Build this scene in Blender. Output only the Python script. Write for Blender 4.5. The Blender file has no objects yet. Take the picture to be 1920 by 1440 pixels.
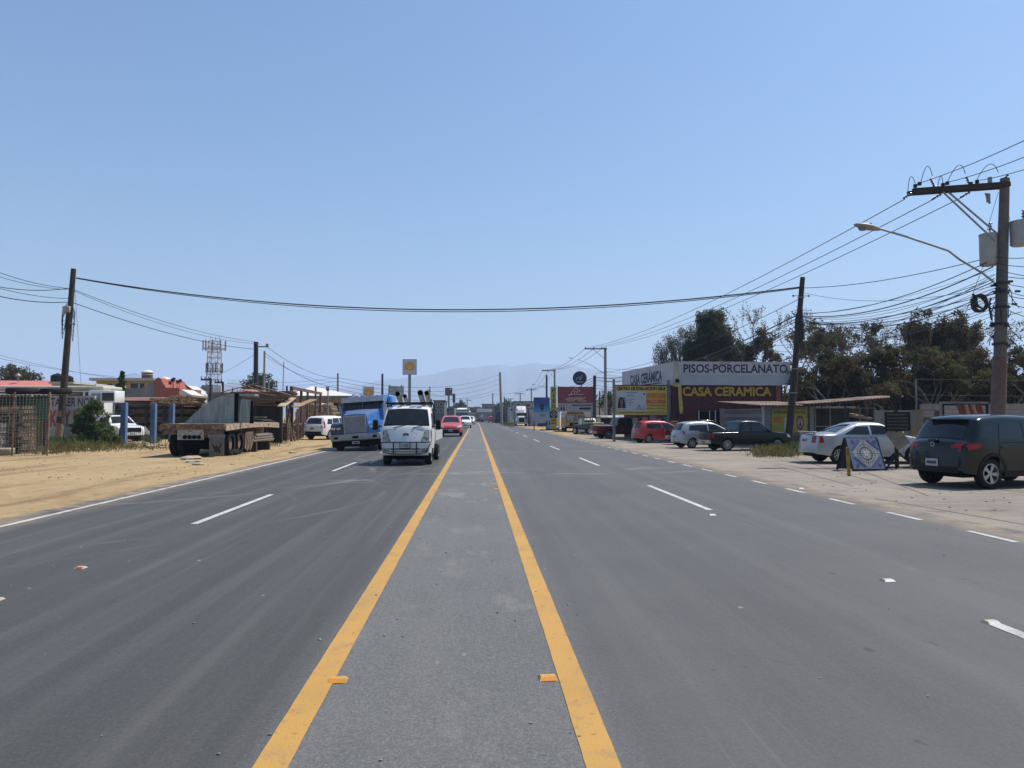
import bpy, bmesh, math, random
import numpy as np
from mathutils import Vector, Matrix, Euler, Quaternion

R_ = math.radians
sc = bpy.context.scene
COL = sc.collection
random.seed(7)

# ---------------------------------------------------------------- camera
F = 1330.0
CAM = Vector((0, 0, 1.65))
cd = bpy.data.cameras.new('camera')
cam = bpy.data.objects.new('camera', cd)
COL.objects.link(cam)
cd.sensor_width = 36.0
cd.lens = F / 1920 * 36.0
cd.clip_end = 20000
cd.clip_start = 0.05
cam.location = CAM
cam.rotation_euler = (R_(90 + 2.62), 0, R_(-2.88))
sc.camera = cam
RC = cam.rotation_euler.to_matrix()


def ray(px, py):
    return RC @ Vector(((px - 960) / F, (720 - py) / F, -1))


def P(px, py, Y):
    v = ray(px, py)
    return CAM + v * (Y / v.y)


def G(px, py, z=0.0):
    v = ray(px, py)
    return CAM + v * ((z - CAM.z) / v.z)


# ---------------------------------------------------------------- light
SUN_EL, SUN_AZ = R_(61), R_(68)
sd = Vector((math.sin(SUN_AZ) * math.cos(SUN_EL), math.cos(SUN_AZ) * math.cos(SUN_EL), math.sin(SUN_EL)))
w = bpy.data.worlds.new('World')
sc.world = w
w.use_nodes = True
nt = w.node_tree
bg = nt.nodes['Background']
sky = nt.nodes.new('ShaderNodeTexSky')
sky.sky_type = 'NISHITA'
sky.sun_disc = False
sky.sun_elevation = SUN_EL
sky.sun_rotation = SUN_AZ
sky.altitude = 0
sky.air_density = 1.6
sky.dust_density = 1.25
sky.ozone_density = 10
nt.links.new(sky.outputs[0], bg.inputs[0])
bg.inputs[1].default_value = 0.1
sl = bpy.data.lights.new('sun', 'SUN')
sl.energy = 5.0
sl.angle = R_(0.53)
sl.color = (1.0, 0.95, 0.87)
so = bpy.data.objects.new('sun', sl)
COL.objects.link(so)
so.rotation_euler = (-sd).to_track_quat('-Z', 'Y').to_euler()
so.location = sd * 60
sc.view_settings.view_transform = 'Standard'
sc.view_settings.look = 'None'
sc.view_settings.exposure = 0.35
sc.view_settings.gamma = 1.0
sc.view_settings.use_curve_mapping = False
sc.cycles.volume_bounces = 1
sc.cycles.max_bounces = 6
sc.cycles.diffuse_bounces = 3
sc.cycles.glossy_bounces = 3


# ---------------------------------------------------------------- materials
def nodes(name):
    m = bpy.data.materials.new(name)
    m.use_nodes = True
    t = m.node_tree
    b = t.nodes['Principled BSDF']
    return m, t, b


def N(t, typ, **kw):
    n = t.nodes.new(typ)
    for k, v in kw.items():
        setattr(n, k, v)
    return n


def val(t, sock, v):
    if isinstance(v, (int, float)):
        sock.default_value = v
    else:
        t.links.new(v, sock)


def ma(t, op, a, b=None, c=None, clamp=False):
    n = N(t, 'ShaderNodeMath', operation=op, use_clamp=clamp)
    val(t, n.inputs[0], a)
    if b is not None:
        val(t, n.inputs[1], b)
    if c is not None:
        val(t, n.inputs[2], c)
    return n.outputs[0]


def noise(t, vec, scale, detail=5, rough=.55, stretch=None):
    if stretch:
        mp = N(t, 'ShaderNodeMapping')
        mp.inputs['Scale'].default_value = stretch
        t.links.new(vec, mp.inputs['Vector'])
        vec = mp.outputs[0]
    n = N(t, 'ShaderNodeTexNoise')
    n.inputs['Scale'].default_value = scale
    n.inputs['Detail'].default_value = detail
    n.inputs['Roughness'].default_value = rough
    t.links.new(vec, n.inputs['Vector'])
    return n.outputs['Fac']


def ramp(t, fac, lo, hi):
    n = N(t, 'ShaderNodeMapRange', clamp=True)
    n.interpolation_type = 'SMOOTHSTEP'
    t.links.new(fac, n.inputs['Value'])
    n.inputs['From Min'].default_value = lo
    n.inputs['From Max'].default_value = hi
    return n.outputs[0]


def mix(t, fac, a, b):
    n = N(t, 'ShaderNodeMix', data_type='RGBA')
    val(t, n.inputs['Factor'], fac)
    for s, v in ((n.inputs[6], a), (n.inputs[7], b)):
        if isinstance(v, (tuple, list)):
            s.default_value = (v[0], v[1], v[2], 1)
        else:
            t.links.new(v, s)
    return n.outputs[2]


def bump(t, b, h, strength, dist=.02):
    n = N(t, 'ShaderNodeBump')
    n.inputs['Strength'].default_value = strength
    n.inputs['Distance'].default_value = dist
    t.links.new(h, n.inputs['Height'])
    t.links.new(n.outputs[0], b.inputs['Normal'])


MC = {}


def mat(name, c=None, rough=.7, metal=0, var=.3, scale=3, c2=None, bmp=0, coat=0, spec=.4, stretch=None, fine=40, thr=(.35, .65)):
    if name in MC:
        return MC[name]
    m, t, b = nodes(name)
    tc = N(t, 'ShaderNodeTexCoord').outputs['Object']
    if c2 is None:
        c2 = tuple(x * (1 - var) for x in c)
    f = ramp(t, noise(t, tc, scale, 6, .6, stretch), *thr)
    f2 = noise(t, tc, fine, 3, .6, stretch)
    col = mix(t, f, c, c2)
    col = mix(t, ma(t, 'MULTIPLY', f2, .35), col, tuple(x * .6 for x in c))
    t.links.new(col, b.inputs['Base Color'])
    val(t, b.inputs['Roughness'], ma(t, 'MULTIPLY_ADD', f2, .2, rough - .1, True))
    b.inputs['Metallic'].default_value = metal
    b.inputs['Specular IOR Level'].default_value = spec
    b.inputs['Coat Weight'].default_value = coat
    b.inputs['Coat Roughness'].default_value = .06
    if bmp:
        bump(t, b, f2, bmp, .02)
    MC[name] = m
    return m


def paint(name, c, dust=.25, metal=.0, rough=.35, coat=.45):
    """car paint with a thin uneven film of road dust"""
    if name in MC:
        return MC[name]
    m, t, b = nodes(name)
    tc = N(t, 'ShaderNodeTexCoord').outputs['Object']
    sep = N(t, 'ShaderNodeSeparateXYZ')
    t.links.new(tc, sep.inputs[0])
    low = ma(t, 'MULTIPLY', ma(t, 'SUBTRACT', .85, sep.outputs['Z'], None, True), .9, None, True)
    n = ramp(t, noise(t, tc, 2.2, 7, .65), .35, .75)
    f = ma(t, 'MULTIPLY', ma(t, 'ADD', ma(t, 'MULTIPLY', n, .6), low), dust, None, True)
    t.links.new(mix(t, f, c, (.24, .19, .135)), b.inputs['Base Color'])
    val(t, b.inputs['Roughness'], ma(t, 'MULTIPLY_ADD', f, .5, rough, True))
    b.inputs['Metallic'].default_value = metal
    b.inputs['Coat Weight'].default_value = coat
    b.inputs['Specular IOR Level'].default_value = .5 if coat > .4 and metal == 0 else .2
    b.inputs['Coat Roughness'].default_value = .06
    MC[name] = m
    return m


# ---------------------------------------------------------------- mesh builder
class MB:
    def __init__(s):
        s.v, s.f, s.mi = [], [], []

    def add(s, vs, fs, m=0, T=None):
        o = len(s.v)
        s.v.extend([tuple(T @ Vector(p)) for p in vs] if T is not None else [tuple(p) for p in vs])
        for f in fs:
            s.f.append(tuple(i + o for i in f))
            s.mi.append(m)
        return s

    def box(s, a, b, m=0, T=None):
        x0, y0, z0 = a
        x1, y1, z1 = b
        vs = [(x0, y0, z0), (x1, y0, z0), (x1, y1, z0), (x0, y1, z0), (x0, y0, z1), (x1, y0, z1), (x1, y1, z1), (x0, y1, z1)]
        return s.add(vs, [(0, 3, 2, 1), (4, 5, 6, 7), (0, 1, 5, 4), (1, 2, 6, 5), (2, 3, 7, 6), (3, 0, 4, 7)], m, T)

    def cb(s, c, d, m=0, T=None):
        return s.box([c[i] - d[i] / 2 for i in range(3)], [c[i] + d[i] / 2 for i in range(3)], m, T)

    def rbox(s, a, b, r=.03, seg=2, m=0, T=None):
        bm = bmesh.new()
        bmesh.ops.create_cube(bm, size=1)
        d = [b[i] - a[i] for i in range(3)]
        c = [(b[i] + a[i]) / 2 for i in range(3)]
        for v in bm.verts:
            v.co = Vector([v.co[i] * d[i] + c[i] for i in range(3)])
        r = min(r, min(d) * .49)
        bmesh.ops.bevel(bm, geom=bm.edges[:], offset=r, segments=seg, affect='EDGES', profile=.5)
        bm.verts.index_update()
        s.add([v.co.copy() for v in bm.verts], [[v.index for v in f.verts] for f in bm.faces], m, T)
        bm.free()
        return s

    def tube(s, pts, r, n=6, m=0, cap=True, T=None):
        pts = [Vector(p) for p in pts]
        if isinstance(r, (int, float)):
            r = [r] * len(pts)
        vs, fs = [], []
        up = None
        for i, p in enumerate(pts):
            d = (pts[min(i + 1, len(pts) - 1)] - pts[max(i - 1, 0)])
            if d.length < 1e-9:
                d = Vector((0, 0, 1))
            d.normalize()
            if up is None:
                up = Vector((0, 0, 1)) if abs(d.z) < .9 else Vector((0, 1, 0))
            a = d.cross(up)
            if a.length < 1e-6:
                a = d.cross(Vector((1, .2, 0)))
            a.normalize()
            up = a.cross(d).normalized()
            for k in range(n):
                t = 2 * math.pi * (k + .5) / n
                vs.append(p + (a * math.cos(t) + up * math.sin(t)) * r[i])
        for i in range(len(pts) - 1):
            for k in range(n):
                fs.append((i * n + k, i * n + (k + 1) % n, (i + 1) * n + (k + 1) % n, (i + 1) * n + k))
        if cap:
            fs.append(tuple(range(n))[::-1])
            fs.append(tuple((len(pts) - 1) * n + k for k in range(n)))
        return s.add(vs, fs, m, T)

    def bar(s, a, b, wd, m=0, T=None):
        return s.tube([a, b], wd * .7071, 4, m, True, T)

    def lathe(s, prof, n=20, m=0, T=None, axis='Z', cap=True):
        vs, fs = [], []
        for (r, z) in prof:
            for k in range(n):
                t = 2 * math.pi * k / n
                c, q = r * math.cos(t), r * math.sin(t)
                vs.append((c, q, z) if axis == 'Z' else ((c, z, q) if axis == 'Y' else (z, c, q)))
        for i in range(len(prof) - 1):
            for k in range(n):
                fs.append((i * n + k, i * n + (k + 1) % n, (i + 1) * n + (k + 1) % n, (i + 1) * n + k))
        if cap:
            fs.append(tuple(range(n))[::-1])
            fs.append(tuple((len(prof) - 1) * n + k for k in range(n)))
        return s.add(vs, fs, m, T)

    def prism(s, poly, y0, y1, m=0, T=None):
        """polygon in xz, pushed from y0 to y1"""
        n = len(poly)
        vs = [(x, y0, z) for x, z in poly] + [(x, y1, z) for x, z in poly]
        fs = [tuple(range(n)), tuple(range(2 * n - 1, n - 1, -1))]
        fs += [(i, i + n, (i + 1) % n + n, (i + 1) % n) for i in range(n)]
        return s.add(vs, fs, m, T)

    def grid(s, fn, nu, nv, m=0, T=None):
        vs = [fn(i / nu, j / nv) for i in range(nu + 1) for j in range(nv + 1)]
        fs = [(i * (nv + 1) + j, (i + 1) * (nv + 1) + j, (i + 1) * (nv + 1) + j + 1, i * (nv + 1) + j + 1) for i in range(nu) for j in range(nv)]
        return s.add(vs, fs, m, T)

    def build(s, name, mats, parent=None, smooth=False, fix=True):
        me = bpy.data.meshes.new(name)
        me.from_pydata(s.v, [], s.f)
        if not isinstance(mats, (list, tuple)):
            mats = [mats]
        for m in mats:
            me.materials.append(m)
        if len(mats) > 1:
            me.polygons.foreach_set('material_index', s.mi)
        if fix:
            bm = bmesh.new()
            bm.from_mesh(me)
            bmesh.ops.recalc_face_normals(bm, faces=bm.faces)
            bm.to_mesh(me)
            bm.free()
        if smooth:
            me.polygons.foreach_set('use_smooth', [True] * len(me.polygons))
            if smooth != 'all':
                me.set_sharp_from_angle(angle=R_(smooth if smooth is not True else 40))
        o = bpy.data.objects.new(name, me)
        COL.objects.link(o)
        if parent is not None:
            o.parent = parent
        return o


def tag(o, label, cat, group=None, kind=None):
    if label:
        o['label'] = label
    if cat:
        o['category'] = cat
    if group:
        o['group'] = group
    if kind:
        o['kind'] = kind
    return o


def thing(name, label, cat, loc=(0, 0, 0), rz=0, group=None):
    o = bpy.data.objects.new(name, None)
    o.empty_display_size = .2
    COL.objects.link(o)
    o.location = loc
    o.rotation_euler = (0, 0, rz)
    return tag(o, label, cat, group)


def dup(o, loc=None, rz=None, label=None, scale=None, rot=None, parent=None):
    c = o.copy()
    COL.objects.link(c)
    if parent is not None:
        c.parent = parent
    if loc is not None:
        c.location = loc
    if rz is not None:
        c.rotation_euler = (0, 0, rz)
    if rot is not None:
        c.rotation_euler = rot
    if scale is not None:
        c.scale = scale if not isinstance(scale, (int, float)) else (scale,) * 3
    if label:
        c['label'] = label
    for ch in list(o.children):
        dup(ch, parent=c)
    return c


def text(body, mt, parent, cx, cz, wd, ht, y=-.004, bold=.0, name='lettering', ext=.003, T=None):
    """words in the local xz plane, facing -y, fitted to a box"""
    cu = bpy.data.curves.new('t', 'FONT')
    cu.body = body
    cu.size = 1
    cu.offset = bold
    cu.resolution_u = 3
    ob = bpy.data.objects.new('t', cu)
    me = bpy.data.meshes.new_from_object(ob)
    bpy.data.objects.remove(ob)
    co = np.array([v.co[:] for v in me.vertices])
    lo, hi = co.min(0), co.max(0)
    sx, sz = wd / max(hi[0] - lo[0], 1e-6), ht / max(hi[1] - lo[1], 1e-6)
    faces = [tuple(p.vertices) for p in me.polygons]
    bpy.data.meshes.remove(me)
    mb = MB()
    vs = [(cx + (c[0] - (lo[0] + hi[0]) / 2) * sx, y, cz + (c[1] - (lo[1] + hi[1]) / 2) * sz) for c in co]
    mb.add(vs, faces, 0, T)
    return mb.build(name, mt, parent, fix=False)


def corr(mb, w_, h_, pitch=.18, amp=.02, m=0, T=None, thick=.004):
    """corrugated sheet in the xz plane, x from 0 to w, z from 0 to h"""
    n = max(2, int(w_ / pitch * 4))
    xs = [w_ * i / n for i in range(n + 1)]
    pr = [amp * (0, 1, 0, -1)[i % 4] for i in range(n + 1)]
    vs, fs = [], []
    for x, y in zip(xs, pr):
        vs += [(x, y, 0), (x, y, h_)]
    for i in range(n):
        fs.append((2 * i, 2 * i + 2, 2 * i + 3, 2 * i + 1))
    return mb.add(vs, fs, m, T)


def TR(loc=(0, 0, 0), rx=0, ry=0, rz=0):
    return Matrix.Translation(loc) @ Euler((rx, ry, rz)).to_matrix().to_4x4()


# common materials
M_black = mat('black_plastic', (.009, .009, .010), .5, var=.3, spec=.2)
M_rubber = mat('tyre_rubber', (.013, .0125, .012), .9, c2=(.030, .027, .022), spec=.15, bmp=.2)
M_alloy = mat('alloy_rim', (.42, .42, .43), .35, .75, var=.15)
M_steelrim = mat('steel_rim', (.24, .24, .25), .45, .6, var=.3)
M_chrome = mat('chrome', (.62, .62, .64), .16, 1, var=.1)
M_under = mat('underbody', (.005, .005, .005), .9, spec=.1)
M_red = mat('red_lens', (.34, .008, .010), .3, var=.3, coat=.2, spec=.3)
M_lamp = mat('lamp_lens', (.55, .55, .52), .12, var=.25, coat=1)
M_amber = mat('amber_lens', (.6, .2, .02), .2, coat=1)
M_plate = mat('plate_white', (.5, .5, .52), .5)
M_ink = mat('sign_black', (.015, .015, .017), .6)
M_white = mat('white_paint', (.55, .55, .53), .55, var=.12)
M_wire = mat('wire_black', (.02, .02, .022), .6)
M_wood = mat('old_wood', (.058, .042, .03), .85, c2=(.022, .018, .015), scale=2, stretch=(6, 6, .6), bmp=.5)
M_conc = mat('pole_concrete', (.27, .25, .23), .85, var=.25, bmp=.2)
M_galv = mat('galvanised', (.3, .31, .32), .5, .6, var=.25)
M_rust = mat('rusty_steel', (.12, .055, .03), .85, c2=(.26, .19, .14), scale=4, bmp=.3)
M_steel = mat('grey_steel', (.2, .205, .21), .5, .3, var=.25)

g_, t_, b_ = nodes('tinted_glass')
b_.inputs['Base Color'].default_value = (.010, .012, .014, 1)
b_.inputs['Roughness'].default_value = .03
b_.inputs['Specular IOR Level'].default_value = .5
_tc = N(t_, 'ShaderNodeTexCoord').outputs['Object']
_f = ramp(t_, noise(t_, _tc, 3, 5), .45, .8)
t_.links.new(mix(t_, ma(t_, 'MULTIPLY', _f, .03), (.010, .012, .014), (.3, .26, .2)), b_.inputs['Base Color'])
M_glass = g_
# ---------------------------------------------------------------- ground, road, hills
XL, XR = -7.55, 7.75        # asphalt edges
YL, YR = -0.96, 0.60        # yellow lines


def sheet(name, x0, x1, y0, y1, z, m, kind='structure', nx=1, ny=1, edge=0, seed=1):
    rnd = random.Random(seed)
    mb = MB()
    vs, fs = [], []
    for j in range(ny + 1):
        y = y0 + (y1 - y0) * (j / ny) ** (2 if ny > 60 else 1)
        for i in range(nx + 1):
            x = x0 + (x1 - x0) * i / nx
            if edge and i in (0, nx):
                x += rnd.uniform(-edge, edge)
            vs.append((x, y, z))
    for j in range(ny):
        for i in range(nx):
            a = j * (nx + 1) + i
            fs.append((a, a + 1, a + nx + 2, a + nx + 1))
    o = mb.add(vs, fs).build(name, m)
    return tag(o, None, None, kind=kind)


# dirt
m, t, b = nodes('sandy_dirt')
tc = N(t, 'ShaderNodeTexCoord').outputs['Object']
n1 = ramp(t, noise(t, tc, .22, 6, .6), .35, .65)
n2 = ramp(t, noise(t, tc, 1.6, 8, .65), .35, .7)
n3 = noise(t, tc, 22, 5, .7)
n4 = ramp(t, noise(t, tc, .5, 7, .68, (1.9, .22, 1)), .50, .64)
n6 = ramp(t, noise(t, tc, .13, 6, .65), .5, .68)
c = mix(t, n1, (.36, .256, .134), (.29, .205, .11))
c = mix(t, ma(t, 'MULTIPLY', n2, .55), c, (.41, .30, .165))
c = mix(t, ma(t, 'MULTIPLY', n4, .75), c, (.19, .125, .068))
c = mix(t, ma(t, 'MULTIPLY', n6, .45), c, (.41, .315, .19))
c = mix(t, ma(t, 'MULTIPLY', ramp(t, n3, .5, .75), .55), c, (.155, .11, .065))
n7 = ramp(t, noise(t, tc, 2.4, 8, .75, (1, .6, 1)), .56, .70)
c = mix(t, ma(t, 'MULTIPLY', n7, .6), c, (.13, .085, .048))
t.links.new(c, b.inputs['Base Color'])
b.inputs['Roughness'].default_value = .95
b.inputs['Specular IOR Level'].default_value = .1
bump(t, b, ma(t, 'ADD', ma(t, 'MULTIPLY', n3, .5), n2), .9, .05)
M_dirt = m
sheet('ground', -6000, 6000, -400, 7000, 0, M_dirt)

# dusty parking apron
m, t, b = nodes('dusty_apron')
tc = N(t, 'ShaderNodeTexCoord').outputs['Object']
n1 = ramp(t, noise(t, tc, .35, 6, .6), .35, .65)
n2 = ramp(t, noise(t, tc, 1.2, 8, .65, (.35, 2.2, 1)), .4, .7)
n3 = noise(t, tc, 30, 5, .7)
n5 = ramp(t, noise(t, tc, .8, 7, .7), .56, .7)
c = mix(t, n1, (.26, .225, .19), (.19, .17, .15))
c = mix(t, ma(t, 'MULTIPLY', n2, .6), c, (.33, .275, .215))
c = mix(t, ma(t, 'MULTIPLY', n5, .6), c, (.11, .10, .092))
c = mix(t, ma(t, 'MULTIPLY', ramp(t, n3, .48, .72), .6), c, (.13, .11, .09))
t.links.new(c, b.inputs['Base Color'])
b.inputs['Roughness'].default_value = .95
b.inputs['Specular IOR Level'].default_value = .1
bump(t, b, ma(t, 'ADD', ma(t, 'MULTIPLY', n3, .6), n2), .8, .03)
sheet('parking_apron', XR - .3, 21.5, -6, 62, .004, m, nx=8, ny=70, edge=.16, seed=3)

# asphalt
m, t, b = nodes('asphalt')
tc = N(t, 'ShaderNodeTexCoord').outputs['Object']
sp = N(t, 'ShaderNodeSeparateXYZ')
t.links.new(tc, sp.inputs[0])
X, Y = sp.outputs['X'], sp.outputs['Y']
agg = noise(t, tc, 70, 4, .75)
agg2 = noise(t, tc, 30, 5, .75)
blot = ramp(t, noise(t, tc, .55, 7, .62), .3, .7)
strk = noise(t, tc, 1.0, 6, .6, (2.6, .06, 1))
fstrk = ramp(t, noise(t, tc, 1.0, 5, .65, (22, .16, 1)), .60, .74)
# lanes: left darker, right lighter, the middle strip pale and coarse
inmid = ma(t, 'MULTIPLY', ramp(t, X, YL - .25, YL + .12), ma(t, 'SUBTRACT', 1.0, ramp(t, X, YR - .12, YR + .3)))
right = ramp(t, X, -.2, 1.2)
c = mix(t, right, (.046, .0455, .0440), (.0775, .0755, .0750))
c = mix(t, inmid, c, (.100, .0995, .0975))
c = mix(t, ma(t, 'MULTIPLY', blot, .35), c, (.042, .042, .043))
c = mix(t, ma(t, 'MULTIPLY', ramp(t, strk, .42, .72), .38), c, (.115, .112, .108))
c = mix(t, ma(t, 'MULTIPLY', ramp(t, strk, .5, .25), .0), c, (.04, .04, .04))
# oil band in each lane
band = ma(t, 'SUBTRACT', 1.0, ramp(t, ma(t, 'ABSOLUTE', ma(t, 'SUBTRACT', ma(t, 'ABSOLUTE', ma(t, 'ADD', X, .18)), 2.55)), .2, 1.2))
c = mix(t, ma(t, 'MULTIPLY', band, .16), c, (.028, .028, .029))
# grain: strong in the coarse middle strip
gr = ramp(t, agg, .42, .68)
c = mix(t, ma(t, 'MULTIPLY', gr, ma(t, 'MULTIPLY_ADD', inmid, .5, .14)), c, (.20, .197, .19))
dk = ramp(t, agg2, .58, .72)
c = mix(t, ma(t, 'MULTIPLY', dk, ma(t, 'MULTIPLY_ADD', inmid, .55, .12)), c, (.028, .028, .03))
# fine pale scratches
c = mix(t, ma(t, 'MULTIPLY', ma(t, 'MULTIPLY', fstrk, ramp(t, noise(t, tc, .3, 3), .5, .65)), .35), c, (.30, .29, .27))
# dust blown onto the middle strip and the edges
du = ramp(t, noise(t, tc, .9, 8, .7, (1.2, .5, 1)), .52, .74)
c = mix(t, ma(t, 'MULTIPLY', ma(t, 'MULTIPLY', du, inmid), .75), c, (.25, .23, .20))
ed = ma(t, 'ADD', ramp(t, X, XL + 1.1, XL), ramp(t, X, XR - 1.0, XR))
c = mix(t, ma(t, 'MULTIPLY', ed, ramp(t, noise(t, tc, 1.6, 8, .7), .3, .62)), c, (.24, .185, .12))
vo = N(t, 'ShaderNodeTexVoronoi', feature='DISTANCE_TO_EDGE')
vo.inputs['Scale'].default_value = .32
wv = N(t, 'ShaderNodeVectorMath', operation='ADD')
t.links.new(tc, wv.inputs[0])
nz = N(t, 'ShaderNodeTexNoise')
nz.inputs['Scale'].default_value = 1.4
nz.inputs['Detail'].default_value = 6
t.links.new(tc, nz.inputs['Vector'])
t.links.new(nz.outputs['Color'], wv.inputs[1])
t.links.new(wv.outputs[0], vo.inputs['Vector'])
crk = ma(t, 'MULTIPLY', ma(t, 'SUBTRACT', 1.0, ramp(t, vo.outputs['Distance'], .0, .006)), ramp(t, noise(t, tc, .22, 4), .54, .66))
c = mix(t, ma(t, 'MULTIPLY', crk, .55), c, (.018, .018, .018))
spot = ramp(t, noise(t, tc, 2.6, 3, .5, (1.6, .8, 1)), .70, .74)
c = mix(t, ma(t, 'MULTIPLY', spot, .5), c, (.022, .022, .023))
spk = ramp(t, noise(t, tc, 9, 2, .5, (1.0, .7, 1)), .745, .78)
c = mix(t, ma(t, 'MULTIPLY', spk, .6), c, (.25, .245, .23))
# pale tyre arcs where trucks turn out of the yard
for (cx, cy, r, wd, st) in ((-9.5, 12.5, 6.2, .08, .22), (-9.2, 15.3, 7.2, .10, .3), (-4, 31, 12.5, .22, .5), (-4, 31, 13.1, .12, .4),
                            (-2, 36, 15.5, .2, .5), (3.5, 27, 6.6, .28, .6), (3.6, 30, 8.4, .2, .55), (-12, 24, 10.5, .10, .5), (-11, 20.5, 8, .12, .5)):
    v = N(t, 'ShaderNodeVectorMath', operation='DISTANCE')
    t.links.new(tc, v.inputs[0])
    v.inputs[1].default_value = (cx, cy, 0)
    d = ma(t, 'ABSOLUTE', ma(t, 'SUBTRACT', v.outputs['Value'], r))
    k = ma(t, 'MULTIPLY', ma(t, 'SUBTRACT', 1.0, ramp(t, d, wd * .3, wd)), ramp(t, noise(t, tc, .45, 5), .42, .62))
    k = ma(t, 'MULTIPLY', k, ma(t, 'MULTIPLY_ADD', agg2, 1.2, -.1, True))
    c = mix(t, ma(t, 'MULTIPLY', k, st), c, (.24, .225, .20))
t.links.new(c, b.inputs['Base Color'])
val(t, b.inputs['Roughness'], ma(t, 'MULTIPLY_ADD', agg2, .25, .62, True))
b.inputs['Specular IOR Level'].default_value = .3
bump(t, b, ma(t, 'ADD', ma(t, 'MULTIPLY', agg, ma(t, 'MULTIPLY_ADD', inmid, .7, .3)), ma(t, 'MULTIPLY', agg2, .6)), .7, .012)
M_asph = m
sheet('road', XL, XR, -8, 620, .008, m, nx=10, ny=260, edge=.10, seed=5)


def linepaint(name, cc, wear, c2):
    m, t, b = nodes(name)
    tc = N(t, 'ShaderNodeTexCoord').outputs['Object']
    a = noise(t, tc, 3.2, 8, .68)
    g = noise(t, tc, 60, 4, .7)
    h = ramp(t, ma(t, 'MULTIPLY_ADD', g, .35, a), *wear)
    c = mix(t, h, cc, c2)
    c = mix(t, ma(t, 'MULTIPLY', ramp(t, noise(t, tc, 17, 3, .5), .64, .70), .55), c, tuple(x * .45 for x in cc))
    c = mix(t, ma(t, 'MULTIPLY', ramp(t, noise(t, tc, .55, 6, .7, (3, 1, 1)), .52, .7), .35), c, c2)
    c = mix(t, ma(t, 'MULTIPLY', ramp(t, noise(t, tc, 1.3, 5), .4, .7), .35), c, tuple(x * .7 for x in cc))
    t.links.new(c, b.inputs['Base Color'])
    b.inputs['Roughness'].default_value = .75
    bump(t, b, g, .5, .01)
    return m


M_yel = linepaint('yellow_road_paint', (.40, .218, .045), (.68, .96), (.17, .135, .085))
M_wht = linepaint('white_road_paint', (.42, .41, .39), (.66, .86), (.2, .19, .18))


def strip(name, xc, wd, y0, y1, m, jag=.0018, z=.012, seed=1):
    rnd = random.Random(seed)
    n = max(1, min(2400, int((y1 - y0) / .16)))
    vs, fs = [], []
    for j in range(n + 1):
        y = y0 + (y1 - y0) * j / n
        s = .003 * math.sin(y * .19 + xc) * min(1, abs(y) / 20) if y1 - y0 > 20 else 0
        vs += [(xc - wd / 2 + s + rnd.uniform(-jag, jag), y, z), (xc + wd / 2 + s + rnd.uniform(-jag, jag), y, z)]
    fs = [(2 * j, 2 * j + 1, 2 * j + 3, 2 * j + 2) for j in range(n)]
    return tag(MB().add(vs, fs).build(name, m), None, None, kind='structure')


strip('road_marking', YL, .165, -6, 340, M_yel, seed=1)
strip('road_marking', YR, .165, -6, 340, M_yel, seed=2)
strip('road_marking', -7.08, .11, -6, 340, M_wht, .012, seed=3)
for k in range(22):
    y = 11.15 + 10.5 * (k - 1)
    strip('road_marking', -4.30, .115, y, y + 4.1, M_wht, seed=10 + k)
    y = 1.05 + 11.3 * k
    strip('road_marking', 4.10, .115, y, y + 4.45, M_wht, seed=40 + k)
for k in range(46):
    y = 5.0 + 2.0 * k
    strip('road_marking', 7.05, .10, y, y + .92, M_wht, .008, seed=80 + k)
strip('road_marking', 7.05, .10, 97, 340, M_wht, .02, seed=4)
# faded yellow bay line on the apron, and a few thin dark lines
g0, g1 = G(1490, 884), G(1935, 962)
mb = MB()
nn = 40
for k in range(nn):
    a = g0.lerp(g1, k / nn)
    c = g0.lerp(g1, (k + 1) / nn)
    if random.random() < .8:
        d = Vector((.0, .035, 0))
        mb.add([(a - d) + Vector((0, 0, .009)), (c - d) + Vector((0, 0, .009)), (c + d) + Vector((0, 0, .009)), (a + d) + Vector((0, 0, .009))], [(0, 1, 2, 3)])
tag(mb.build('bay_marking', linepaint('faded_bay_paint', (.42, .27, .08), (.5, .7), (.3, .26, .2))), None, None, kind='structure')
M_line = mat('line_dark', (.09, .08, .07), .9)
mb = MB()
for (x0, y0, x1, y1) in ((1560, 862, 1740, 930), (1690, 893, 1925, 925), (1480, 857, 1640, 905), (1450, 872, 1600, 912), (1640, 935, 1925, 985), (1700, 960, 1925, 1000)):
    a, c = G(x0, y0), G(x1, y1)
    d = (c - a).cross(Vector((0, 0, 1))).normalized() * .018
    z = Vector((0, 0, .0075))
    mb.add([a - d + z, c - d + z, c + d + z, a + d + z], [(0, 1, 2, 3)])
tag(mb.build('apron_line', M_line), None, None, kind='structure')

# hills
def hills(name, Y0, pts, depth, m, seed):
    rnd = random.Random(seed)
    sk = [P(px, py, Y0) for px, py in pts]
    xs = [s.x for s in sk]
    zs = [s.z for s in sk]
    n = 150
    vs, fs = [], []
    for i in range(n + 1):
        x = xs[0] + (xs[-1] - xs[0]) * i / n
        z = float(np.interp(x, xs, zs)) * (1 + .012 * math.sin(i * .7) + rnd.uniform(-.008, .008))
        for j in range(9):
            u = j / 8
            h = math.sin(u * math.pi) if u > .5 else math.sin(u * math.pi) ** 1.3
            vs.append((x + rnd.uniform(-8, 8), Y0 + (u - .5) * depth + rnd.uniform(-10, 10), -.5 + z * h * (1 if j == 4 else rnd.uniform(.86, 1))))
    for i in range(n):
        for j in range(8):
            fs.append((i * 9 + j, (i + 1) * 9 + j, (i + 1) * 9 + j + 1, i * 9 + j + 1))
    return tag(MB().add(vs, fs).build(name, m, smooth='all'), None, None, kind='structure')


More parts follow.
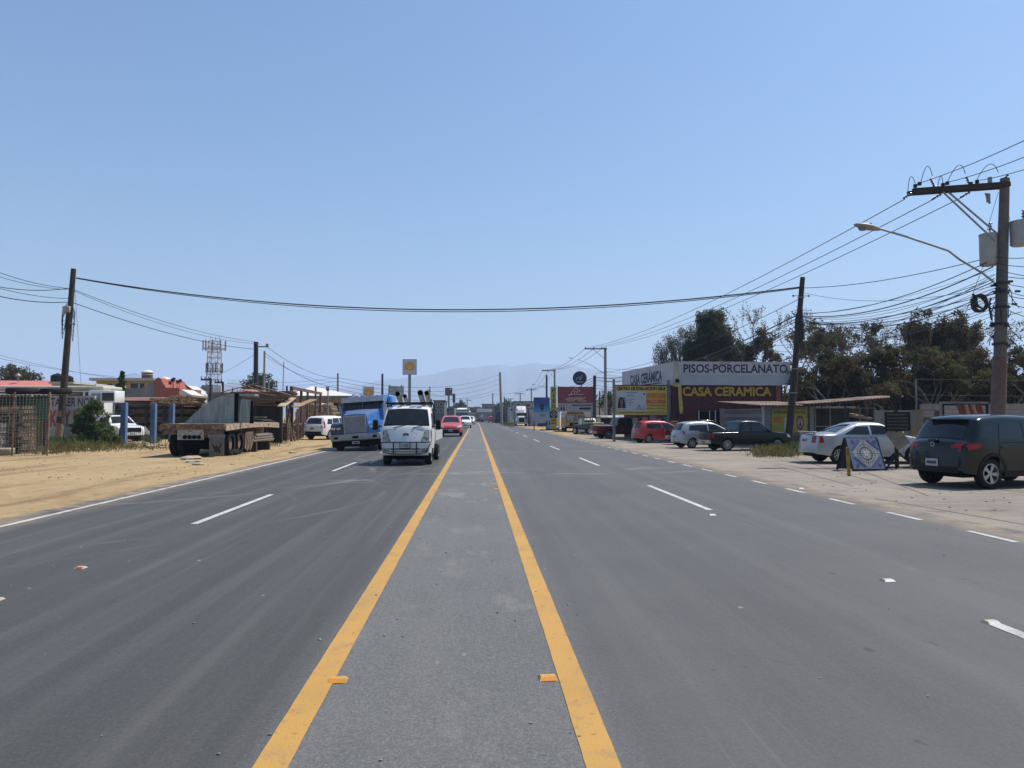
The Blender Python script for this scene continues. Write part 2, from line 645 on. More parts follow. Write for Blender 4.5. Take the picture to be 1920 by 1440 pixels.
M_hill = mat('hill_scrub', (.13, .14, .12), .95, c2=(.10, .115, .10), scale=.01)
hills('mountains', 4400, [(340, 777), (520, 745), (640, 728), (720, 712), (800, 704), (850, 692), (900, 686), (960, 685), (1010, 681), (1060, 684), (1110, 690), (1200, 715), (1330, 745), (1500, 777)], 1800, M_hill, 3)
hills('hills', 3000, [(140, 777), (190, 745), (225, 718), (250, 697), (285, 712), (330, 742), (380, 732), (430, 717), (445, 716), (480, 726), (560, 748), (700, 765), (800, 777)], 900, M_hill, 4)
hills('hills', 3600, [(1600, 777), (1700, 735), (1800, 690), (1905, 655), (1990, 650), (2100, 690), (2300, 777)], 1200, M_hill, 5)
m, t, b = nodes('haze')
t.nodes.remove(b)
pv = N(t, 'ShaderNodeVolumePrincipled')
pv.inputs['Color'].default_value = (.53, .70, 1.0, 1)
pv.inputs['Density'].default_value = .0003
pv.inputs['Anisotropy'].default_value = .1
t.links.new(pv.outputs[0], t.nodes['Material Output'].inputs['Volume'])
hz = MB().box((-6200, -450, -1.5), (6200, 7200, 420)).build('haze', m)
tag(hz, None, None, kind='stuff')
# ---------------------------------------------------------------- vehicles
def chaikin(p, n=2):
    for _ in range(n):
        q = [p[0]]
        for a, b in zip(p[:-1], p[1:]):
            q += [(a[0] * .75 + b[0] * .25, a[1] * .75 + b[1] * .25), (a[0] * .25 + b[0] * .75, a[1] * .25 + b[1] * .75)]
        q.append(p[-1])
        p = q
    return p


class Body:
    def __init__(s, sp):
        s.sp = sp
        s.pr = chaikin(sp['prof'], 2)
        s.px = np.array([a for a, _ in s.pr])
        s.pz = np.array([b for _, b in s.pr])
        s.L0, s.L1 = s.px[0], s.px[-1]
        s.W, s.belt, s.sill = sp['W'], sp['belt'], sp.get('sill', .24)
        s.H = s.pz.max()
        s.R = sp['R']
        s.tum = sp.get('tum', .24)

    def top(s, x):
        return float(np.interp(x, s.px, s.pz))

    def bot(s, x):
        z = s.sill + .10 * max(0, (abs(x) - (s.L1 - .75)) / .75)
        for xw in (s.sp['xr'], s.sp['xf']):
            a = s.R * 1.17
            d = abs(x - xw)
            if d < a:
                z = max(z, s.R + math.sqrt(a * a - d * d) * .98)
        return z

    def w(s, x, z):
        d0, d1 = x - s.L0, s.L1 - x
        k = s.sp.get('taper', .10)
        pl = 1
        for d in (d0, d1):
            if d < .8:
                pl -= k * (1 - max(d, 0) / .8) ** 2.4
        h = s.W / 2 * pl
        if z < s.belt:
            u = (z - s.sill) / (s.belt - s.sill)
            h *= 1 - .055 * (u - .62) ** 2 * 2.4
        else:
            h *= (1 - .055 * .38 ** 2 * 2.4) * (1 - s.tum * ((z - s.belt) / (s.H - s.belt)) ** 1.15)
        r = s.sp.get('rad', .09)
        d = s.top(x) - z
        if d < r:
            h -= r - math.sqrt(max(0, r * r - (r - max(d, 0)) ** 2))
        return h

    def D(s, p):
        """bow the ends in plan"""
        x, y, z = p
        u = abs(y) / (s.W / 2)
        for e, sg in ((s.L1, 1), (s.L0, -1)):
            d = abs(e - x)
            if d < 1.1:
                x -= sg * s.sp.get('bow', .13) * u * u * (1 - d / 1.1)
        return (x, y, z)

    def crown(s, x, f):
        return s.top(x) + .035 * (1 - f * f)

    def mesh(s):
        xs = sorted(set([round(float(v), 3) for v in list(s.px) + list(np.linspace(s.L0, s.L1, 46)) +
                         [xw + s.R * 1.17 * math.cos(t) for xw in (s.sp['xr'], s.sp['xf']) for t in np.linspace(0, math.pi, 13)]
                         if s.L0 <= v <= s.L1]))
        sv = (0, .08, .22, .38, .54, .7, .82, .9, .95, .98, 1)
        fr = (.92, .7, .4, 0)
        mb = MB()
        rings = []
        for x in xs:
            zb, zt = s.bot(x), s.top(x)
            zb = min(zb, zt - .02)
            R = []
            for u in sv:
                z = zb + (zt - zb) * u
                R.append((s.w(x, z), z))
            wt = R[-1][0]
            for f in fr:
                R.append((wt * f, s.crown(x, f)))
            rings.append([s.D((x, -y, z)) for y, z in R] + [s.D((x, y, z)) for y, z in R[-2::-1]])
        n = len(rings[0])
        mb.v = [p for r in rings for p in r]
        for i in range(len(rings) - 1):
            for k in range(n - 1):
                mb.f.append((i * n + k, (i + 1) * n + k, (i + 1) * n + k + 1, i * n + k + 1))
        mb.mi = [0] * len(mb.f)
        o = len(mb.v)          # underside and end caps on their own vertices
        mb.v += [p for r in rings for p in (r[0], r[-1])]
        for i in range(len(rings) - 1):
            mb.f.append((o + 2 * i, o + 2 * i + 1, o + 2 * i + 3, o + 2 * i + 2))
            mb.mi.append(1)
        for r, fl in ((rings[0], 0), (rings[-1], 1)):
            o = len(mb.v)
            mb.v += r
            mb.f.append(tuple(range(o, o + n)))
            mb.mi.append(0)
        return mb

    def side(s, q, off, sg, mb=None, m=0, nu=8, nv=5):
        """patch on the flank: four (x,z) corners, sg -1 right side / +1 left side"""
        mb = mb or MB()

        def fn(u, v):
            a = [q[0][i] * (1 - u) + q[1][i] * u for i in (0, 1)]
            b = [q[3][i] * (1 - u) + q[2][i] * u for i in (0, 1)]
            x, z = [a[i] * (1 - v) + b[i] * v for i in (0, 1)]
            return s.D((x, sg * (s.w(x, z) + off), z))
        return mb.grid(fn, nu, nv, m)

    def over(s, x0, x1, f0, f1, off, mb=None, m=0, nu=8, nv=6):
        """patch on the top surface between stations, f across -1..1 (at x0, x1)"""
        mb = mb or MB()

        def fn(u, v):
            x = x0 + (x1 - x0) * u
            f = (f0 + (f1 - f0) * u) * (2 * v - 1)
            dx = .01
            sl = (s.top(x + dx) - s.top(x - dx)) / (2 * dx)
            k = 1 / math.sqrt(1 + sl * sl)
            p = (x - sl * k * off, s.w(x, s.top(x)) * f, s.crown(x, f) + k * off)
            return s.D(p)
        return mb.grid(fn, nu, nv, m)

    def xend(s, z, front):
        if front:
            idx = [i for i in range(len(s.px)) if s.px[i] > s.L1 - 1.3]
            zz, xx = s.pz[idx][::-1], s.px[idx][::-1]
        else:
            idx = [i for i in range(len(s.px)) if s.px[i] < s.L0 + 1.3]
            zz, xx = s.pz[idx], s.px[idx]
        return float(np.interp(z, zz, xx))

    def end(s, q, off, front, mb=None, m=0, nu=8, nv=4):
        """patch on the nose or tail: four (y,z) corners"""
        mb = mb or MB()

        def fn(u, v):
            a = [q[0][i] * (1 - u) + q[1][i] * u for i in (0, 1)]
            b = [q[3][i] * (1 - u) + q[2][i] * u for i in (0, 1)]
            y, z = [a[i] * (1 - v) + b[i] * v for i in (0, 1)]
            x = s.xend(z, front) + (off if front else -off)
            yy = max(-s.w(x, z) - .002, min(s.w(x, z) + .002, y))
            return s.D((x, yy, z))
        return mb.grid(fn, nu, nv, m)


WHEEL = {}


def wheel_mesh(R, wd, kind):
    key = (R, wd, kind)
    if key in WHEEL:
        return WHEEL[key]
    r = R * .66
    h = wd / 2
    ty = MB().lathe([(r, -h * .8), (R * .9, -h), (R * .97, -h * .85), (R, -h * .5), (R, h * .5), (R * .97, h * .85), (R * .9, h), (r, h * .8)], 30, 0, None, 'Y', False)
    ri = MB()
    if kind == 'truck':
        ri.lathe([(.02, -h * .2), (R * .2, -h * .2), (R * .22, h * .5), (R * .3, h * .55), (R * .34, -h * .1), (R * .55, -h * .2), (r, h * .85), (r * 1.03, h * .8)], 24, 0, None, 'Y', False)
        for k in range(8):
            t = 2 * math.pi * k / 8
            ri.tube([(math.cos(t) * R * .43, -h * .1, math.sin(t) * R * .43), (math.cos(t) * R * .43, h * .15, math.sin(t) * R * .43)], .018, 6)
    else:
        ri.lathe([(r * 1.02, h * .82), (r * .93, h * .86), (r * .88, h * .4), (r * .86, -h * .5)], 30, 0, None, 'Y', False)
        ri.lathe([(.001, h * .7), (r * .2, h * .68), (r * .26, h * .5)], 16, 0, None, 'Y', False)
        n = {'five': 5, 'six': 6, 'ten': 10, 'steel': 9}[kind]
        wdt = {'five': .20, 'six': .18, 'ten': .085, 'steel': .22}[kind]
        for k in range(n):
            t0 = 2 * math.pi * k / n
            for dt in ((-.13, .13) if kind == 'five' else (0,)):
                t = t0 + dt
                c, q = math.cos(t), math.sin(t)
                ww = r * wdt * (.5 if kind == 'five' else 1)
                pts = []
                for rr, yy, f in ((r * .2, h * .66, .8), (r * .9, h * .74, 1.1)):
                    for sgn in (-1, 1):
                        pts.append((c * rr - q * ww * f * sgn, yy, q * rr + c * ww * f * sgn))
                back = [(p[0], p[1] - h * .22, p[2]) for p in pts]
                ri.add(pts + back, [(0, 1, 3, 2), (0, 2, 6, 4), (1, 5, 7, 3), (4, 6, 7, 5)])
        ri.lathe([(.01, -h * .45), (r * .9, -h * .45)], 24, 1, None, 'Y', False)
    WHEEL[key] = (ty, ri)
    return ty, ri


def put_wheel(parent, x, y, R, wd, kind, rm, steer=0, sg=-1):
    ty, ri = wheel_mesh(R, wd, kind)
    o = ty.build('wheel', M_rubber, parent, 35)
    o.location = (x, y, R)
    o.rotation_euler = (0, random.random() * 6, 0)
    if sg < 0:
        o.rotation_euler = (0, random.random() * 6, math.pi)
    q = ri.build('rim', [rm, M_under], o, 35)
    return o


def car(name, label, loc, rz, sp, pm, group=None, cat='car', simple=False):
    B = Body(sp)
    t = thing(name, label, cat, loc, rz, group)
    B.mesh().build('body', [pm, M_under], t, 50)
    R = B.R
    ty = B.W / 2 - .11
    for x in (sp['xr'], sp['xf']):
        for sg in (-1, 1):
            put_wheel(t, x, sg * (ty - .0), R, sp.get('tw', .2), sp.get('rim', 'ten'), sp.get('rm', M_alloy), sg=sg)
    # dark belly between the wheels
    MB().box((B.L0 + .25, -B.W / 2 + .28, B.sill - .02), (B.L1 - .25, B.W / 2 - .28, B.sill + .42)).build('underbody', M_under, t)
    fw = sp['screen']
    B.over(fw[0], fw[1], fw[2], fw[3], .008).build('windscreen', M_glass, t, 60)
    if sp.get('rearwin'):
        rw = sp['rearwin']
        B.over(rw[0], rw[1], rw[2], rw[3], .008).build('rear_window', M_glass, t, 60)
    for q in sp['win']:
        for sg in (-1, 1):
            B.side(q, .007, sg).build('side_window', M_glass, t, 60)
    # doors: a dark shut line under a painted skin
    for (x0, x1) in sp.get('doors', ()):
        zb = B.sill + .13
        for sg in (-1, 1):
            mb = B.side([(x0 - .008, zb - .008), (x1 + .008, zb - .008), (x1 + .008, B.belt - .03), (x0 - .008, B.belt - .03)], .0015, sg, None, 1, 10, 8)
            B.side([(x0 + .006, zb), (x1 - .006, zb), (x1 - .006, B.belt - .038), (x0 + .006, B.belt - .038)], .004, sg, mb, 0, 10, 8)
            d = mb.build('door', [pm, M_under], t, 60)
            hx = x0 + .16
            hz = B.belt - .13
            MB().rbox((hx - .09, -.018, hz - .018), (hx + .09, .018, hz + .018), .012, 2, 0, TR((0, sg * (B.w(hx, hz) + .018), 0))).build('handle', sp.get('handle', pm), d, 60)
    for sg in (-1, 1):
        mx, mz = sp['mirror']
        mb = MB().rbox((-.07, -.10, -.07), (.05, .10, .07), .035, 3, 0, TR((mx, sg * (B.w(mx, mz) + .12), mz + .03)))
        mb.bar((mx, sg * (B.w(mx, mz) - .02), mz - .02), (mx, sg * (B.w(mx, mz) + .08), mz), .035)
        mb.build('mirror', sp.get('mirm', pm), t, 60)
    for (y0, y1, z0, z1) in sp.get('tail', ()):
        for sg in (-1, 1):
            B.end([(sg * y0, z0), (sg * y1, z0), (sg * y1, z1), (sg * y0, z1)], .010, False).build('tail_light', M_red, t, 60)
    for q in sp.get('tailside', ()):
        for sg in (-1, 1):
            B.side(q, .010, sg).build('tail_light', M_red, t, 60)
    for q in sp.get('headside', ()):
        for sg in (-1, 1):
            B.side(q, .010, sg).build('headlight', M_lamp, t, 60)
    for (y0, y1, z0, z1) in sp.get('head', ()):
        for sg in (-1, 1):
            B.end([(sg * y0, z0), (sg * y1, z0), (sg * y1, z1), (sg * y0, z1)], .010, True).build('headlight', M_lamp, t, 60)
    for (y0, y1, z0, z1, mm, fr, nm) in sp.get('panels', ()):
        B.end([(y0, z0), (y1, z0), (y1, z1), (y0, z1)], .006, fr).build(nm, mm, t, 60)
    for fr, z in sp.get('plates', ((False, .78), (True, .5))):
        x = B.xend(z, fr)
        sg = 1 if fr else -1
        p = MB().rbox((x + sg * .012 - .008, -.17, z - .085), (x + sg * .012 + .008, .17, z + .085), .006, 1).build('number_plate', M_plate, t)
        if not simple:
            MB().box((x + sg * .0225 - .002, -.13, z - .035), (x + sg * .0225 + .002, .13, z + .03)).build('plate_digits', mat('plate_ink', (.05, .06, .09), .6), p)
    for q in sp.get('clad', ()):
        for sg in (-1, 1):
            B.side(q, .012, sg, None, 0, 16, 3).build('sill_trim', M_black, t, 60)
    if sp.get('arch'):
        for xw in (sp['xr'], sp['xf']):
            for sg in (-1, 1):
                def fn(u, v):
                    a = math.pi * (u * 1.06 - .03)
                    rr = R * 1.165 + .075 * v
                    x, z = xw + rr * math.cos(a), R + rr * math.sin(a)
                    z = max(z, B.sill + .02)
                    return B.D((x, sg * (B.w(x, min(z, B.belt)) + .014), z))
                MB().grid(fn, 24, 2).build('wheel_arch', M_black, t, 60)
    return t, B


def axle_loc(px, py, rz, sp, x, k=1.0):
    """car origin so that its right wheel at station x stands at a ground pixel"""
    g = G(px, py)
    o = Vector((x, -(sp['W'] / 2 - .11), 0)) * k
    o.rotate(Euler((0, 0, rz)))
    return (g.x - o.x, g.y - o.y, .004)


S_SUV = dict(prof=[(-2.0, .42), (-1.99, .62), (-1.96, .95), (-1.90, 1.05), (-1.80, 1.09), (-1.50, 1.50), (-1.42, 1.60), (-1.15, 1.655), (-.5, 1.68), (.2, 1.655), (.42, 1.60), (1.08, 1.14), (1.16, 1.08), (1.75, .98), (1.95, .84), (1.995, .6), (2.0, .4)],
             W=1.72, belt=1.08, sill=.27, R=.345, xr=-1.20, xf=1.32, tum=.20, rim='five', rad=.10, bow=.16, taper=.11,
             screen=(.42, 1.07, .86, .93), rearwin=(-1.79, -1.49, .84, .80),
             win=[[(-1.64, 1.13), (-1.16, 1.13), (-.98, 1.42), (-1.40, 1.44)], [(-.94, 1.12), (-.22, 1.11), (-.22, 1.52), (-.82, 1.50)], [(-.14, 1.11), (.95, 1.10), (.42, 1.50), (-.14, 1.53)]],
             doors=((-.98, -.2), (-.17, .98)), mirror=(.85, 1.1), arch=1,
             clad=[[(-.8, .28), (.9, .28), (.9, .40), (-.8, .40)]],
             tail=((.44, .84, .93, 1.03), (.60, .84, .86, .93)), tailside=([(-1.93, .88), (-1.60, .93), (-1.58, 1.03), (-1.93, 1.03)],),
             headside=([(1.6, .78), (1.9, .72), (1.88, .82), (1.6, .92)],),
             panels=((-.62, .62, .36, .50, M_black, False, 'bumper'), (.62, .82, .50, .66, M_black, False, 'vent'), (-.82, -.62, .50, .66, M_black, False, 'vent')),
             plates=((False, .58), (True, .5)), mirm=M_black)
S_SEDAN = dict(prof=[(-2.2, .38), (-2.19, .58), (-2.15, .85), (-2.10, .99), (-1.95, 1.02), (-1.50, 1.03), (-1.38, 1.06), (-.72, 1.37), (-.45, 1.42), (.1, 1.43), (.35, 1.39), (1.02, 1.02), (1.12, .97), (1.85, .87), (2.1, .74), (2.18, .58), (2.2, .36)],
               W=1.70, belt=.99, sill=.25, R=.305, xr=-1.28, xf=1.34, tum=.26, rim='ten', rad=.08, bow=.16,
               screen=(.36, 1.0, .85, .93), rearwin=(-1.36, -.73, .88, .84),
               win=[[(-1.12, 1.02), (-.22, 1.02), (-.22, 1.31), (-.62, 1.30)], [(-.14, 1.02), (.93, 1.02), (.32, 1.32), (-.14, 1.34)]],
               doors=((-.98, -.2), (-.16, .95)), mirror=(.82, 1.02),
               tail=((.50, .80, .72, .96),), tailside=([(-2.10, .72), (-1.93, .74), (-1.97, .97), (-2.08, .97)],),
               headside=([(1.75, .66), (2.1, .60), (2.08, .70), (1.75, .80)],),
               plates=((False, .80), (True, .46)))
S_PICK = dict(prof=[(-2.6, .48), (-2.595, .7), (-2.58, 1.02), (-2.55, 1.06), (-.86, 1.07), (-.80, 1.10), (-.70, 1.58), (-.58, 1.68), (-.2, 1.72), (.35, 1.70), (.56, 1.65), (1.22, 1.15), (1.32, 1.09), (2.2, 1.02), (2.5, .9), (2.58, .7), (2.6, .42)],
              W=1.74, belt=1.08, sill=.36, R=.36, xr=-1.55, xf=1.60, tum=.22, rim='ten', rad=.06, bow=.09, taper=.06,
              screen=(.57, 1.20, .85, .93), rearwin=(-.79, -.70, .8, .8),
              win=[[(-.64, 1.13), (-.12, 1.13), (-.12, 1.58), (-.52, 1.57)], [(-.04, 1.13), (1.08, 1.13), (.55, 1.58), (-.04, 1.60)]],
              doors=((-.72, -.1), (-.06, 1.12)), mirror=(.98, 1.12), mirm=M_black,
              tail=((.68, .84, .74, 1.0),), tailside=([(-2.57, .74), (-2.44, .74), (-2.44, 1.0), (-2.56, 1.0)],),
              headside=([(2.25, .78), (2.5, .74), (2.46, .88), (2.25, .96)],),
              head=((.45, .80, .72, .88),),
              panels=((-.80, .80, .42, .62, M_chrome, False, 'bumper'), (-.8, .8, .45, .6, M_chrome, True, 'bumper')), plates=((False, .52), (True, .52)))
S_VAN = dict(prof=[(-2.1, .4), (-2.09, .62), (-2.04, .95), (-1.98, 1.08), (-1.68, 1.50), (-1.55, 1.58), (-1.0, 1.64), (-.2, 1.64), (.35, 1.56), (1.25, 1.08), (1.4, 1.02), (1.9, .88), (2.06, .72), (2.1, .4)],
             W=1.72, belt=1.04, sill=.24, R=.32, xr=-1.26, xf=1.34, tum=.24, rim='six', rad=.10, bow=.17, taper=.12,
             screen=(.4, 1.2, .84, .93), rearwin=(-1.96, -1.66, .86, .82),
             win=[[(-1.56, 1.10), (-.22, 1.07), (-.22, 1.46), (-1.42, 1.42)], [(-.14, 1.07), (1.1, 1.05), (.38, 1.45), (-.14, 1.49)]],
             doors=((-1.0, -.2), (-.16, 1.05)), mirror=(.92, 1.06),
             tail=((.62, .86, .86, 1.06),), tailside=([(-2.0, .86), (-1.82, .92), (-1.9, 1.08), (-1.97, 1.08)],),
             headside=([(1.65, .72), (2.0, .64), (1.98, .76), (1.65, .88)],), head=((.45, .84, .62, .76),), plates=((False, .72), (True, .44)))
S_CRV = dict(prof=[(-2.25, .42), (-2.24, .7), (-2.2, .98), (-2.14, 1.06), (-1.92, 1.48), (-1.82, 1.60), (-1.5, 1.66), (-.6, 1.69), (.2, 1.66), (.45, 1.60), (1.2, 1.12), (1.32, 1.07), (2.0, .94), (2.2, .78), (2.25, .42)],
             W=1.80, belt=1.06, sill=.28, R=.35, xr=-1.32, xf=1.34, tum=.2, rim='six', rad=.10, bow=.16, taper=.10,
             screen=(.46, 1.18, .85, .93), rearwin=(-2.12, -1.90, .86, .82),
             win=[[(-1.78, 1.12), (-1.1, 1.10), (-1.0, 1.46), (-1.55, 1.48)], [(-1.02, 1.10), (-.22, 1.10), (-.22, 1.54), (-.93, 1.52)], [(-.14, 1.1), (1.06, 1.1), (.45, 1.52), (-.14, 1.55)]],
             doors=((-1.02, -.2), (-.16, 1.0)), mirror=(.92, 1.1),
             tail=((.66, .89, .82, 1.05), (.74, .9, 1.05, 1.5)), tailside=([(-2.17, .84), (-2.02, .86), (-1.98, 1.3), (-2.05, 1.3)],),
             headside=([(1.75, .76), (2.12, .70), (2.1, .82), (1.75, .94)],), head=((.48, .88, .70, .84),),
             panels=((-.86, .86, .38, .60, M_black, False, 'bumper'), (-.6, .6, .40, .58, M_black, True, 'bumper'), (-.42, .42, .68, .78, M_black, True, 'grille')),
             plates=((False, .80), (True, .5)))

PK = 'cars parked in a slanted row in front of the tile shop'
P_green = paint('paint_dark_green_grey', (.006, .0105, .012), .015, .1, .22, .45)
P_silver = paint('paint_silver', (.38, .39, .41), .15, .4, .3)
P_dgreen = paint('paint_dark_teal', (.003, .009, .012), .015, .1, .3, .3)
P_red = paint('paint_red', (.38, .02, .02), .1, .0)
P_maroon = paint('paint_maroon', (.075, .012, .018), .05, .1, .35, .3)
P_black = paint('paint_black', (.006, .006, .007), .03, 0, .35, .3)
P_white = paint('paint_white', (.68, .68, .67), .22)
P_salmon = paint('paint_faded_red', (.42, .055, .06), .2)

rz = R_(14)
car('parked_suv', 'dark grey green SUV seen from behind, cut by the picture edge', axle_loc(1853, 917, rz, S_SUV, S_SUV['xr']), rz, S_SUV, P_green, PK)
ta = [o for o in bpy.data.objects if o.name == 'parked_suv'][0]
# rear wiper hump, spoiler lip and badge on the SUV
mb = MB().rbox((-1.99, -.13, 1.06), (-1.88, .13, 1.13), .03, 2)
mb.build('tailgate_handle', P_green, ta, 60)
MB().lathe([(.045, 0), (.055, .006), (.045, .012)], 20, 0, TR((-1.975, 0, 1.0)), 'X', False).build('badge', M_chrome, ta)
MB().rbox((-1.60, -.50, 1.56), (-1.40, .50, 1.60), .012, 2).build('spoiler', P_green, ta, 60)
rz = R_(-2)
t, B = car('parked_sedan', 'silver sedan seen from its tail, behind the blue tile stand', axle_loc(1573, 870, rz, S_SEDAN, S_SEDAN['xr']), rz, S_SEDAN, P_silver, PK)
mb = MB()
for y in (-.55, .55):
    mb.box((-2.08, y - .02, 1.02), (-2.0, y + .02, 1.10))
mb.rbox((-2.14, -.66, 1.09), (-1.97, .66, 1.115), .01, 2)
mb.build('spoiler', P_silver, t, 60)
rz = R_(9)
t, B = car('parked_pickup', 'dark teal pickup truck with extended cab, next to the leaning pole', axle_loc(1363, 846, rz, S_PICK, S_PICK['xr'], .84), rz, S_PICK, P_dgreen, PK, 'pickup')
t.scale = (.84,) * 3
MB().box((-2.5, -.70, 1.075), (-.92, .70, 1.112)).build('load_bed', M_under, t)
rz = R_(9)
t, B = car('parked_hatchback', 'silver hatchback with sloping rear window, behind the dark teal pickup', axle_loc(1297, 841, rz, S_VAN, S_VAN['xr'], .84), rz, S_VAN, P_silver, PK)
t.scale = (.84,) * 3
rz = R_(9)
sp = dict(S_PICK, panels=((-.80, .80, .42, .62, M_white, False, 'bumper'),))
t, B = car('parked_pickup', 'black pickup truck with dull tailgate and white bumper, beside the red minivan', axle_loc(1290, 834, rz, sp, sp['xr'], .84), rz, sp, P_black, PK, 'pickup')
t.scale = (.84,) * 3
text('4X4', M_ink, t, 0, .52, .55, .12, y=0, T=TR((-2.635, 0, 0), rz=R_(-90)))
rz = R_(12)
t, B = car('parked_minivan', 'bright red minivan with alloy wheels, near the yellow billboard', axle_loc(1216, 831, rz, S_VAN, S_VAN['xr'], .84), rz, S_VAN, P_red, PK)
t.scale = (.84,) * 3
rz = R_(12)
t, B = car('parked_pickup', 'maroon double cab pickup behind the yellow billboard post', axle_loc(1141, 823, rz, S_PICK, S_PICK['xr'], .92), rz, S_PICK, P_maroon, PK, 'pickup')
t.scale = (.92,) * 3

# white SUV at the lumber yard, heading away along the road
rz = R_(66)
g = G(585, 825)
car('parked_suv', 'white SUV with tall red tail lights, parked on the dirt beside the lumber yard', (g.x + .9, g.y + 2.1, .0), rz, S_CRV, P_white)
g = G(628, 812)
car('parked_car', 'silver car mostly hidden behind the white SUV and the blue truck', (g.x - .5, g.y + 5, 0), R_(80), S_SEDAN, P_silver)

# traffic
def coming(px, py, sp, pm, name, label, cat='car', yaw=0, simple=True, group='oncoming traffic'):
    g = G(px, py)
    return car(name, label, (g.x, g.y + 2.1, .010), R_(-90 + yaw), sp, pm, group, cat, simple)


def going(px, py, sp, pm, name, label, cat='car', simple=True, group='traffic driving away'):
    g = G(px, py)
    return car(name, label, (g.x, g.y + 2.1, .010), R_(90), sp, pm, group, cat, simple)


S_SPORT = dict(S_CRV, headside=([(1.75, .80), (2.14, .72), (2.12, .86), (1.75, .98)],), head=((.5, .9, .74, .90),),
               panels=((-.86, .86, .38, .60, M_black, False, 'bumper'), (-.66, .66, .36, .56, M_black, True, 'bumper'), (-.46, .46, .68, .80, M_black, True, 'grille')))
coming(845, 819, S_SPORT, P_salmon, 'red_suv', 'faded red SUV driving towards the viewer behind the white truck', simple=False)
coming(872, 803, S_PICK, P_white, 'white_pickup', 'white pickup truck following the red SUV', 'pickup')
t, B = coming(881, 796.5, S_CRV, P_white, 'white_suv', 'small white SUV far behind the white pickup')
coming(884.5, 793.5, S_VAN, P_silver, 'grey_minivan', 'tiny pale car, last of the oncoming queue')
going(901, 792.4, S_SEDAN, P_black, 'black_sedan', 'dark sedan driving away at the far end of the yellow lines')
going(921, 792, S_VAN, P_salmon, 'faded_minivan', 'pinkish car driving away in the lane beside the shops')
going(912, 789.5, S_VAN, P_dgreen, 'green_minivan', 'dark green car ahead of the pinkish car')
going(895.5, 789.5, S_VAN, P_silver, 'silver_minivan', 'tiny silver car just before the road end')
# ---------------------------------------------------------------- white cab-over truck
S_KIA = dict(prof=[(0, .45), (.0, .9), (.02, 1.82), (.10, 1.94), (.5, 1.98), (.98, 1.95), (1.12, 1.88), (1.47, 1.32), (1.53, 1.24), (1.66, .80), (1.70, .6), (1.70, .36)],
             W=1.72, belt=1.28, sill=.34, R=.31, xr=-1.75, xf=.92, tum=.13, rad=.05, bow=.10, taper=.05)
B = Body(S_KIA)
g = G(763, 874)
KX, KY = g.x, g.y
t = thing('delivery_truck', 'small white cab over truck with black bull bar driving towards the viewer', 'truck', (KX, KY + 1.7, .010), R_(-92), 'oncoming traffic')
B.mesh().build('cab', [P_white, M_under], t, 50)
B.over(1.13, 1.455, .93, .985, .008).build('windscreen', M_glass, t, 60)
mb = MB()
B.over(1.10, 1.48, .96, 1.0, .004, mb)
mb.build('windscreen_seal', M_black, t, 60)
for sg in (-1, 1):
    B.side([(.28, 1.27), (1.30, 1.25), (1.02, 1.74), (.34, 1.76)], .007, sg).build('side_window', M_glass, t, 60)
    mb = B.side([(.25, .55), (1.36, .55), (1.36, 1.24), (.25, 1.24)], .0015, sg, None, 1, 10, 6)
    B.side([(.262, .56), (1.348, .56), (1.348, 1.23), (.262, 1.23)], .004, sg, mb, 0, 10, 6)
    mb.build('door', [P_white, M_under], t, 60)
    # tall head lamps that narrow upward
    B.end([(sg * .50, .80), (sg * .86, .80), (sg * .86, 1.19), (sg * .64, 1.19)], .012, True).build('headlight', mat('headlamp_grey', (.36, .36, .31), .2, c2=(.05, .05, .05), scale=8, coat=1, thr=(.45, .6)), t, 60)
    B.side([(1.40, .80), (1.66, .80), (1.55, 1.16), (1.42, 1.16)], .010, sg).build('headlight', M_lamp, t, 60)
    B.end([(sg * .52, .46), (sg * .76, .46), (sg * .76, .58), (sg * .52, .58)], .010, True).build('fog_lamp', mat('fog_lamp', (.2, .2, .2), .2, coat=1), t, 60)
    mb = MB().rbox((1.30, sg * .93 - .10 * sg if sg < 0 else .93, 1.18), (1.40, sg * .93 if sg < 0 else 1.12, 1.50), .03, 3)
    mb = MB().rbox((1.28, -.09, -.17), (1.40, .09, .17), .04, 3, 0, TR((0, sg * 1.06, 1.36)))
    mb.tube([(1.25, sg * .84, 1.30), (1.33, sg * 1.0, 1.32)], .02, 6)
    mb.build('mirror', M_black, t, 60)
    put_wheel(t, .92, sg * .70, .31, .23, 'steel', M_steelrim, sg=sg)
    for dy in (.72, .50):
        put_wheel(t, -1.75, sg * dy, .30, .19, 'steel', M_steelrim, sg=sg)
# bonnet crease, badge, wipers
B.end([(-.74, 1.185), (.74, 1.185), (.74, 1.195), (-.74, 1.195)], .010, True).build('bonnet_seam', mat('seam_grey', (.12, .12, .12), .6), t)
xb = B.xend(1.04, True)
bd = MB().lathe([(.001, 0), (.105, 0), (.105, .012), (.001, .016)], 28, 0, TR((xb + .008, 0, 1.03)) @ Matrix.Diagonal((1, 1, .52, 1)), 'X', False).build('badge', mat('badge_navy', (.015, .02, .06), .3), t)
text('KIA', M_plate, bd, 0, 1.03, .13, .06, y=0, T=TR((xb + .028, 0, 0), rz=R_(90)), bold=.02)
for y in (-.32, .34):
    MB().tube([(1.535, y - .12, 1.25), (1.50, y + .05, 1.30), (1.47, y + .34, 1.345)], .012, 5).build('wiper', M_black, t)
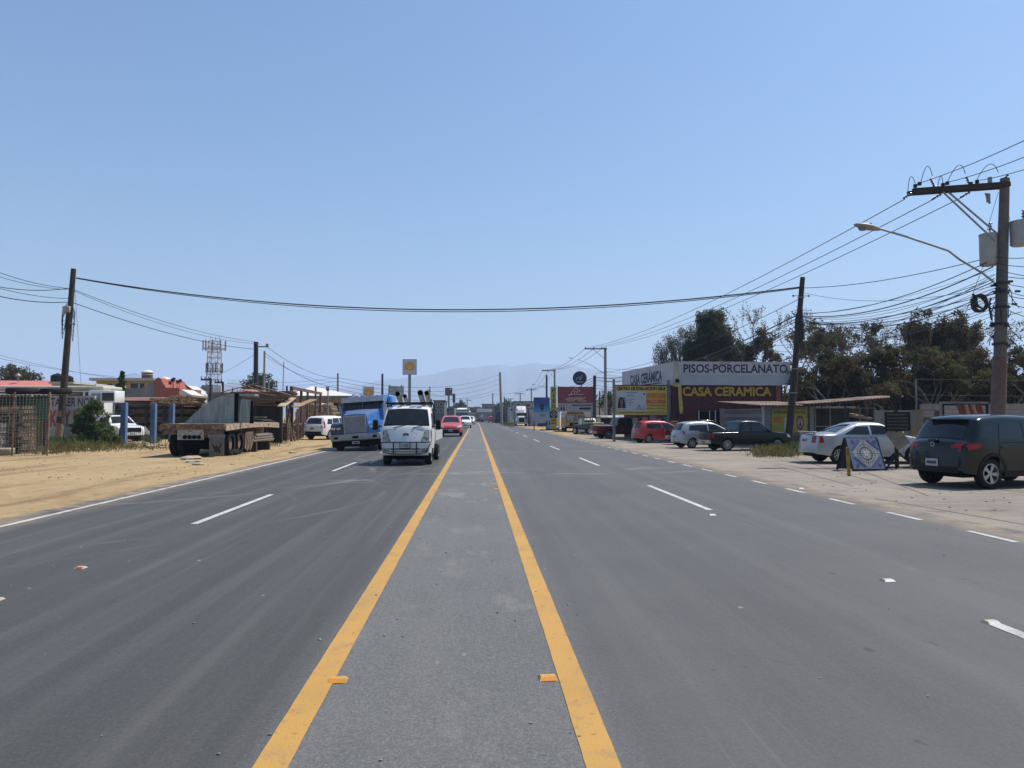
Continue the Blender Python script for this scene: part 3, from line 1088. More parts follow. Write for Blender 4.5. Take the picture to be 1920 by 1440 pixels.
# lower grille, bull bar
B.end([(-.50, .455), (.50, .455), (.50, .48), (-.50, .48)], .010, True).build('grille', M_under, t)
B.end([(-.50, .535), (.50, .535), (.50, .575), (-.50, .575)], .010, True).build('grille', M_under, t)
mb = MB()
mb.tube([(1.62, -.84, .79), (1.76, -.76, .78), (1.79, -.3, .78), (1.79, .3, .78), (1.76, .76, .78), (1.62, .84, .79)], .017, 8)
mb.tube([(1.58, -.82, .74), (1.74, -.78, .62), (1.76, -.70, .45), (1.78, -.45, .405), (1.79, 0, .40), (1.78, .45, .405), (1.76, .70, .45), (1.74, .78, .62), (1.58, .82, .74)], .016, 8)
for y in (-.38, .38):
    mb.box((1.765, y - .018, .39), (1.80, y + .018, .80))
mb.build('bull_bar', M_black, t, 50)
p = MB().rbox((1.785, -.16, .60), (1.80, .16, .77), .005, 1).build('number_plate', M_plate, t)
MB().rbox((1.78, -.18, .585), (1.792, .18, .785), .004, 1).build('plate_frame', M_black, p)
text('C-453BBT', mat('plate_ink', (.05, .06, .09), .6), p, 0, .68, .27, .085, y=0, T=TR((1.804, 0, 0), rz=R_(90)), bold=.01)
# flat bed, rack
mb = MB().box((-3.0, -.80, .74), (-.08, .80, .80))
mb.box((-.12, -.80, .80), (-.08, .80, 1.14))
mb.box((-3.04, -.80, .80), (-3.0, .80, 1.12))
mb.build('bed', P_white, t)
for sg in (-1, 1):
    b2 = MB().box((-3.0, sg * .82 - .02, .78), (-.1, sg * .82 + .02, 1.13))
    for k in range(4):
        x = -2.9 + k * .92
        b2.box((x - .03, sg * .845 - .01, .80), (x + .03, sg * .845 + .01, 1.13))
    b2.build('bed_side', P_white, t)
mb = MB()
for sg in (-1, 1):
    mb.tube([(-.16, sg * .78, .8), (-.16, sg * .76, 2.08)], .025, 6)
    mb.tube([(.62, sg * .76, 1.96), (.62, sg * .76, 2.10)], .02, 6)
mb.tube([(-.16, -.76, 2.08), (-.16, .76, 2.08)], .025, 6)
for y in (-.76, -.25, .25, .76):
    mb.tube([(-.9 if abs(y) < .5 else -.3, y, 2.08), (.75, y, 2.10)], .02, 6)
mb.tube([(.72, -.82, 2.10), (.72, .82, 2.12)], .028, 6)
for z in (1.3, 1.5, 1.7, 1.9):
    mb.tube([(-.16, -.78, z), (-.16, .78, z)], .014, 5)
for sg in (-1, 1):
    mb.tube([(.70, sg * .76, 2.0), (.70, sg * .76, 2.26)], .02, 5)
    mb.tube([(-.16, sg * .80, 2.06), (.3, sg * .83, 1.75), (.36, sg * .86, 1.35)], .018, 5)
mb.build('roof_rack', M_black, t, 50)
MB().box((-3.0, -.4, .42), (1.2, .4, .74)).box((-.4, -.62, .20), (1.35, .62, .5)).build('chassis', M_under, t)  # low second box added under the cab to keep the gap beneath black
MB().box((.6, -.70, .40), (.64, .70, .9)).build('seat_wall', M_under, t)
M_pipe = mat('pipe_steel', (.20, .21, .19), .45, .55, var=.45, scale=6)
for k, (y, z, r, L, dy, lb) in enumerate(((-.38, 2.42, .082, 2.3, -.02, 'tallest grey pipe on the passenger side of the truck rack'), (-.13, 2.34, .066, 2.1, .04, 'thin short grey pipe beside the passenger side pipe on the rack'),
                                        (.40, 2.46, .094, 2.5, .10, 'wide grey pipe of the pair above the truck driver'), (.62, 2.45, .080, 2.5, .13, 'narrower outer pipe of the pair on the truck rack'))):
    T = Matrix.Translation((KX, KY + 1.7, .01)) @ Euler((0, 0, R_(-92))).to_matrix().to_4x4()
    a = T @ Vector((.95, y, z))
    b_ = T @ Vector((.95 - L, y - .15, z - .36))
    mb = MB()
    mb.tube([a, b_], r, 18, 0, False)
    mb.tube([a + (b_ - a) * .003, b_], r * .88, 18, 1, False)
    mb.tube([a, a + (b_ - a) * .004], r * 1.06, 18, 0, False)
    o = mb.build('metal_pipe', [M_pipe, M_under], None, 50)
    tag(o, lb, 'pipe', 'pipes carried on the truck rack')

# ---------------------------------------------------------------- blue conventional truck
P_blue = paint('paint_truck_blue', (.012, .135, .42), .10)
P_hood_sheen = paint('paint_hood_sheen', (.16, .21, .36), .22, .2)  # pale sky reflection on the hood top, put into the paint colour
P_fender_shade = paint('paint_fender_shade', (.007, .009, .022), .06)  # fender blue darkened in the paint for the truck's shaded side
M_visor = mat('visor_metal', (.33, .34, .37), .35, .6, var=.2)
g = G(668, 846)
bt = thing('semi_truck', 'blue long nosed semi truck leaning as it leaves the dirt shoulder', 'truck', (g.x, g.y, .0), R_(-90 - 5), 'oncoming traffic')
ROLL = R_(4.0)


def bp(mb, name, m, smooth=50, parent=None):
    o = mb.build(name, m, parent or bt, smooth)
    if parent is None:
        o.rotation_euler = (ROLL, 0, 0)
        o.location = (0, 0, .03)
    return o


def loft(mb, secs, m=0):
    """sections: (x, half width bottom, half width top, z0, z1, corner radius)"""
    rings = []
    for x, hb, ht, z0, z1, r in secs:
        R = [(-hb, z0), (-hb * .98, z0 + (z1 - z0) * .35), (-(hb + ht) / 2, z0 + (z1 - z0) * .68)]
        for k in range(6):
            a = math.pi - k / 5 * math.pi / 2
            R.append((-ht + r + r * math.cos(a), z1 - r + r * math.sin(a)))
        R += [(-ht * .4, z1 + .02), (0, z1 + .03)]
        R = R + [(-y, z) for y, z in R[-2::-1]]
        rings.append([(x, y, z) for y, z in R])
    n = len(rings[0])
    vs = [p for r in rings for p in r]
    fs = [(i * n + k, (i + 1) * n + k, (i + 1) * n + (k + 1) % n, i * n + (k + 1) % n) for i in range(len(rings) - 1) for k in range(n)]
    fs += [tuple(range(n)), tuple(range((len(rings) - 1) * n, len(rings) * n))]
    return mb.add(vs, fs, m)


hood = bp(loft(MB(), [(-.10, .62, .56, .80, 1.70, .12), (-.16, .64, .58, .80, 1.74, .12), (-.7, .70, .64, .85, 1.80, .12), (-1.3, .86, .78, .9, 1.88, .10), (-1.62, .95, .86, .9, 1.94, .08)]), 'hood', paint('paint_hood_flank', (.025, .12, .33), .12))
mb = MB()
loft(mb, [(-.10, .55, .50, 1.704, 1.712, .002), (-.7, .62, .58, 1.79, 1.815, .002), (-1.3, .76, .72, 1.87, 1.895, .002), (-1.6, .84, .80, 1.93, 1.955, .002)])
bp(mb, 'hood_top', P_hood_sheen)
mb = MB()
mb.box((-.11, -.54, .80), (-.045, .54, 1.66), 0)
for k in range(17):
    z = .85 + k * .047
    mb.prism([(-.045, z), (-.012, z + .004), (-.012, z + .030), (-.045, z + .040)], -.50, .50, 1)
for y in (-.54, .50):
    mb.box((-.05, y, .80), (-.002, y + .04, 1.62), 1)
mb.box((-.05, -.54, 1.60), (-.002, .54, 1.665), 1)
mb.box((-.05, -.54, .785), (-.002, .54, .82), 1)
bp(mb, 'grille', [M_under, mat('grille_silver', (.42, .44, .50), .4, .3, var=.25, scale=8)])
for sg in (-1, 1):
    pl = [(-.04, .80), (-.03, 1.05), (-.10, 1.24), (-.30, 1.34), (-.75, 1.40), (-1.15, 1.38), (-1.5, 1.24), (-1.66, 1.0), (-1.66, .75)]
    pl += [(-.95 + .60 * math.cos(a), .52 + .60 * math.sin(a)) for a in np.linspace(math.pi * .88, math.pi * .12, 10)]
    mb = MB()
    mb.prism(pl, sg * .58, sg * 1.19)
    f = bp(mb, 'fender', P_fender_shade if sg < 0 else P_blue)
    mb = MB().rbox((-.06, sg * .92 - .26, 1.02), (-.012, sg * .92 + .26, 1.16), .02, 2)
    hl = bp(mb, 'headlight_housing', M_black)
    for y in (-.13, .13):
        MB().rbox((-.02, sg * .92 + y - .10, 1.035), (.002, sg * .92 + y + .10, 1.145), .01, 2).build('headlight', M_lamp, hl)
    put_wheel(bt, -.95, sg * 1.03, .52, .28, 'truck', M_steelrim, sg=sg)
    for x in (-5.2, -6.5):
        put_wheel(bt, x, sg * 1.05, .52, .26, 'truck', M_steelrim, sg=sg)
        put_wheel(bt, x, sg * .74, .52, .26, 'truck', M_steelrim, sg=sg)
mb = MB().rbox((-.22, -1.20, .48), (.02, 1.20, .80), .05, 3)
bmp_ = bp(mb, 'bumper', mat('bumper_metal', (.34, .35, .36), .35, .55, var=.25, scale=5))
for y, wd in ((-.93, .16), (.93, .16), (0, .26)):
    MB().rbox((.0, y - wd / 2 - .02, .58), (.028, y + wd / 2 + .02, .70), .015, 2).build('tow_slot', M_under, bmp_)
mb = MB().rbox((-.20, -1.16, .20), (-.02, 1.16, .485), .04, 2)
vl = bp(mb, 'valance', M_under)
pp = MB().rbox((-.02, -.18, .32), (.0, .18, .44), .006, 1).build('number_plate', M_plate, vl)
MB().box((.0, -.12, .35), (.002, .12, .41)).build('plate_digits', mat('plate_ink', (.05, .06, .09), .6), pp)
# cab, split screen, visor
cabp = [(-1.60, .95), (-1.60, 1.92), (-1.86, 2.36), (-1.92, 2.52), (-2.1, 2.60), (-3.0, 2.64), (-3.0, .95)]
mb = MB().prism(cabp, -1.06, 1.06)
cab = bp(mb, 'cab', paint('paint_hood_flank', (.025, .12, .33)))
mb = MB()
for y0, y1 in ((-.98, -.02), (.02, .98)):
    a = [(-1.612, y0, 1.97), (-1.612, y1, 1.97), (-1.845, y1, 2.36), (-1.845, y0, 2.36)]
    mb.add([(x + .006, y, z) for x, y, z in a] + [(x - .03, y, z) for x, y, z in a], [(0, 1, 2, 3), (0, 4, 5, 1), (1, 5, 6, 2), (2, 6, 7, 3), (3, 7, 4, 0)])
bp(mb, 'windscreen', M_glass)
mb = MB()
mb.prism([(-1.70, 2.34), (-1.66, 2.36), (-1.80, 2.60), (-1.86, 2.60)], -1.05, 0)
mb.prism([(-1.70, 2.34), (-1.66, 2.36), (-1.80, 2.60), (-1.86, 2.60)], .004, 1.05)
for y in (-1.06, 1.05):
    mb.prism([(-1.90, 2.34), (-1.66, 2.34), (-1.80, 2.61), (-1.95, 2.61)], y, y + .012)
bp(mb, 'sun_visor', M_visor)
for sg in (-1, 1):
    mb = MB().prism([(-1.98, 1.78), (-2.75, 1.78), (-2.75, 2.34), (-2.02, 2.34)], sg * 1.055, sg * 1.066)
    bp(mb, 'side_window', M_glass)
    mb = MB()
    for x in (-1.72, -2.92):
        mb.tube([(x, sg * 1.10, 1.1), (x, sg * 1.10, 2.2)], .02, 6)
    bp(mb, 'grab_rail', M_chrome)
    mb = MB().tube([(-4.1, sg * 1.05, .9), (-4.1, sg * 1.05, 2.9)], .07, 10)
    if sg < 0:
        bp(mb, 'exhaust_stack', M_chrome)
mb = MB().rbox((-4.3, -1.20, .85), (-3.0, 1.20, 2.70), .16, 4)
bp(mb, 'sleeper', P_blue)
mb = MB().box((-7.2, -.42, .62), (-.3, .42, .86))
mb.box((-3.0, -1.1, .45), (-1.7, 1.1, .95))
bp(mb, 'chassis', M_under)
mb = MB()
for y in (-.7, -.35, 0, .35, .7):
    mb.rbox((-1.99, y - .05, 2.61), (-1.89, y + .05, 2.66), .02, 2)
bp(mb, 'marker_lights', M_amber)
mb = MB().tube([(-2.3, -.15, 2.62), (-2.3, -.15, 2.72), (-2.0, -.15, 2.74)], .05, 8)
bp(mb, 'air_horn', M_chrome)

# ---------------------------------------------------------------- rusty flatbed trailer in the yard
M_plank = mat('grey_plank', (.27, .21, .15), .9, c2=(.13, .10, .075), scale=3, stretch=(1, 8, 8), bmp=.5)
M_peel = mat('peeling_paint', (.36, .36, .34), .7, c2=(.14, .075, .05), scale=7, thr=(.5, .62), bmp=.3)
M_rust2 = mat('flaking_beam', (.40, .31, .22), .85, c2=(.15, .075, .045), scale=7, thr=(.5, .62), bmp=.4)
g = G(399, 858)
tx, ty = g.x - .93, g.y + .35
tr = thing('flatbed_trailer', 'derelict flatbed trailer with rusty frame parked on the dirt', 'trailer', (tx, ty, 0), R_(1.5))
TL = 8.6
mb = MB()
for k in range(22):
    x = -1.25 + k * 2.5 / 22
    mb.box((x + .004, -.02, 1.30 + random.uniform(-.008, .008)), (x + 2.5 / 22 - .004, TL, 1.345 + random.uniform(-.008, .012)))
mb.build('deck', M_plank, tr)
mb = MB()
mb.box((-1.27, -.05, 1.12), (1.27, .04, 1.295))
for k in range(18):
    x = -1.2 + k * .141
    mb.box((x, -.07, 1.13), (x + .03 + random.random() * .04, -.05, 1.28))
mb.build('rear_beam', mat('dark_flaking_beam', (.15, .085, .055), .85, c2=(.30, .24, .18), scale=7, thr=(.5, .62), bmp=.4), tr)
for sg in (-1, 1):
    vs, fs = [], []
    mb = MB()
    n = 14
    for i in range(n + 1):
        y = TL * i / n
        cz = .09 * math.sin(math.pi * i / n)
        for x in (1.255, 1.31):
            vs += [(sg * x, y, 1.06 + cz), (sg * x, y, 1.32 + cz * .6)]
    for i in range(n):
        a = i * 4
        fs += [(a, a + 4, a + 5, a + 1), (a + 2, a + 3, a + 7, a + 6), (a + 1, a + 5, a + 7, a + 3), (a, a + 2, a + 6, a + 4)]
    fs += [(0, 1, 3, 2), (n * 4, n * 4 + 2, n * 4 + 3, n * 4 + 1)]
    mb.add(vs, fs)
    for k in range(10):
        mb.box((sg * 1.315 - .01, .5 + k * .85, 1.14), (sg * 1.315 + .01,   .58 + k * .85, 1.28))
    mb.build('side_rail', M_rust2, tr)
mb = MB()
mb.box((-.62, .0, .70), (.42, .05, 1.12))
pn = mb.build('tail_panel', M_peel, tr)
for k in range(4):
    MB().lathe([(.001, 0), (.085, 0), (.085, .02), (.07, .03), (.001, .03)], 18, 0, TR((-.32 + k * .185, -.03, .81)), 'Y', False).build('lamp_socket', M_under, pn)
mb = MB()
mb.box((-1.22, .0, .92), (-.66, .04, 1.10))
for k in range(3):
    mb.lathe([(.001, -.03), (.05, -.03), (.05, .0)], 14, 0, TR((-1.05 + k * .16, 0, 1.01)), 'Y', False)
for k in range(3):
    mb.lathe([(.001, -.03), (.05, -.03), (.05, .0)], 14, 0, TR((.62 + k * .17, 0, 1.02)), 'Y', False)
mb.box((.46, .0, .90), (1.2, .04, 1.10))
mb.build('lamp_board', mat('brown_rust', (.10, .05, .032), .9, c2=(.22, .16, .12), scale=8), tr)
M_flap = mat('mudflap', (.17, .155, .13), .9, c2=(.11, .10, .085), scale=3)
mb = MB().box((.60, -.03, .78), (1.26, .0, .92))
mb.build('flap_bracket', M_steel, tr)
fl = MB().box((.66, -.045, .05), (1.25, -.03, .80)).build('mudflap', M_flap, tr)
eagle = [(0, -.30), (.07, -.20), (.12, -.30), (.20, -.27), (.14, -.12), (.20, .02), (.27, .20), (.20, .14), (.11, .02), (.05, -.02), (.02, .08), (-.03, .10), (-.06, .0), (-.12, .06), (-.24, .22), (-.22, .05), (-.14, -.10), (-.10, -.22), (-.16, -.30), (-.06, -.24)]
MB().prism([(.955 + x * .85, .42 + z * .85) for x, z in eagle], -.050, -.046).build('eagle_emblem', M_ink, fl)
for sg in (-1, 1):
    for y in (1.15, 2.35):
        for dx in (1.08, .76):
            put_wheel(tr, sg * dx, y, .50, .26, 'truck', M_rust, sg=1)
            tr.children[-1].rotation_euler = (0, 0, R_(90))
mb = MB()
for sg in (-1, 1):
    mb.box((sg * .45 - .06, .1, .78), (sg * .45 + .06, TL, 1.30))
for k in range(9):
    mb.box((-1.2, .4 + k * .95, 1.14), (1.2, .5 + k * .95, 1.30))
for y in (7.4,):
    for sg in (-1, 1):
        mb.box((sg * .9 - .07, y, .02), (sg * .9 + .07, y + .14, 1.14))
        mb.box((sg * .9 - .2, y - .1, .0), (sg * .9 + .2, y + .24, .03))
mb.build('chassis', M_rust, tr)
MB().box((-.62, .75, .28), (.62, 2.8, .95)).box((-1.15, 3.3, .55), (-.2, 6.5, 1.05)).build('deck_shade_box', M_under, tr)  # dark boxes added under the deck to block light and deepen the shade
M_strap = mat('canvas_strap', (.33, .26, .18), .9)
mb = MB()
for y in (2.9, 3.35):
    for k in range(5):
        yy = y + k * .05
        mb.tube([(1.28 + .02 * k, yy, .95), (1.36, yy + .05 * k - .1, .55), (1.31, yy + .02, .10 + .03 * k), (1.24, yy - .06, .2), (1.26, yy - .08, .9)], .022, 5)
mb.build('hanging_straps', M_strap, tr, 50)
# wind fairing lying on the deck
M_fair = mat('weathered_fairing', (.30, .33, .33), .6, c2=(.17, .20, .20), scale=1.4, stretch=(4, 1, .7), bmp=.1)
prof = [(-1.35, 0), (1.22, 0), (1.22, 1.30), (.92, 1.30), (.45, 1.20), (0, 1.02), (-.45, .74), (-.85, .42), (-1.15, .14)]
fa = thing('truck_fairing', 'grey weathered truck roof fairing lying on the trailer deck', 'fairing', (P(345, 790, ty + 1.9).x + 1.35 * .86, ty + 1.9, 1.345), R_(4))
fa.scale = (.86, 1, 1)
mb = MB()
n = len(prof)
for y in (0, 1.35):
    mb.add([(x, y, z) for x, z in prof], [tuple(range(n))])
mb.add([(x, y, z) for y in (0, 1.35) for x, z in prof], [(i, i + 1, n + i + 1, n + i) for i in range(2, n - 1)])
mb.build('shell', M_fair, fa)
mb = MB().box((1.10, -.012, .06), (1.28, .02, 1.32))
mb.build('edge_strip', M_under, fa)
mb = MB().prism([(1.32, .02), (1.92, .02), (1.86, 1.04), (1.40, 1.06)], .05, .09)
mb.build('flap_panel', M_fair, fa)
MB().box((1.3, .1, 1.20), (2.05, .9, 1.30)).build('top_plate', M_fair, fa)
MB().prism([(1.86, .0), (2.05, .0), (2.0, .98), (1.9, 1.0)], .0, .06).build('edge_strip', M_under, fa)
mb = MB()
for k in range(6):
    mb.lathe([(.001, -.016), (.022, -.016), (.022, .0)], 8, 0, TR((.98, 0, .15 + k * .2)), 'Y', False)
mb.build('rivet', M_steel, fa)

# ---------------------------------------------------------------- old school bus
M_bus = paint('bus_yellow', (.42, .25, .02), .35)
g = G(1079, 810)
bs = thing('school_bus', 'old yellow school bus front with pale mottled windscreen behind the wrecks', 'bus', (g.x, g.y, 0), R_(-93))
secs = [(-.02, 1.08, 1.02, .45, 1.15, .08), (-.30, 1.10, 1.04, .40, 1.22, .08)]
mb = MB()
loft(mb, secs)
mb.build('nose', M_bus, bs, 50)
mb = MB()
loft(mb, [(-.30, 1.12, 1.06, .4, 2.05, .30), (-6.5, 1.12, 1.06, .4, 2.05, .30)])
mb.build('body', M_bus, bs, 50)
mb = MB()
loft(mb, [(-.22, 1.05, 1.02, 1.78, 2.20, .34), (-.9, 1.12, 1.06, 1.78, 2.26, .34), (-6.5, 1.12, 1.06, 1.78, 2.26, .34)])
mb.build('roof', mat('bus_cream', (.55, .42, .2), .6, var=.25), bs, 50)
mb = MB().rbox((-.21, -.40, 1.92), (-.17, .40, 2.14), .02, 2)
hd = mb.build('sign_box', mat('bus_orange', (.42, .20, .03), .5), bs)
text('ESCOLAR', M_ink, hd, 0, 2.03, .66, .13, y=0, T=TR((-.165, 0, 0), rz=R_(90)), bold=.02)
for sg in (-1, 1):
    for y in (.55, .78):
        MB().lathe([(.001, 0), (.09, 0), (.09, .03), (.001, .03)], 16, 0, TR((-.20, sg * y, 2.0)), 'X', False).build('warning_light', mat('dark_red_lens', (.12, .01, .01), .3), bs)
    MB().rbox((-.03, sg * .80 - .14, .78), (.01, sg * .80 + .14, .92), .02, 2).build('headlight', M_lamp, bs)
    put_wheel(bs, -1.2, sg * .98, .42, .25, 'truck', M_steelrim, sg=sg)
    put_wheel(bs, -5.2, sg * .98, .42, .25, 'truck', M_steelrim, sg=sg)
M_mottled_glass = mat('mottled_windscreen', (.46, .44, .36), .25, c2=(.10, .11, .10), scale=1.3, thr=(.42, .55), coat=.6, stretch=(1, 3, .6))  # glass colour varies in pale and dark patches
mb = MB()
for y0, y1 in ((-.86, -.02), (.02, .86)):
    mb.add([(-.20, y0, 1.22), (-.20, y1, 1.22), (-.28, y1, 1.74), (-.28, y0, 1.74), (-.32, y0, 1.22), (-.32, y1, 1.22), (-.32, y1, 1.74), (-.32, y0, 1.74)], [(0, 1, 2, 3), (3, 2, 6, 7), (0, 3, 7, 4), (1, 5, 6, 2), (0, 4, 5, 1)])
mb.build('windscreen', M_mottled_glass, bs)
mb = MB().rbox((-.02, -.62, .62), (.01, .62, .98), .02, 2)
for k in range(6):
    mb.box((.01, -.58, .66 + k * .05), (.02, .58, .68 + k * .05))
mb.build('grille', M_under, bs)
MB().rbox((-.1, -1.12, .38), (.05, 1.12, .56), .03, 2).build('bumper', M_under, bs)
MB().box((.051, -.16, .42), (.056, .16, .52)).build('number_plate', M_plate, bs)

# white parked semi far down the shoulder
g = G(978, 798.5)
ws = thing('semi_truck', 'white parked semi truck with tall roof fairing beside the blue billboard', 'truck', (g.x, g.y, 0), R_(-91))
P_ws = paint('paint_semi_white', (.55, .56, .56), .3)
mb = MB()
loft(mb, [(-.05, .62, .56, .6, 1.5, .12), (-1.4, .80, .72, .7, 1.75, .1)])
mb.build('hood', P_ws, ws, 50)
mb = MB().rbox((-2.9, -.95, .7), (-1.4, .95, 2.4), .1, 3)
mb.build('cab', P_ws, ws, 50)
mb = MB()
loft(mb, [(-1.5, .9, .5, 2.35, 2.5, .05), (-2.2, .95, .8, 2.3, 3.1, .15), (-3.0, 1.0, .9, 2.3, 3.5, .2)])
mb.build('roof_fairing', P_ws, ws, 50)
MB().box((-1.42, -.85, 1.75), (-1.385, .85, 2.25)).build('windscreen', M_glass, ws)
MB().box((-.06, -.45, .65), (-.02, .45, 1.38)).build('grille', M_under, ws)
MB().rbox((-.2, -1.1, .35), (.05, 1.1, .62), .05, 2).build('bumper', M_chrome, ws)
for sg in (-1, 1):
    mb = MB().rbox((-1.5, sg * .85 - .25, .6), (-.1, sg * .85 + .25, 1.1), .15, 3)
    mb.build('fender', P_ws, ws, 50)
    MB().rbox((-.12, sg * .85 - .15, .8), (-.06, sg * .85 + .15, .95), .02).build('headlight', M_lamp, ws)
    put_wheel(ws, -.9, sg * .9, .5, .28, 'truck', M_steelrim, sg=sg)
    put_wheel(ws, -5, sg * .9, .5, .28, 'truck', M_steelrim, sg=sg)
MB().box((-6, -.4, .6), (-.3, .4, .9)).build('chassis', M_under, ws)
mb = MB()
mb.box((-14, -1.15, 1.1), (-3.3, 1.15, 3.75))
mb.build('box_trailer', mat('trailer_grey', (.25, .25, .25), .6), ws)
# dark truck back further on
g = G(936.5, 793)
dk = thing('box_truck', 'dark truck seen from behind in the shoulder lane by the tall pole', 'truck', (g.x, g.y, 0), 0)
MB().rbox((-1.0, 0, .9), (1.0, 4.4, 2.2), .05, 2).build('cargo_box', mat('box_dark', (.05, .055, .07), .6), dk)
MB().rbox((-1.0, 4.5, .6), (1.0, 6.2, 2.3), .15, 3).build('cab', P_ws, dk, 50)
MB().box((-.9, -.05, .5), (.9, .1, .75)).build('bumper', M_black, dk)
for sg in (-1, 1):
    for y in (.9, 5.2):
        put_wheel(dk, sg * .8, y, .45, .28, 'truck', M_steelrim, sg=1).rotation_euler = (0, 0, R_(90))
    MB().rbox((sg * .75 - .1, -.07, .78), (sg * .75 + .1, -.05, .88), .01).build('tail_light', M_red, dk)

M_tan = mat('tan_plank', (.30, .25, .19), .9, c2=(.17, .14, .11), scale=3)
for k in range(7):
    o = MB().box((-.1, 0, 0), (.1, 3.0, .05)).build('loose_plank', M_tan if k == 0 else mat('tan_plank')) if k == 0 else dup(o)
    o.location = (tx + 1.0 + .06 * (k % 2), ty + 4.0 + .12 * k, .45 + .055 * k)
    o.rotation_euler = (0, 0, R_(-3 + k))
    tag(o, 'pale plank in the bundle stored under the trailer deck', 'plank', 'planks bundled under the trailer')
for k, (dx, dy) in enumerate(((.95, 4.3), (.95, 6.4))):
    o = MB().box((-.3, -.1, 0), (.3, .1, .44)).build('support_block', M_wood)
    o.location = (tx + dx, ty + dy, 0)
    tag(o, ('near', 'far')[k] + ' timber block holding the plank bundle under the trailer', 'block')
# ---------------------------------------------------------------- trees
def leafmat(name, c, c2, c3):
    m, t, b = nodes(name)
    tc = N(t, 'ShaderNodeTexCoord').outputs['Object']
    f = ramp(t, noise(t, tc, 5, 4, .6), .35, .65)
    g = N(t, 'ShaderNodeNewGeometry').outputs['Random Per Island']
    c = mix(t, f, c, c2)
    c = mix(t, ma(t, 'MULTIPLY', ma(t, 'GREATER_THAN', g, .72), .8), c, c3)
    t.links.new(c, b.inputs['Base Color'])
    b.inputs['Roughness'].default_value = .8
    b.inputs['Specular IOR Level'].default_value = .08
    tl = N(t, 'ShaderNodeBsdfTranslucent')
    t.links.new(c, tl.inputs['Color'])
    mx = N(t, 'ShaderNodeMixShader')
    mx.inputs[0].default_value = .38
    t.links.new(b.outputs[0], mx.inputs[1])
    t.links.new(tl.outputs[0], mx.inputs[2])
    t.links.new(mx.outputs[0], t.nodes['Material Output'].inputs['Surface'])
    return m


M_bark = mat('bark', (.085, .065, .05), .9, c2=(.045, .036, .03), bmp=.3)
M_barkp = mat('pale_bark', (.17, .15, .13), .9, bmp=.3)
L_brown = leafmat('leaf_brown', (.080, .066, .034), (.11, .078, .042), (.06, .062, .026))
L_olive = leafmat('leaf_olive', (.062, .072, .028), (.095, .090, .038), (.13, .105, .055))
L_dark = leafmat('leaf_dark_green', (.048, .068, .022), (.080, .095, .032), (.034, .046, .018))
L_pale = leafmat('leaf_pale_shoots', (.11, .115, .06), (.15, .14, .085), (.07, .08, .04))
L_green = leafmat('leaf_fresh_green', (.075, .115, .030), (.11, .145, .045), (.045, .07, .02))


def leaves(cen, rad, n, size, rng, flat=1.0):
    """n small leaf quads scattered in soft balls round the given centres"""
    cen = np.array([[c[0], c[1], c[2]] for c in cen])
    k = rng.integers(0, len(cen), n)
    d = rng.normal(size=(n, 3))
    d /= np.linalg.norm(d, axis=1)[:, None]
    r = rng.random(n) ** .5 * rad * rng.uniform(.6, 1.25, len(cen))[k]
    p = cen[k] + d * r[:, None] * np.array([1, 1, flat])
    a = rng.normal(size=(n, 3))
    a /= np.linalg.norm(a, axis=1)[:, None]
    b = np.cross(a, rng.normal(size=(n, 3)))
    b /= np.linalg.norm(b, axis=1)[:, None]
    s = size * rng.uniform(.55, 1.3, n)[:, None]
    v = np.stack([p - a * s, p - b * s * .45 + a * s * .1, p + a * s, p + b * s * .45 + a * s * .1], 1).reshape(-1, 3)
    return v, np.arange(n * 4).reshape(n, 4)


def leaf_obj(name, v, f, m, parent):
    me = bpy.data.meshes.new(name)
    me.vertices.add(len(v))
    me.vertices.foreach_set('co', v.astype(np.float32).ravel())
    me.loops.add(f.size)
    me.loops.foreach_set('vertex_index', f.astype(np.int32).ravel())
    me.polygons.add(len(f))
    me.polygons.foreach_set('loop_start', np.arange(0, f.size, 4, dtype=np.int32))
    me.update(calc_edges=True)
    me.materials.append(m)
    o = bpy.data.objects.new(name, me)
    COL.objects.link(o)
    o.parent = parent
    return o


def branchy(rnd, mb, p, d, L, r, lev, tips, up=.25, fork=(2, 3), spread=.75):
    pts, rs = [p.copy()], [r]
    n = 4
    for i in range(n):
        d = (d + Vector((rnd.gauss(0, .13), rnd.gauss(0, .13), rnd.gauss(0, .08) + up * .25))).normalized()
        p = p + d * (L / n)
        pts.append(p.copy())
        rs.append(r * (1 - .5 * (i + 1) / n))
        if lev <= 2 and i >= 1:
            tips.append(p.copy())
    mb.tube(pts, rs, 6 if lev > 2 else 4, 0, False)
    if lev == 0:
        return
    for k in range(rnd.randint(*fork)):
        q = pts[rnd.randint(2, n)] if k else pts[-1]
        nd = (d + Vector((rnd.gauss(0, spread), rnd.gauss(0, spread), rnd.gauss(.12, spread * .6)))).normalized()
        branchy(rnd, mb, q, nd, L * rnd.uniform(.58, .8), r * .52, lev - 1, tips, up, fork, spread)


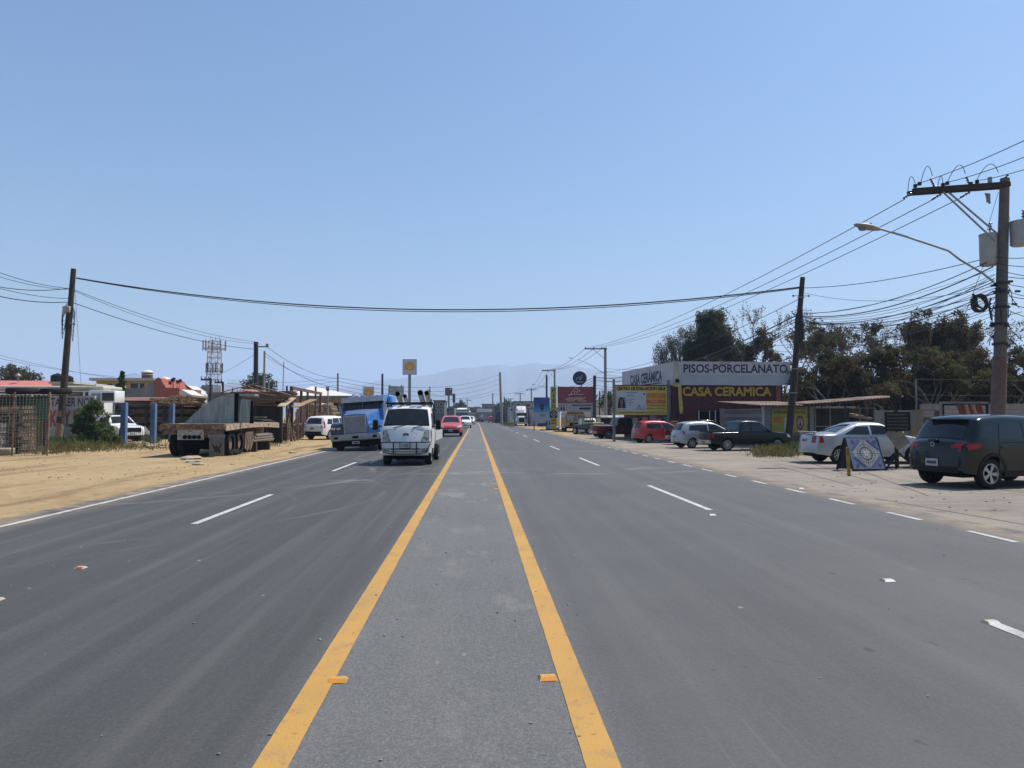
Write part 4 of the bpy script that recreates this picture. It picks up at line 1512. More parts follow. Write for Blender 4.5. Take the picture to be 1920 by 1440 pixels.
def tree(name, label, seed, h, levels, nleaf, size, lm, bark, trunk=.32, rad=.5, group=None, clump=1.0, multi=1, spread=.75, r0=.16, fork=(2, 3)):
    rnd = random.Random(seed)
    rng = np.random.default_rng(seed)
    t = thing(name, label, 'tree', group=group)
    mb, tips = MB(), []
    for k in range(multi):
        a = 2 * math.pi * k / max(multi, 1) + rnd.random()
        d = Vector((.28 * math.cos(a), .28 * math.sin(a), 1)) if multi > 1 else Vector((rnd.gauss(0, .05), rnd.gauss(0, .05), 1))
        branchy(rnd, mb, Vector((0, 0, 0)), d.normalized(), h * trunk, r0 / math.sqrt(multi), levels, tips, fork=fork, spread=spread)
    zs = max(p.z for p in tips)
    k = h / (zs + rad * .5)
    mb.v = [(x * k, y * k, z * k) for x, y, z in mb.v]
    mb.build('trunk', bark, t, 60)
    if nleaf:
        tips = [p * k for p in tips]
        keep = [p for p in tips if rnd.random() < clump]
        v, f = leaves(keep, rad, nleaf, size, rng)
        leaf_obj('crown', v, f, lm, t)
    return t, h


GROVE = 'trees in the dark grove behind the block wall'
protos = []
for sd_, lm, nl in ((11, L_brown, 7500), (23, L_olive, 8000), (37, L_brown, 5000), (41, L_olive, 6500)):
    protos.append(tree('grove_tree', 'x', sd_, 9.0, 5, nl, .115, lm, M_barkp, rad=.40, group=GROVE, clump=.30, trunk=.31, spread=.58, r0=.15))
bare = tree('bare_tree', 'x', 5, 10.5, 5, 900, .09, L_brown, M_barkp, rad=.25, trunk=.30, spread=.5, r0=.13)


def place(pr, px, pyt, Y, label, first, wide=1.0):
    top = P(px, pyt, Y)
    s = top.z / pr[1]
    o = pr[0]
    loc, rz_ = (top.x, Y, 0), random.random() * 6.28
    if first:
        o.location, o.rotation_euler, o.scale = loc, (0, 0, rz_), (s * wide, s * wide, s)
        o['label'] = label
        return o
    return dup(o, loc, rz_, label, (s * wide, s * wide, s))


spots = [(1458, 592, 62, 0, 'brown leaved tree with dark clumps rising over the tile shop roof corner'),
         (1560, 604, 52, 1, 'olive tree just past the leaning pole, over the gate awning'),
         (1606, 586, 58, 2, 'thin brown tree above the mesh gate with sky showing through'),
         (1652, 590, 51, 0, 'rounded brown tree above the black slatted stand'),
         (1694, 604, 60, 3, 'olive tree behind the barbed wire post'),
         (1742, 588, 53, 2, 'tall sparse brown tree left of the concrete pole, over the roof tile display'),
         (1792, 606, 57, 1, 'olive tree between the roof tile display and the concrete pole'),
         (1838, 600, 49, 3, 'dense olive tree against the concrete pole'),
         (1893, 588, 52, 0, 'spreading brown tree just past the concrete pole'),
         (1948, 592, 46, 1, 'olive tree cut by the picture edge above the parked SUV'),
         (1536, 646, 47, 3, 'low olive tree in front of the grove by the leaning pole'),
         (1584, 660, 45, 2, 'low brown tree behind the awning'),
         (1628, 648, 46, 1, 'low olive tree behind the mesh gate end'),
         (1676, 655, 44, 0, 'low brown tree behind the concrete panel wall'),
         (1722, 650, 45, 3, 'low olive tree behind the wooden shelf'),
         (1770, 642, 44, 2, 'low brown tree behind the black picture frame stand'),
         (1816, 645, 45, 1, 'low olive tree behind the red roof tiles'),
         (1868, 655, 43, 0, 'low brown tree right behind the concrete pole'),
         (1918, 650, 44, 3, 'low olive tree over the block wall end'),
         (1966, 640, 42, 2, 'low brown tree over the SUV bonnet')]
used = set()
for px, pyt, Y, k, lb in spots:
    place(protos[k], px, pyt, Y, lb, k not in used, 1.0 if pyt < 620 else 1.3)
    used.add(k)
bare[0]['group'] = 'bare trees'
place(bare, 1440, 556, 64, 'tall bare tree with fine twigs rising behind the shop sign', True, .8)
place(bare, 1520, 574, 60, 'bare tree with fine twigs just behind the leaning pole', False, .9)
place(bare, 1790, 598, 50, 'bare twiggy tree among the olive trees beside the concrete pole', False, 1.2)
for k, (px, pt, Y_) in enumerate(((1575, 596, 55), (1632, 594, 54), (1672, 600, 49), (1715, 592, 56), (1768, 602, 52), (1822, 588, 54), (1915, 592, 50))):
    place(bare, px, pt, Y_, ('bare tree over the gate awning start', 'bare tree over the middle of the awning', 'bare tree over the awning tip', 'bare tree directly behind the barbed wire post', 'bare tree behind the roof tile display', 'bare tree beside the painted concrete pole on its road side', 'bare tree beyond the concrete pole at the picture edge')[k], False, 1.1)

# undergrowth shrubs that fill the grove between the trunks
UG = 'shrubs under the grove trees'
rng = np.random.default_rng(77)
shr = thing('shrub', 'x', 'shrub', group=UG)
_r = random.Random(8)
cen = [Vector((_r.gauss(0, 1.0), _r.gauss(0, .8), _r.uniform(.3, 3.6))) for _ in range(60)]
v, f = leaves(cen, .6, 6500, .13, rng)
leaf_obj('foliage', v, f, L_brown, shr)
mb = MB()
for c_ in cen[::2]:
    mb.tube([(_r.uniform(-.4, .4), _r.uniform(-.3, .3), 0), c_ * .5 + Vector((0, 0, .5)), c_], [.05, .035, .01], 5, 0, False)
mb.build('stem', M_bark, shr, 60)
for k, (px, Y, s_) in enumerate(((1478, 56, 1.1), (1512, 50, 1.0), (1548, 49, 1.15), (1590, 52, 1.1), (1628, 49, 1.2), (1664, 50, 1.0), (1702, 48, 1.2), (1738, 49, 1.05), (1776, 47, 1.2), (1812, 48, 1.0), (1848, 46, 1.15), (1886, 47, 1.1), (1922, 45, 1.2), (1958, 46, 1.1))):
    o = shr if k == 0 else dup(shr)
    q = P(px, 777, Y)
    o.location, o.rotation_euler, o.scale = (q.x, Y, 0), (0, 0, k * 1.7), (s_ * .95, s_ * .95, s_ * (.95 + .12 * (k % 3)))
    o['label'] = 'brown shrub filling the gap under the grove trees behind the walls'

# big dark tree and the pale half bare one behind the shop
rng = np.random.default_rng(3)
rnd = random.Random(3)


def cluster_tree(name, label, px, pyt, Y, balls, nleaf, size, lm, bark, seed, nstem=10, group=None):
    """balls: (px, py, radius in m) give the outline of the crown at depth Y"""
    rnd = random.Random(seed)
    rng = np.random.default_rng(seed)
    c0 = P(px, 777, Y)
    t = thing(name, label, 'tree', (c0.x, Y, 0), 0, group)
    cen, stems = [], MB()
    for bx, by, br in balls:
        q = P(bx, by, Y)
        for k in range(max(6, int(26 * br))):
            d = Vector((rnd.gauss(0, 1), rnd.gauss(0, 1), rnd.gauss(0, 1))).normalized() * br * rnd.random() ** .45
            cen.append(Vector((q.x - c0.x, 0, q.z)) + d)
    base = Vector((0, 0, 0))
    stems.tube([base, Vector((.1, 0, 1.6)), Vector((0, .1, 3.2))], [.28, .24, .2], 8, 0, False)
    for k in range(nstem * 3):
        e = rnd.choice(cen)
        a = Vector((rnd.uniform(-.15, .15), 0, rnd.uniform(1.2, 3.2)))
        mid = a.lerp(e, .5) + Vector((rnd.gauss(0, .25), rnd.gauss(0, .25), .3))
        stems.tube([a, a.lerp(mid, .6), mid, mid.lerp(e, .5) + Vector((0, 0, .12)), e], [.09, .07, .05, .03, .012], 5, 0, False)
    stems.build('trunk', bark, t, 60)
    v, f = leaves(cen, .55, nleaf, size, rng)
    leaf_obj('crown', v, f, lm, t)
    return t


cluster_tree('evergreen_tree', 'tall dark evergreen tree with a column shaped top behind the shop sign', 1345, 578, 70,
             [(1330, 606, 1.0), (1322, 600, .8), (1342, 596, .8), (1330, 625, 1.5), (1350, 630, 1.2), (1318, 645, 1.3), (1365, 655, 1.3), (1345, 662, 1.6), (1380, 668, 1.2), (1300, 660, 1.2), (1390, 672, 1.0), (1340, 690, 2.4)], 46000, .115, L_dark, M_bark, 8, 14)
cluster_tree('twiggy_tree', 'half bare tree with pale shoots on the road side of the dark evergreen', 1282, 615, 72,
             [(1285, 632, 1.1), (1262, 645, 1.1), (1300, 622, .8), (1245, 660, 1.0), (1275, 668, 1.5), (1240, 680, .9), (1305, 655, 1.0)], 9000, .085, L_pale, M_barkp, 9, 40)
cluster_tree('round_tree', 'round dark cypress clump behind the far black pole', 486, 707, 110,
             [(466, 722, 1.2), (478, 714, 1.2), (487, 712, 1.0), (497, 716, 1.2), (507, 724, 1.0), (470, 735, 1.4), (490, 730, 2.0), (508, 738, 1.0), (486, 748, 2.6)], 7000, .16, L_dark, M_bark, 12, 6)
cluster_tree('bushy_tree', 'pale green tree behind the red roofed house', 35, 692, 95,
             [(5, 708, 1.4), (20, 702, 1.2), (35, 700, 1.1), (50, 704, 1.1), (64, 710, .9), (30, 715, 2.2)], 4500, .16, L_olive, M_bark, 13, 8)
cluster_tree('dark_tree', 'dark tree showing between the poles beside the yellow billboard', 1142, 733, 95,
             [(1140, 742, .9), (1130, 750, .8), (1150, 748, .8), (1142, 758, 1.2)], 1500, .16, L_dark, M_bark, 14, 4)
cluster_tree('far_tree', 'grey green tree far down the road over the market roofs', 863, 752, 260,
             [(863, 757, 1.3), (858, 762, 1.6), (868, 762, 1.6), (863, 768, 2.5)], 1200, .35, L_dark, M_bark, 15, 3)
# cypress on the left
g = P(226, 690, 62)
cy = thing('cypress', 'thin pointed dark cypress in front of the yellow house', 'tree', (g.x, 62, 0))
MB().tube([(0, 0, 0), (.05, 0, g.z * .6)], [.12, .05], 6).build('trunk', M_bark, cy)
cen = [Vector((.22 * (z / g.z - .2) + rnd.gauss(0, .08), rnd.gauss(0, .1), z)) for z in np.linspace(1.5, g.z - .35, 60)]
rng = np.random.default_rng(2)
v, f = [], []
o = 0
for c in cen:
    u = (c.z - 1.2) / (g.z - 1.2)
    vv, ff = leaves([c], max(.08, .62 * (1 - u) ** .75), 90, .10, rng)
    v.append(vv)
    f.append(ff + o)
    o += len(vv)
leaf_obj('crown', np.concatenate(v), np.concatenate(f), L_dark, cy)

# leafy bush beside the painted wall
bq = G(180, 836)
bu = thing('leafy_bush', 'leafy green bush growing against the painted wall beside the leaning pole', 'bush', (bq.x, bq.y, 0))
cen = []
for (px, py, r) in ((170, 772, .55), (160, 790, .7), (185, 795, .7), (160, 812, .75), (190, 815, .75), (205, 822, .5), (172, 824, .8), (178, 762, .35), (150, 800, .4), (214, 828, .35)):
    q = P(px, py, bq.y)
    for k in range(22):
        d = Vector((rnd.gauss(0, 1), rnd.gauss(0, .8), rnd.gauss(0, 1))).normalized() * r * rnd.random() ** .4
        cen.append(Vector((q.x - bq.x, 0, max(.1, q.z))) + d)
v, f = leaves(cen, .22, 9000, .085, rng)
leaf_obj('foliage', v, f, L_green, bu)
mb = MB()
for k in range(14):
    e = rnd.choice(cen)
    mb.tube([(rnd.uniform(-.2, .2), 0, 0), e * .5 + Vector((0, 0, .2)), e], [.03, .02, .008], 5, 0, False)
mb.build('stem', M_bark, bu)


# grass tufts
def grass(name, areas, n, hgt, m, seed):
    rng = np.random.default_rng(seed)
    V = []
    for (px0, px1, py0, py1, share) in areas:
        k = int(n * share)
        for i in range(k):
            g = G(rng.normal((px0 + px1) / 2, (px1 - px0) * .27), rng.triangular(py0 - 3, py0 * .4 + py1 * .6, py1 + 3))
            e_ = rng.random()
            h = hgt * (.25 + 1.1 * e_ * e_)
            a = rng.uniform(0, 6.28)
            dx, dy = math.cos(a) * .016, math.sin(a) * .016
            lx, ly = rng.normal(0, .45) * h, rng.normal(0, .45) * h
            V += [(g.x - dx, g.y - dy, 0), (g.x + dx, g.y + dy, 0), (g.x + lx * .5 + dx, g.y + ly * .5 + dy, h * .65), (g.x + lx, g.y + ly, h)]
    V = np.array(V)
    o = leaf_obj(name, V, np.arange(len(V)).reshape(-1, 4), m, None)
    return tag(o, None, None, kind='stuff')


L_dry = leafmat('grass_dry', (.20, .16, .075), (.13, .12, .045), (.07, .09, .025))
grass('grass', [(60, 215, 828, 846, .55), (100, 165, 815, 836, .3), (40, 120, 840, 850, .15)], 9000, .32, L_dry, 4)
grass('grass', [(92, 150, 812, 838, .7), (130, 190, 826, 838, .3)], 3500, .5, L_green, 5)
grass('grass', [(1432, 1498, 836, 856, .7), (1410, 1440, 846, 856, .1), (1470, 1500, 832, 842, .2)], 4200, .34, L_dry, 6)
grass('grass', [(1455, 1500, 832, 850, 1)], 2200, .38, L_green, 7)
grass('grass', [(955, 965, 797, 799, .5), (940, 962, 795, 797, .5)], 900, .45, L_dry, 8)
grass('grass', [(270, 300, 820, 830, 1)], 900, .3, L_green, 9)

# ---------------------------------------------------------------- poles
def pole(name, label, base, top, r0, r1, m, n=10, group=None):
    t = thing(name, label, 'pole', base, 0, group)
    d = Vector(top) - Vector(base)
    MB().tube([(0, 0, 0), d * .33 + Vector((.02, 0, 0)), d * .66, d], [r0, r0 * .67 + r1 * .33, r0 * .33 + r1 * .67, r1], n).build('shaft', m, t, 50)
    return t, d


# leaning timber pole in front of the shop
b0 = G(1477, 840)
b1 = P(1505, 520, b0.y)
t, d = pole('utility_pole', 'leaning dark timber pole at the grassy spot beside the teal pickup', (b0.x, b0.y, 0), b1, .20, .125, M_wood)
mb = MB()
for k in range(9):
    a = d * (.70 + .012 * k)
    mb.tube([a + Vector((.16 * math.cos(k * 2.2), .16 * math.sin(k * 2.2), 0)), a + Vector((.2 * math.cos(k * 2.2), .2 * math.sin(k * 2.2), -.4)), a + Vector((.15 * math.cos(k * 2.2 + .6), .15 * math.sin(k * 2.2 + .6), -1.0 - .06 * k))], .035, 5)
mb.build('cable_slack', M_wire, t, 60)
mb = MB()
for u in (.88, .46, .32):
    a = d * u
    mb.lathe([(.17 + .06 * (1 - u), -.02), (.17 + .06 * (1 - u), .02)], 12, 0, TR(a))
mb.build('band', M_galv, t)
mb = MB()
for s in (-1, 1):
    mb.bar(d * .89, d * .89 + Vector((s * .42, 0, 0)), .03)
    mb.lathe([(.02, -.06), (.05, -.02), (.05, .03), (.02, .06)], 10, 0, TR(d * .89 + Vector((s * .42, 0, 0))))
mb.build('bracket', M_steel, t, 50)

# big concrete pole with cross arm
CY = 24.0
c0 = P(1866, 780, CY)
ct = P(1884, 335, CY)
cp, d = pole('concrete_pole', 'tall tapered concrete pole with timber cross arm behind the dark SUV', (c0.x, CY, 0), ct, .235, .15, mat('dark_concrete', (.135, .122, .112), .9, var=.3, bmp=.2), 14)
m, t_, b_ = nodes('red_oxide')
MB().tube([d * .17, d * .37], [.238, .222], 14, 0, False).build('painted_band', mat('faded_red_band', (.125, .068, .058), .85, c2=(.15, .11, .10), scale=3), cp, 50)
loc = Vector((c0.x, CY, 0))
A0, A1 = P(1712, 358, CY - .15) - loc, P(1893, 345, CY - .15) - loc
mb = MB()
dv = (A1 - A0)
M4 = Matrix.Translation((A0 + A1) / 2) @ dv.to_track_quat('X', 'Z').to_matrix().to_4x4()
mb.cb((0, 0, 0), (dv.length, .12, .17), 0, M4)
mb.cb((0, .30, 0), (dv.length, .12, .15), 0, M4)
mb.build('crossarm', mat('crossarm_wood', (.035, .028, .024), .85, bmp=.3), cp)
mb = MB()
for (pa, pb, dy) in (((1768, 360), (1866, 452), -.24), ((1778, 360), (1872, 440), .1)):
    mb.bar(P(pa[0], pa[1], CY + dy) - loc, P(pb[0], pb[1], CY + dy * .5) - loc, .045)
mb.build('brace', M_galv, cp)
M_porc = mat('insulator_brown', (.05, .035, .035), .3, coat=.5)


def insul(mb, p, dirv, L=.3, r=.05):
    q = Vector(dirv).normalized().to_track_quat('Z', 'Y').to_matrix().to_4x4()
    pr = [(.015, 0)]
    for k in range(4):
        z = L * (k + .5) / 4
        pr += [(.02, z - L / 10), (r, z), (.02, z + L / 10)]
    pr.append((.015, L))
    mb.lathe(pr, 10, 0, Matrix.Translation(p) @ q)


for (px, py, dx, dz) in ((1748, 340, .25, .7), (1814, 338, .22, .8), (1876, 333, -.2, .8)):
    mb = MB()
    insul(mb, P(px + 4, py + 10, CY) - loc, (-dx * 2, -.2, dz), .34, .06)
    mb.build('insulator', M_porc, cp, 50)
for (px, py) in ((1708, 362), (1762, 364), (1816, 360)):
    mb = MB()
    insul(mb, P(px + 3, py, CY - .2) - loc, (-.75, .9, -.45), .34, .055)
    mb.build('insulator', M_porc, cp, 50)
for (px, py) in ((1716, 346), (1724, 342), (1768, 344), (1776, 341), (1820, 342), (1832, 338)):
    mb = MB()
    insul(mb, P(px, py + 6, CY) - loc, (.05, 0, 1), .13, .075)
    mb.build('insulator', M_porc, cp, 50)
mb = MB()
mb.cb(P(1856, 338, CY) - loc, (.10, .10, .22))
mb.build('fuse_box', M_galv, cp)
mb = MB()
mb.cb(P(1853, 371, CY - .2) - loc, (.09, .09, .30))
mb.tube([P(1848, 362, CY - .2) - loc, P(1856, 382, CY - .2) - loc], .035, 6)
mb.build('cutout_fuse', M_steel, cp)
mb = MB()
for (x0, y0, x1, y1, x2, y2) in ((1702, 362, 1707, 332, 1716, 344), (1726, 345, 1738, 312, 1748, 330), (1776, 342, 1797, 310, 1810, 326), (1830, 340, 1855, 308, 1872, 324), (1758, 350, 1764, 330, 1768, 345)):
    pts = [(P(x0, y0, CY), P(x1, y1, CY), P(x2, y2, CY))][0]
    q = []
    for k in range(11):
        u = k / 10
        a = pts[0] * (1 - u) ** 2 + (pts[1] * 2 - (pts[0] + pts[2]) * .5) * 2 * u * (1 - u) + pts[2] * u * u
        q.append(a - loc)
    mb.tube(q, .012, 5)
mb.build('jumper_loops', M_wire, cp, 60)
# equipment clamps and tangle on the pole
mb = MB()
for k in range(26):
    z = 4.1 + k * .09 + random.uniform(-.05, .05)
    a = random.uniform(0, 6.28)
    x = (ct.x - c0.x) * z / ct.z
    p0 = Vector((x + .24 * math.cos(a), .24 * math.sin(a), z))
    mb.tube([p0, p0 + Vector((random.uniform(-.25, .3), random.uniform(-.2, .2), random.uniform(-.5, .1))), p0 + Vector((random.uniform(-.1, .5), random.uniform(-.1, .2), random.uniform(-.7, .2)))], .014, 4)
for z in (4.2, 4.9, 5.5, 6.05, 6.35):
    mb.lathe([(.25, -.035), (.25, .035)], 12, 0, TR(((ct.x - c0.x) * z / ct.z, 0, z)))
    for k in range(3):
        mb.cb(((ct.x - c0.x) * z / ct.z + random.uniform(-.5, .5), random.uniform(-.2, .2), z + random.uniform(-.1, .1)), (.16, .07, .07))
mb.build('cable_clamps', M_wire, cp, 60)


def transformer(px0, px1, py0, py1, Y, label):
    a, b = P((px0 + px1) / 2, py1, Y), P((px0 + px1) / 2, py0, Y)
    r = (P(px1, py1, Y).x - P(px0, py1, Y).x) / 2
    t = thing('transformer', label, 'transformer', (a.x, Y, a.z), 0, 'transformers on the concrete pole')
    h = b.z - a.z
    MB().lathe([(r * .9, 0), (r, .04), (r, h * .93), (r * 1.04, h * .94), (r * 1.02, h * .98), (r * .6, h * 1.02), (.001, h * 1.03)], 26).build('tank', mat('transformer_grey', (.36, .37, .37), .5, var=.15), t, 40)
    mb = MB()
    insul(mb, Vector((r * .2, 0, h)), (0.1, 0, 1), .42, .07)
    mb.build('bushing', M_porc, t, 50)
    MB().box((r * .85 if px0 > 1880 else r * .9, -.06, h * .25), (r + .12, .06, h * .4)).build('hanger', M_steel, t)
    return t


transformer(1840, 1869, 438, 498, CY + .28, 'grey can transformer on the road side of the concrete pole')
transformer(1898, 1934, 414, 460, CY - .2, 'grey can transformer cut by the picture edge beside the concrete pole')
mb = MB()
ce = P(1839, 568, CY - .15)
for k in range(7):
    rr = .26 + .02 * (k % 3)
    mb.tube([ce + Vector((rr * .95 * math.cos(a), .05 * math.sin(a * 2 + k) + .02 * k, rr * math.sin(a))) for a in np.linspace(0, 6.28, 22)], .032, 6, 0, False)
for k in range(5):
    mb.tube([ce + Vector((-.2 + .02 * k, 0, .1)), ce + Vector((-.28 + .03 * k, .03 * k, .32)), ce + Vector((-.22 + .03 * k, 0, -.1)), ce + Vector((.1, 0, -.22)), ce + Vector((.36, .1, -.1)), ce + Vector((.45, .1, .2 - .2 * k))], .03, 5)
tag(mb.build('cable_coil', M_wire, None, 60), 'black coil of spare cable hanging on the concrete pole', 'cable coil')


def street_lamp(label, pts, Y, hd0, hd1, r=.035, small=False):
    t = thing('street_lamp', label, 'street lamp', P(pts[0][0], pts[0][1], Y), 0, 'street lamps along the road')
    o = P(pts[0][0], pts[0][1], Y)
    MB().tube([P(x, y, Y - .12 * 0) - o for x, y in pts], r, 8).build('arm', M_galv, t, 60)
    a, b = P(hd0[0], hd0[1], Y) - o, P(hd1[0], hd1[1], Y) - o
    d = b - a
    q = d.to_track_quat('X', 'Z').to_matrix().to_4x4()
    L = d.length
    prof = [(0, .02), (.08, .09), (.3, .15), (.6, .16), (.85, .11), (1.0, .05)]
    mb = MB()
    vs, fs = [], []
    n = 14
    for u, rr in prof:
        for k in range(n):
            c, s_ = math.cos(2 * math.pi * k / n), math.sin(2 * math.pi * k / n)
            vs.append((u * L, rr * c * (L / .78), rr * (L / .78) * s_ * (.62 if s_ > 0 else .42)))
    for i in range(len(prof) - 1):
        for k in range(n):
            fs.append((i * n + k, i * n + (k + 1) % n, (i + 1) * n + (k + 1) % n, (i + 1) * n + k))
    fs += [tuple(range(n)), tuple(range((len(prof) - 1) * n, len(prof) * n))]
    h = mb.add(vs, fs, 0, Matrix.Translation(a) @ q).build('lamp_head', mat('lamp_head_grey', (.27, .27, .25), .5, var=.2), t, 50)
    if not small:
        mb = MB()
        mb.lathe([(.001, -.10), (.10, -.08), (.15, -.02), (.15, .0)], 16, 0, Matrix.Translation(a) @ q @ TR((L * .34, 0, -.06)))
        mb.build('lens', mat('lamp_glass', (.16, .15, .13), .2, coat=.6), h, 50)
        MB().lathe([(.03, 0), (.03, .07)], 10, 0, Matrix.Translation(a) @ q @ TR((L * .62, 0, .10))).build('photocell', M_black, h)


street_lamp('street lamp with long bent arm on the tall concrete pole', [(1862, 528), (1842, 512), (1800, 487), (1778, 470), (1700, 444), (1646, 428)], CY - .1, (1601, 421), (1650, 431))


def far_pole(label, px, pyt, Y, r, arm=None, lamp=None, lean=0, m=None, brace=True):
    a = P(px - lean, 777, Y)
    b = P(px, pyt, Y)
    t, d = pole('utility_pole', label, (a.x, Y, 0), b, r * 1.25, r, m or M_conc, 8, 'utility poles along the road')
    if arm:
        x0, x1, py = arm
        p0, p1 = P(x0, py, Y - .2) - Vector((a.x, Y, 0)), P(x1, py, Y - .2) - Vector((a.x, Y, 0))
        MB().bar(p0, p1, .14).build('crossarm', M_wood, t)
        for k in range(3):
            mb = MB()
            insul(mb, p0.lerp(p1, .04 + k * .36), (0, 0, 1), .28, .09)
            mb.build('insulator', M_porc, t)
        if brace:
            MB().bar(p0.lerp(p1, .35), d + Vector((0, -.1, -1.5)), .05).build('brace', M_galv, t)
    if lamp:
        lb, pts = lamp
        street_lamp(lb, pts[:-1], Y - .1, pts[-1], (pts[-1][0] + 700 / Y + 1, pts[-1][1] + 1.2), .04, True)
    return t


far_pole('concrete pole with cross arm between the red and the yellow billboards', 1135, 652, 87, .17, (1096, 1138, 654), ('street lamp on a long arm over the red billboard', [(1132, 700), (1108, 684), (1082, 673), (1066, 671)]))
far_pole('concrete pole with cross arm rising behind the yellow totem', 1040, 693, 130, .17, (1016, 1042, 695))
far_pole('short dark timber pole at the edge of the red billboard', 1115, 704, 74, .16, None, None, 1, M_wood)
far_pole('slim dark pole behind the blue billboard', 1025, 703, 112, .15, None, ('small street lamp reaching over the white semi truck', [(1024, 727), (1008, 722), (997, 720)]), 0, M_wood)
far_pole('T shaped pole over the blue billboard corner', 996.5, 728, 180, .17, (987, 1006, 731), None, 0, None, False)
far_pole('T shaped pole over the white semi truck', 975.5, 737, 210, .17, (965, 983, 738), ('tiny street lamp beyond the white semi truck', [(975, 740), (970, 740), (965, 740)]), 0, None, False)
far_pole('T shaped pole just past the big leaning concrete pole', 957.5, 748, 230, .17, (948, 964, 748), None, 0, None, False)
far_pole('big leaning concrete pole at the far end of the road', 937.5, 698, 150, .24, None, None, -3)
far_pole('slim pole beside the big leaning concrete pole', 945.5, 744, 170, .14, None, None, 0, M_wood)
far_pole('slim pole standing behind the far cars', 924, 737, 190, .16)
far_pole('slim far pole with a short arm over the white market roofs', 876, 747, 250, .16, (874, 884, 751), None, 0, None, False)
far_pole('thin pole behind the white delivery truck rack', 806, 725, 150, .13, (801, 808, 733), None, 0, None, False)
far_pole('black pole with a side arm over the lumber yard', 480, 641, 73, .22, None, None, 0, mat('black_pole', (.018, .018, .02), .7))
t = bpy.data.objects['utility_pole.013'] if 'utility_pole.013' in bpy.data.objects else None
q = P(480, 650, 73)
mb = MB()
mb.bar(q, P(502, 650, 73), .12)
mb.cb(P(501, 648, 73), (.25, .2, .35))
tag(mb.build('pole_bracket', M_steel), 'short side arm with a fitting near the top of the black pole', 'bracket')
far_pole('thin grey pole right beside the black pole', 496, 658, 76, .10, None, None, 1.5)
far_pole('thin pole with a small floodlight in front of the round cypress clump', 504, 706, 74, .07, (502, 506.5, 707), None, 0, M_galv, False)
far_pole('pale metal pole standing over the blue semi truck cab', 633.5, 700, 95, .13, None, None, 0, M_galv)
far_pole('dark pole behind the blue sleeper cab', 717, 701, 100, .15, None, None, 0, M_wood)
far_pole('thin whip mast leaning over the lumber yard', 532, 678, 90, .05, None, None, 3, M_galv)
far_pole('short post between the lumber stack and the steel frame', 538, 724, 60, .08, None, None, 0, M_wood)
far_pole('slim lamp post over the pale warehouse', 615, 731, 58, .05, (612, 617, 731), None, 0, M_galv, False)
far_pole('dark post with a side arm in front of the cell tower', 395, 709, 62, .10, (377, 396, 712), None, 0, M_wood, False)
far_pole('second post with an arm just right of the cell tower', 418, 716, 62, .09, (403, 419, 717), None, 0, M_wood, False)
far_pole('short pole left of the grey fairing', 436, 727, 80, .06, None, None, 0, M_wood)
far_pole('slim pole right of the dark tree at the yellow billboard', 1124, 733, 96, .08, None, None, 0, M_wood)

# leaning timber pole on the left
b0 = G(110, 833)
b1 = P(138, 504, b0.y)
lp, d = pole('utility_pole', 'leaning timber pole with a yellow painted foot beside the leafy bush', (b0.x, b0.y, 0), b1, .22, .145, M_wood)
mb = MB()
mb.tube([d * .02, d * .19], [.225, .212], 10, 0, False)
mb.build('painted_foot', mat('ochre_foot', (.30, .21, .09), .85, c2=(.16, .12, .07), scale=3), lp, 50)
mb = MB()
mb.tube([d * .12, d * .155], [.232, .229], 10, 0, False)
mb.build('dark_band', mat('band_dark', (.06, .04, .045), .8), lp, 50)
mb = MB().rbox((-.2, -.36, 0), (.2, -.14, .38), .03, 2, 0, TR(d * .745 + Vector((-.05, 0, 0))))
mb.build('junction_box', mat('box_grey', (.36, .35, .31), .6), lp, 50)
mb = MB()
for k in range(10):
    u = .80 - .006 * k
    s = 1 if k % 2 else -1
    a = d * u + Vector((s * .15, -.12, 0))
    mb.tube([a, a + Vector((s * .22, -.05, -.5)), a + Vector((s * .16, -.05, -1.1 - .07 * k)), a + Vector((s * .02, -.05, -1.0)), a + Vector((0, 0, -.3))], .018, 4)
mb.build('cable_slack', M_wire, lp, 60)
mb = MB()
insul(mb, d * .685 + Vector((.1, -.1, 0)), (1, 0, -.15), .34, .07)
mb.build('insulator', M_galv, lp)

# ---------------------------------------------------------------- overhead cables
def wire(p0, p1, sag, r, label, group='overhead cables', n=18):
    p0, p1 = Vector(p0), Vector(p1)
    pts = []
    for k in range(n + 1):
        u = k / n
        p = p0.lerp(p1, u)
        p.z -= 4 * sag * u * (1 - u)
        pts.append(p)
    o = MB().tube(pts, r * .8, 5, 0, False).build('overhead_cable', M_wire, None, 'all')
    return tag(o, label, 'cable', group)


YL_ = b0.y
YR_ = G(1477, 840).y
wire(P(143, 521, YL_), P(1502, 538, YR_), 1.55, .045, 'thick black cable strung across the whole road between the two leaning poles', n=40)
wire(P(143, 522, YL_), P(1502, 540, YR_), 1.62, .028, 'thinner cable lashed under the thick cable across the road', n=40)
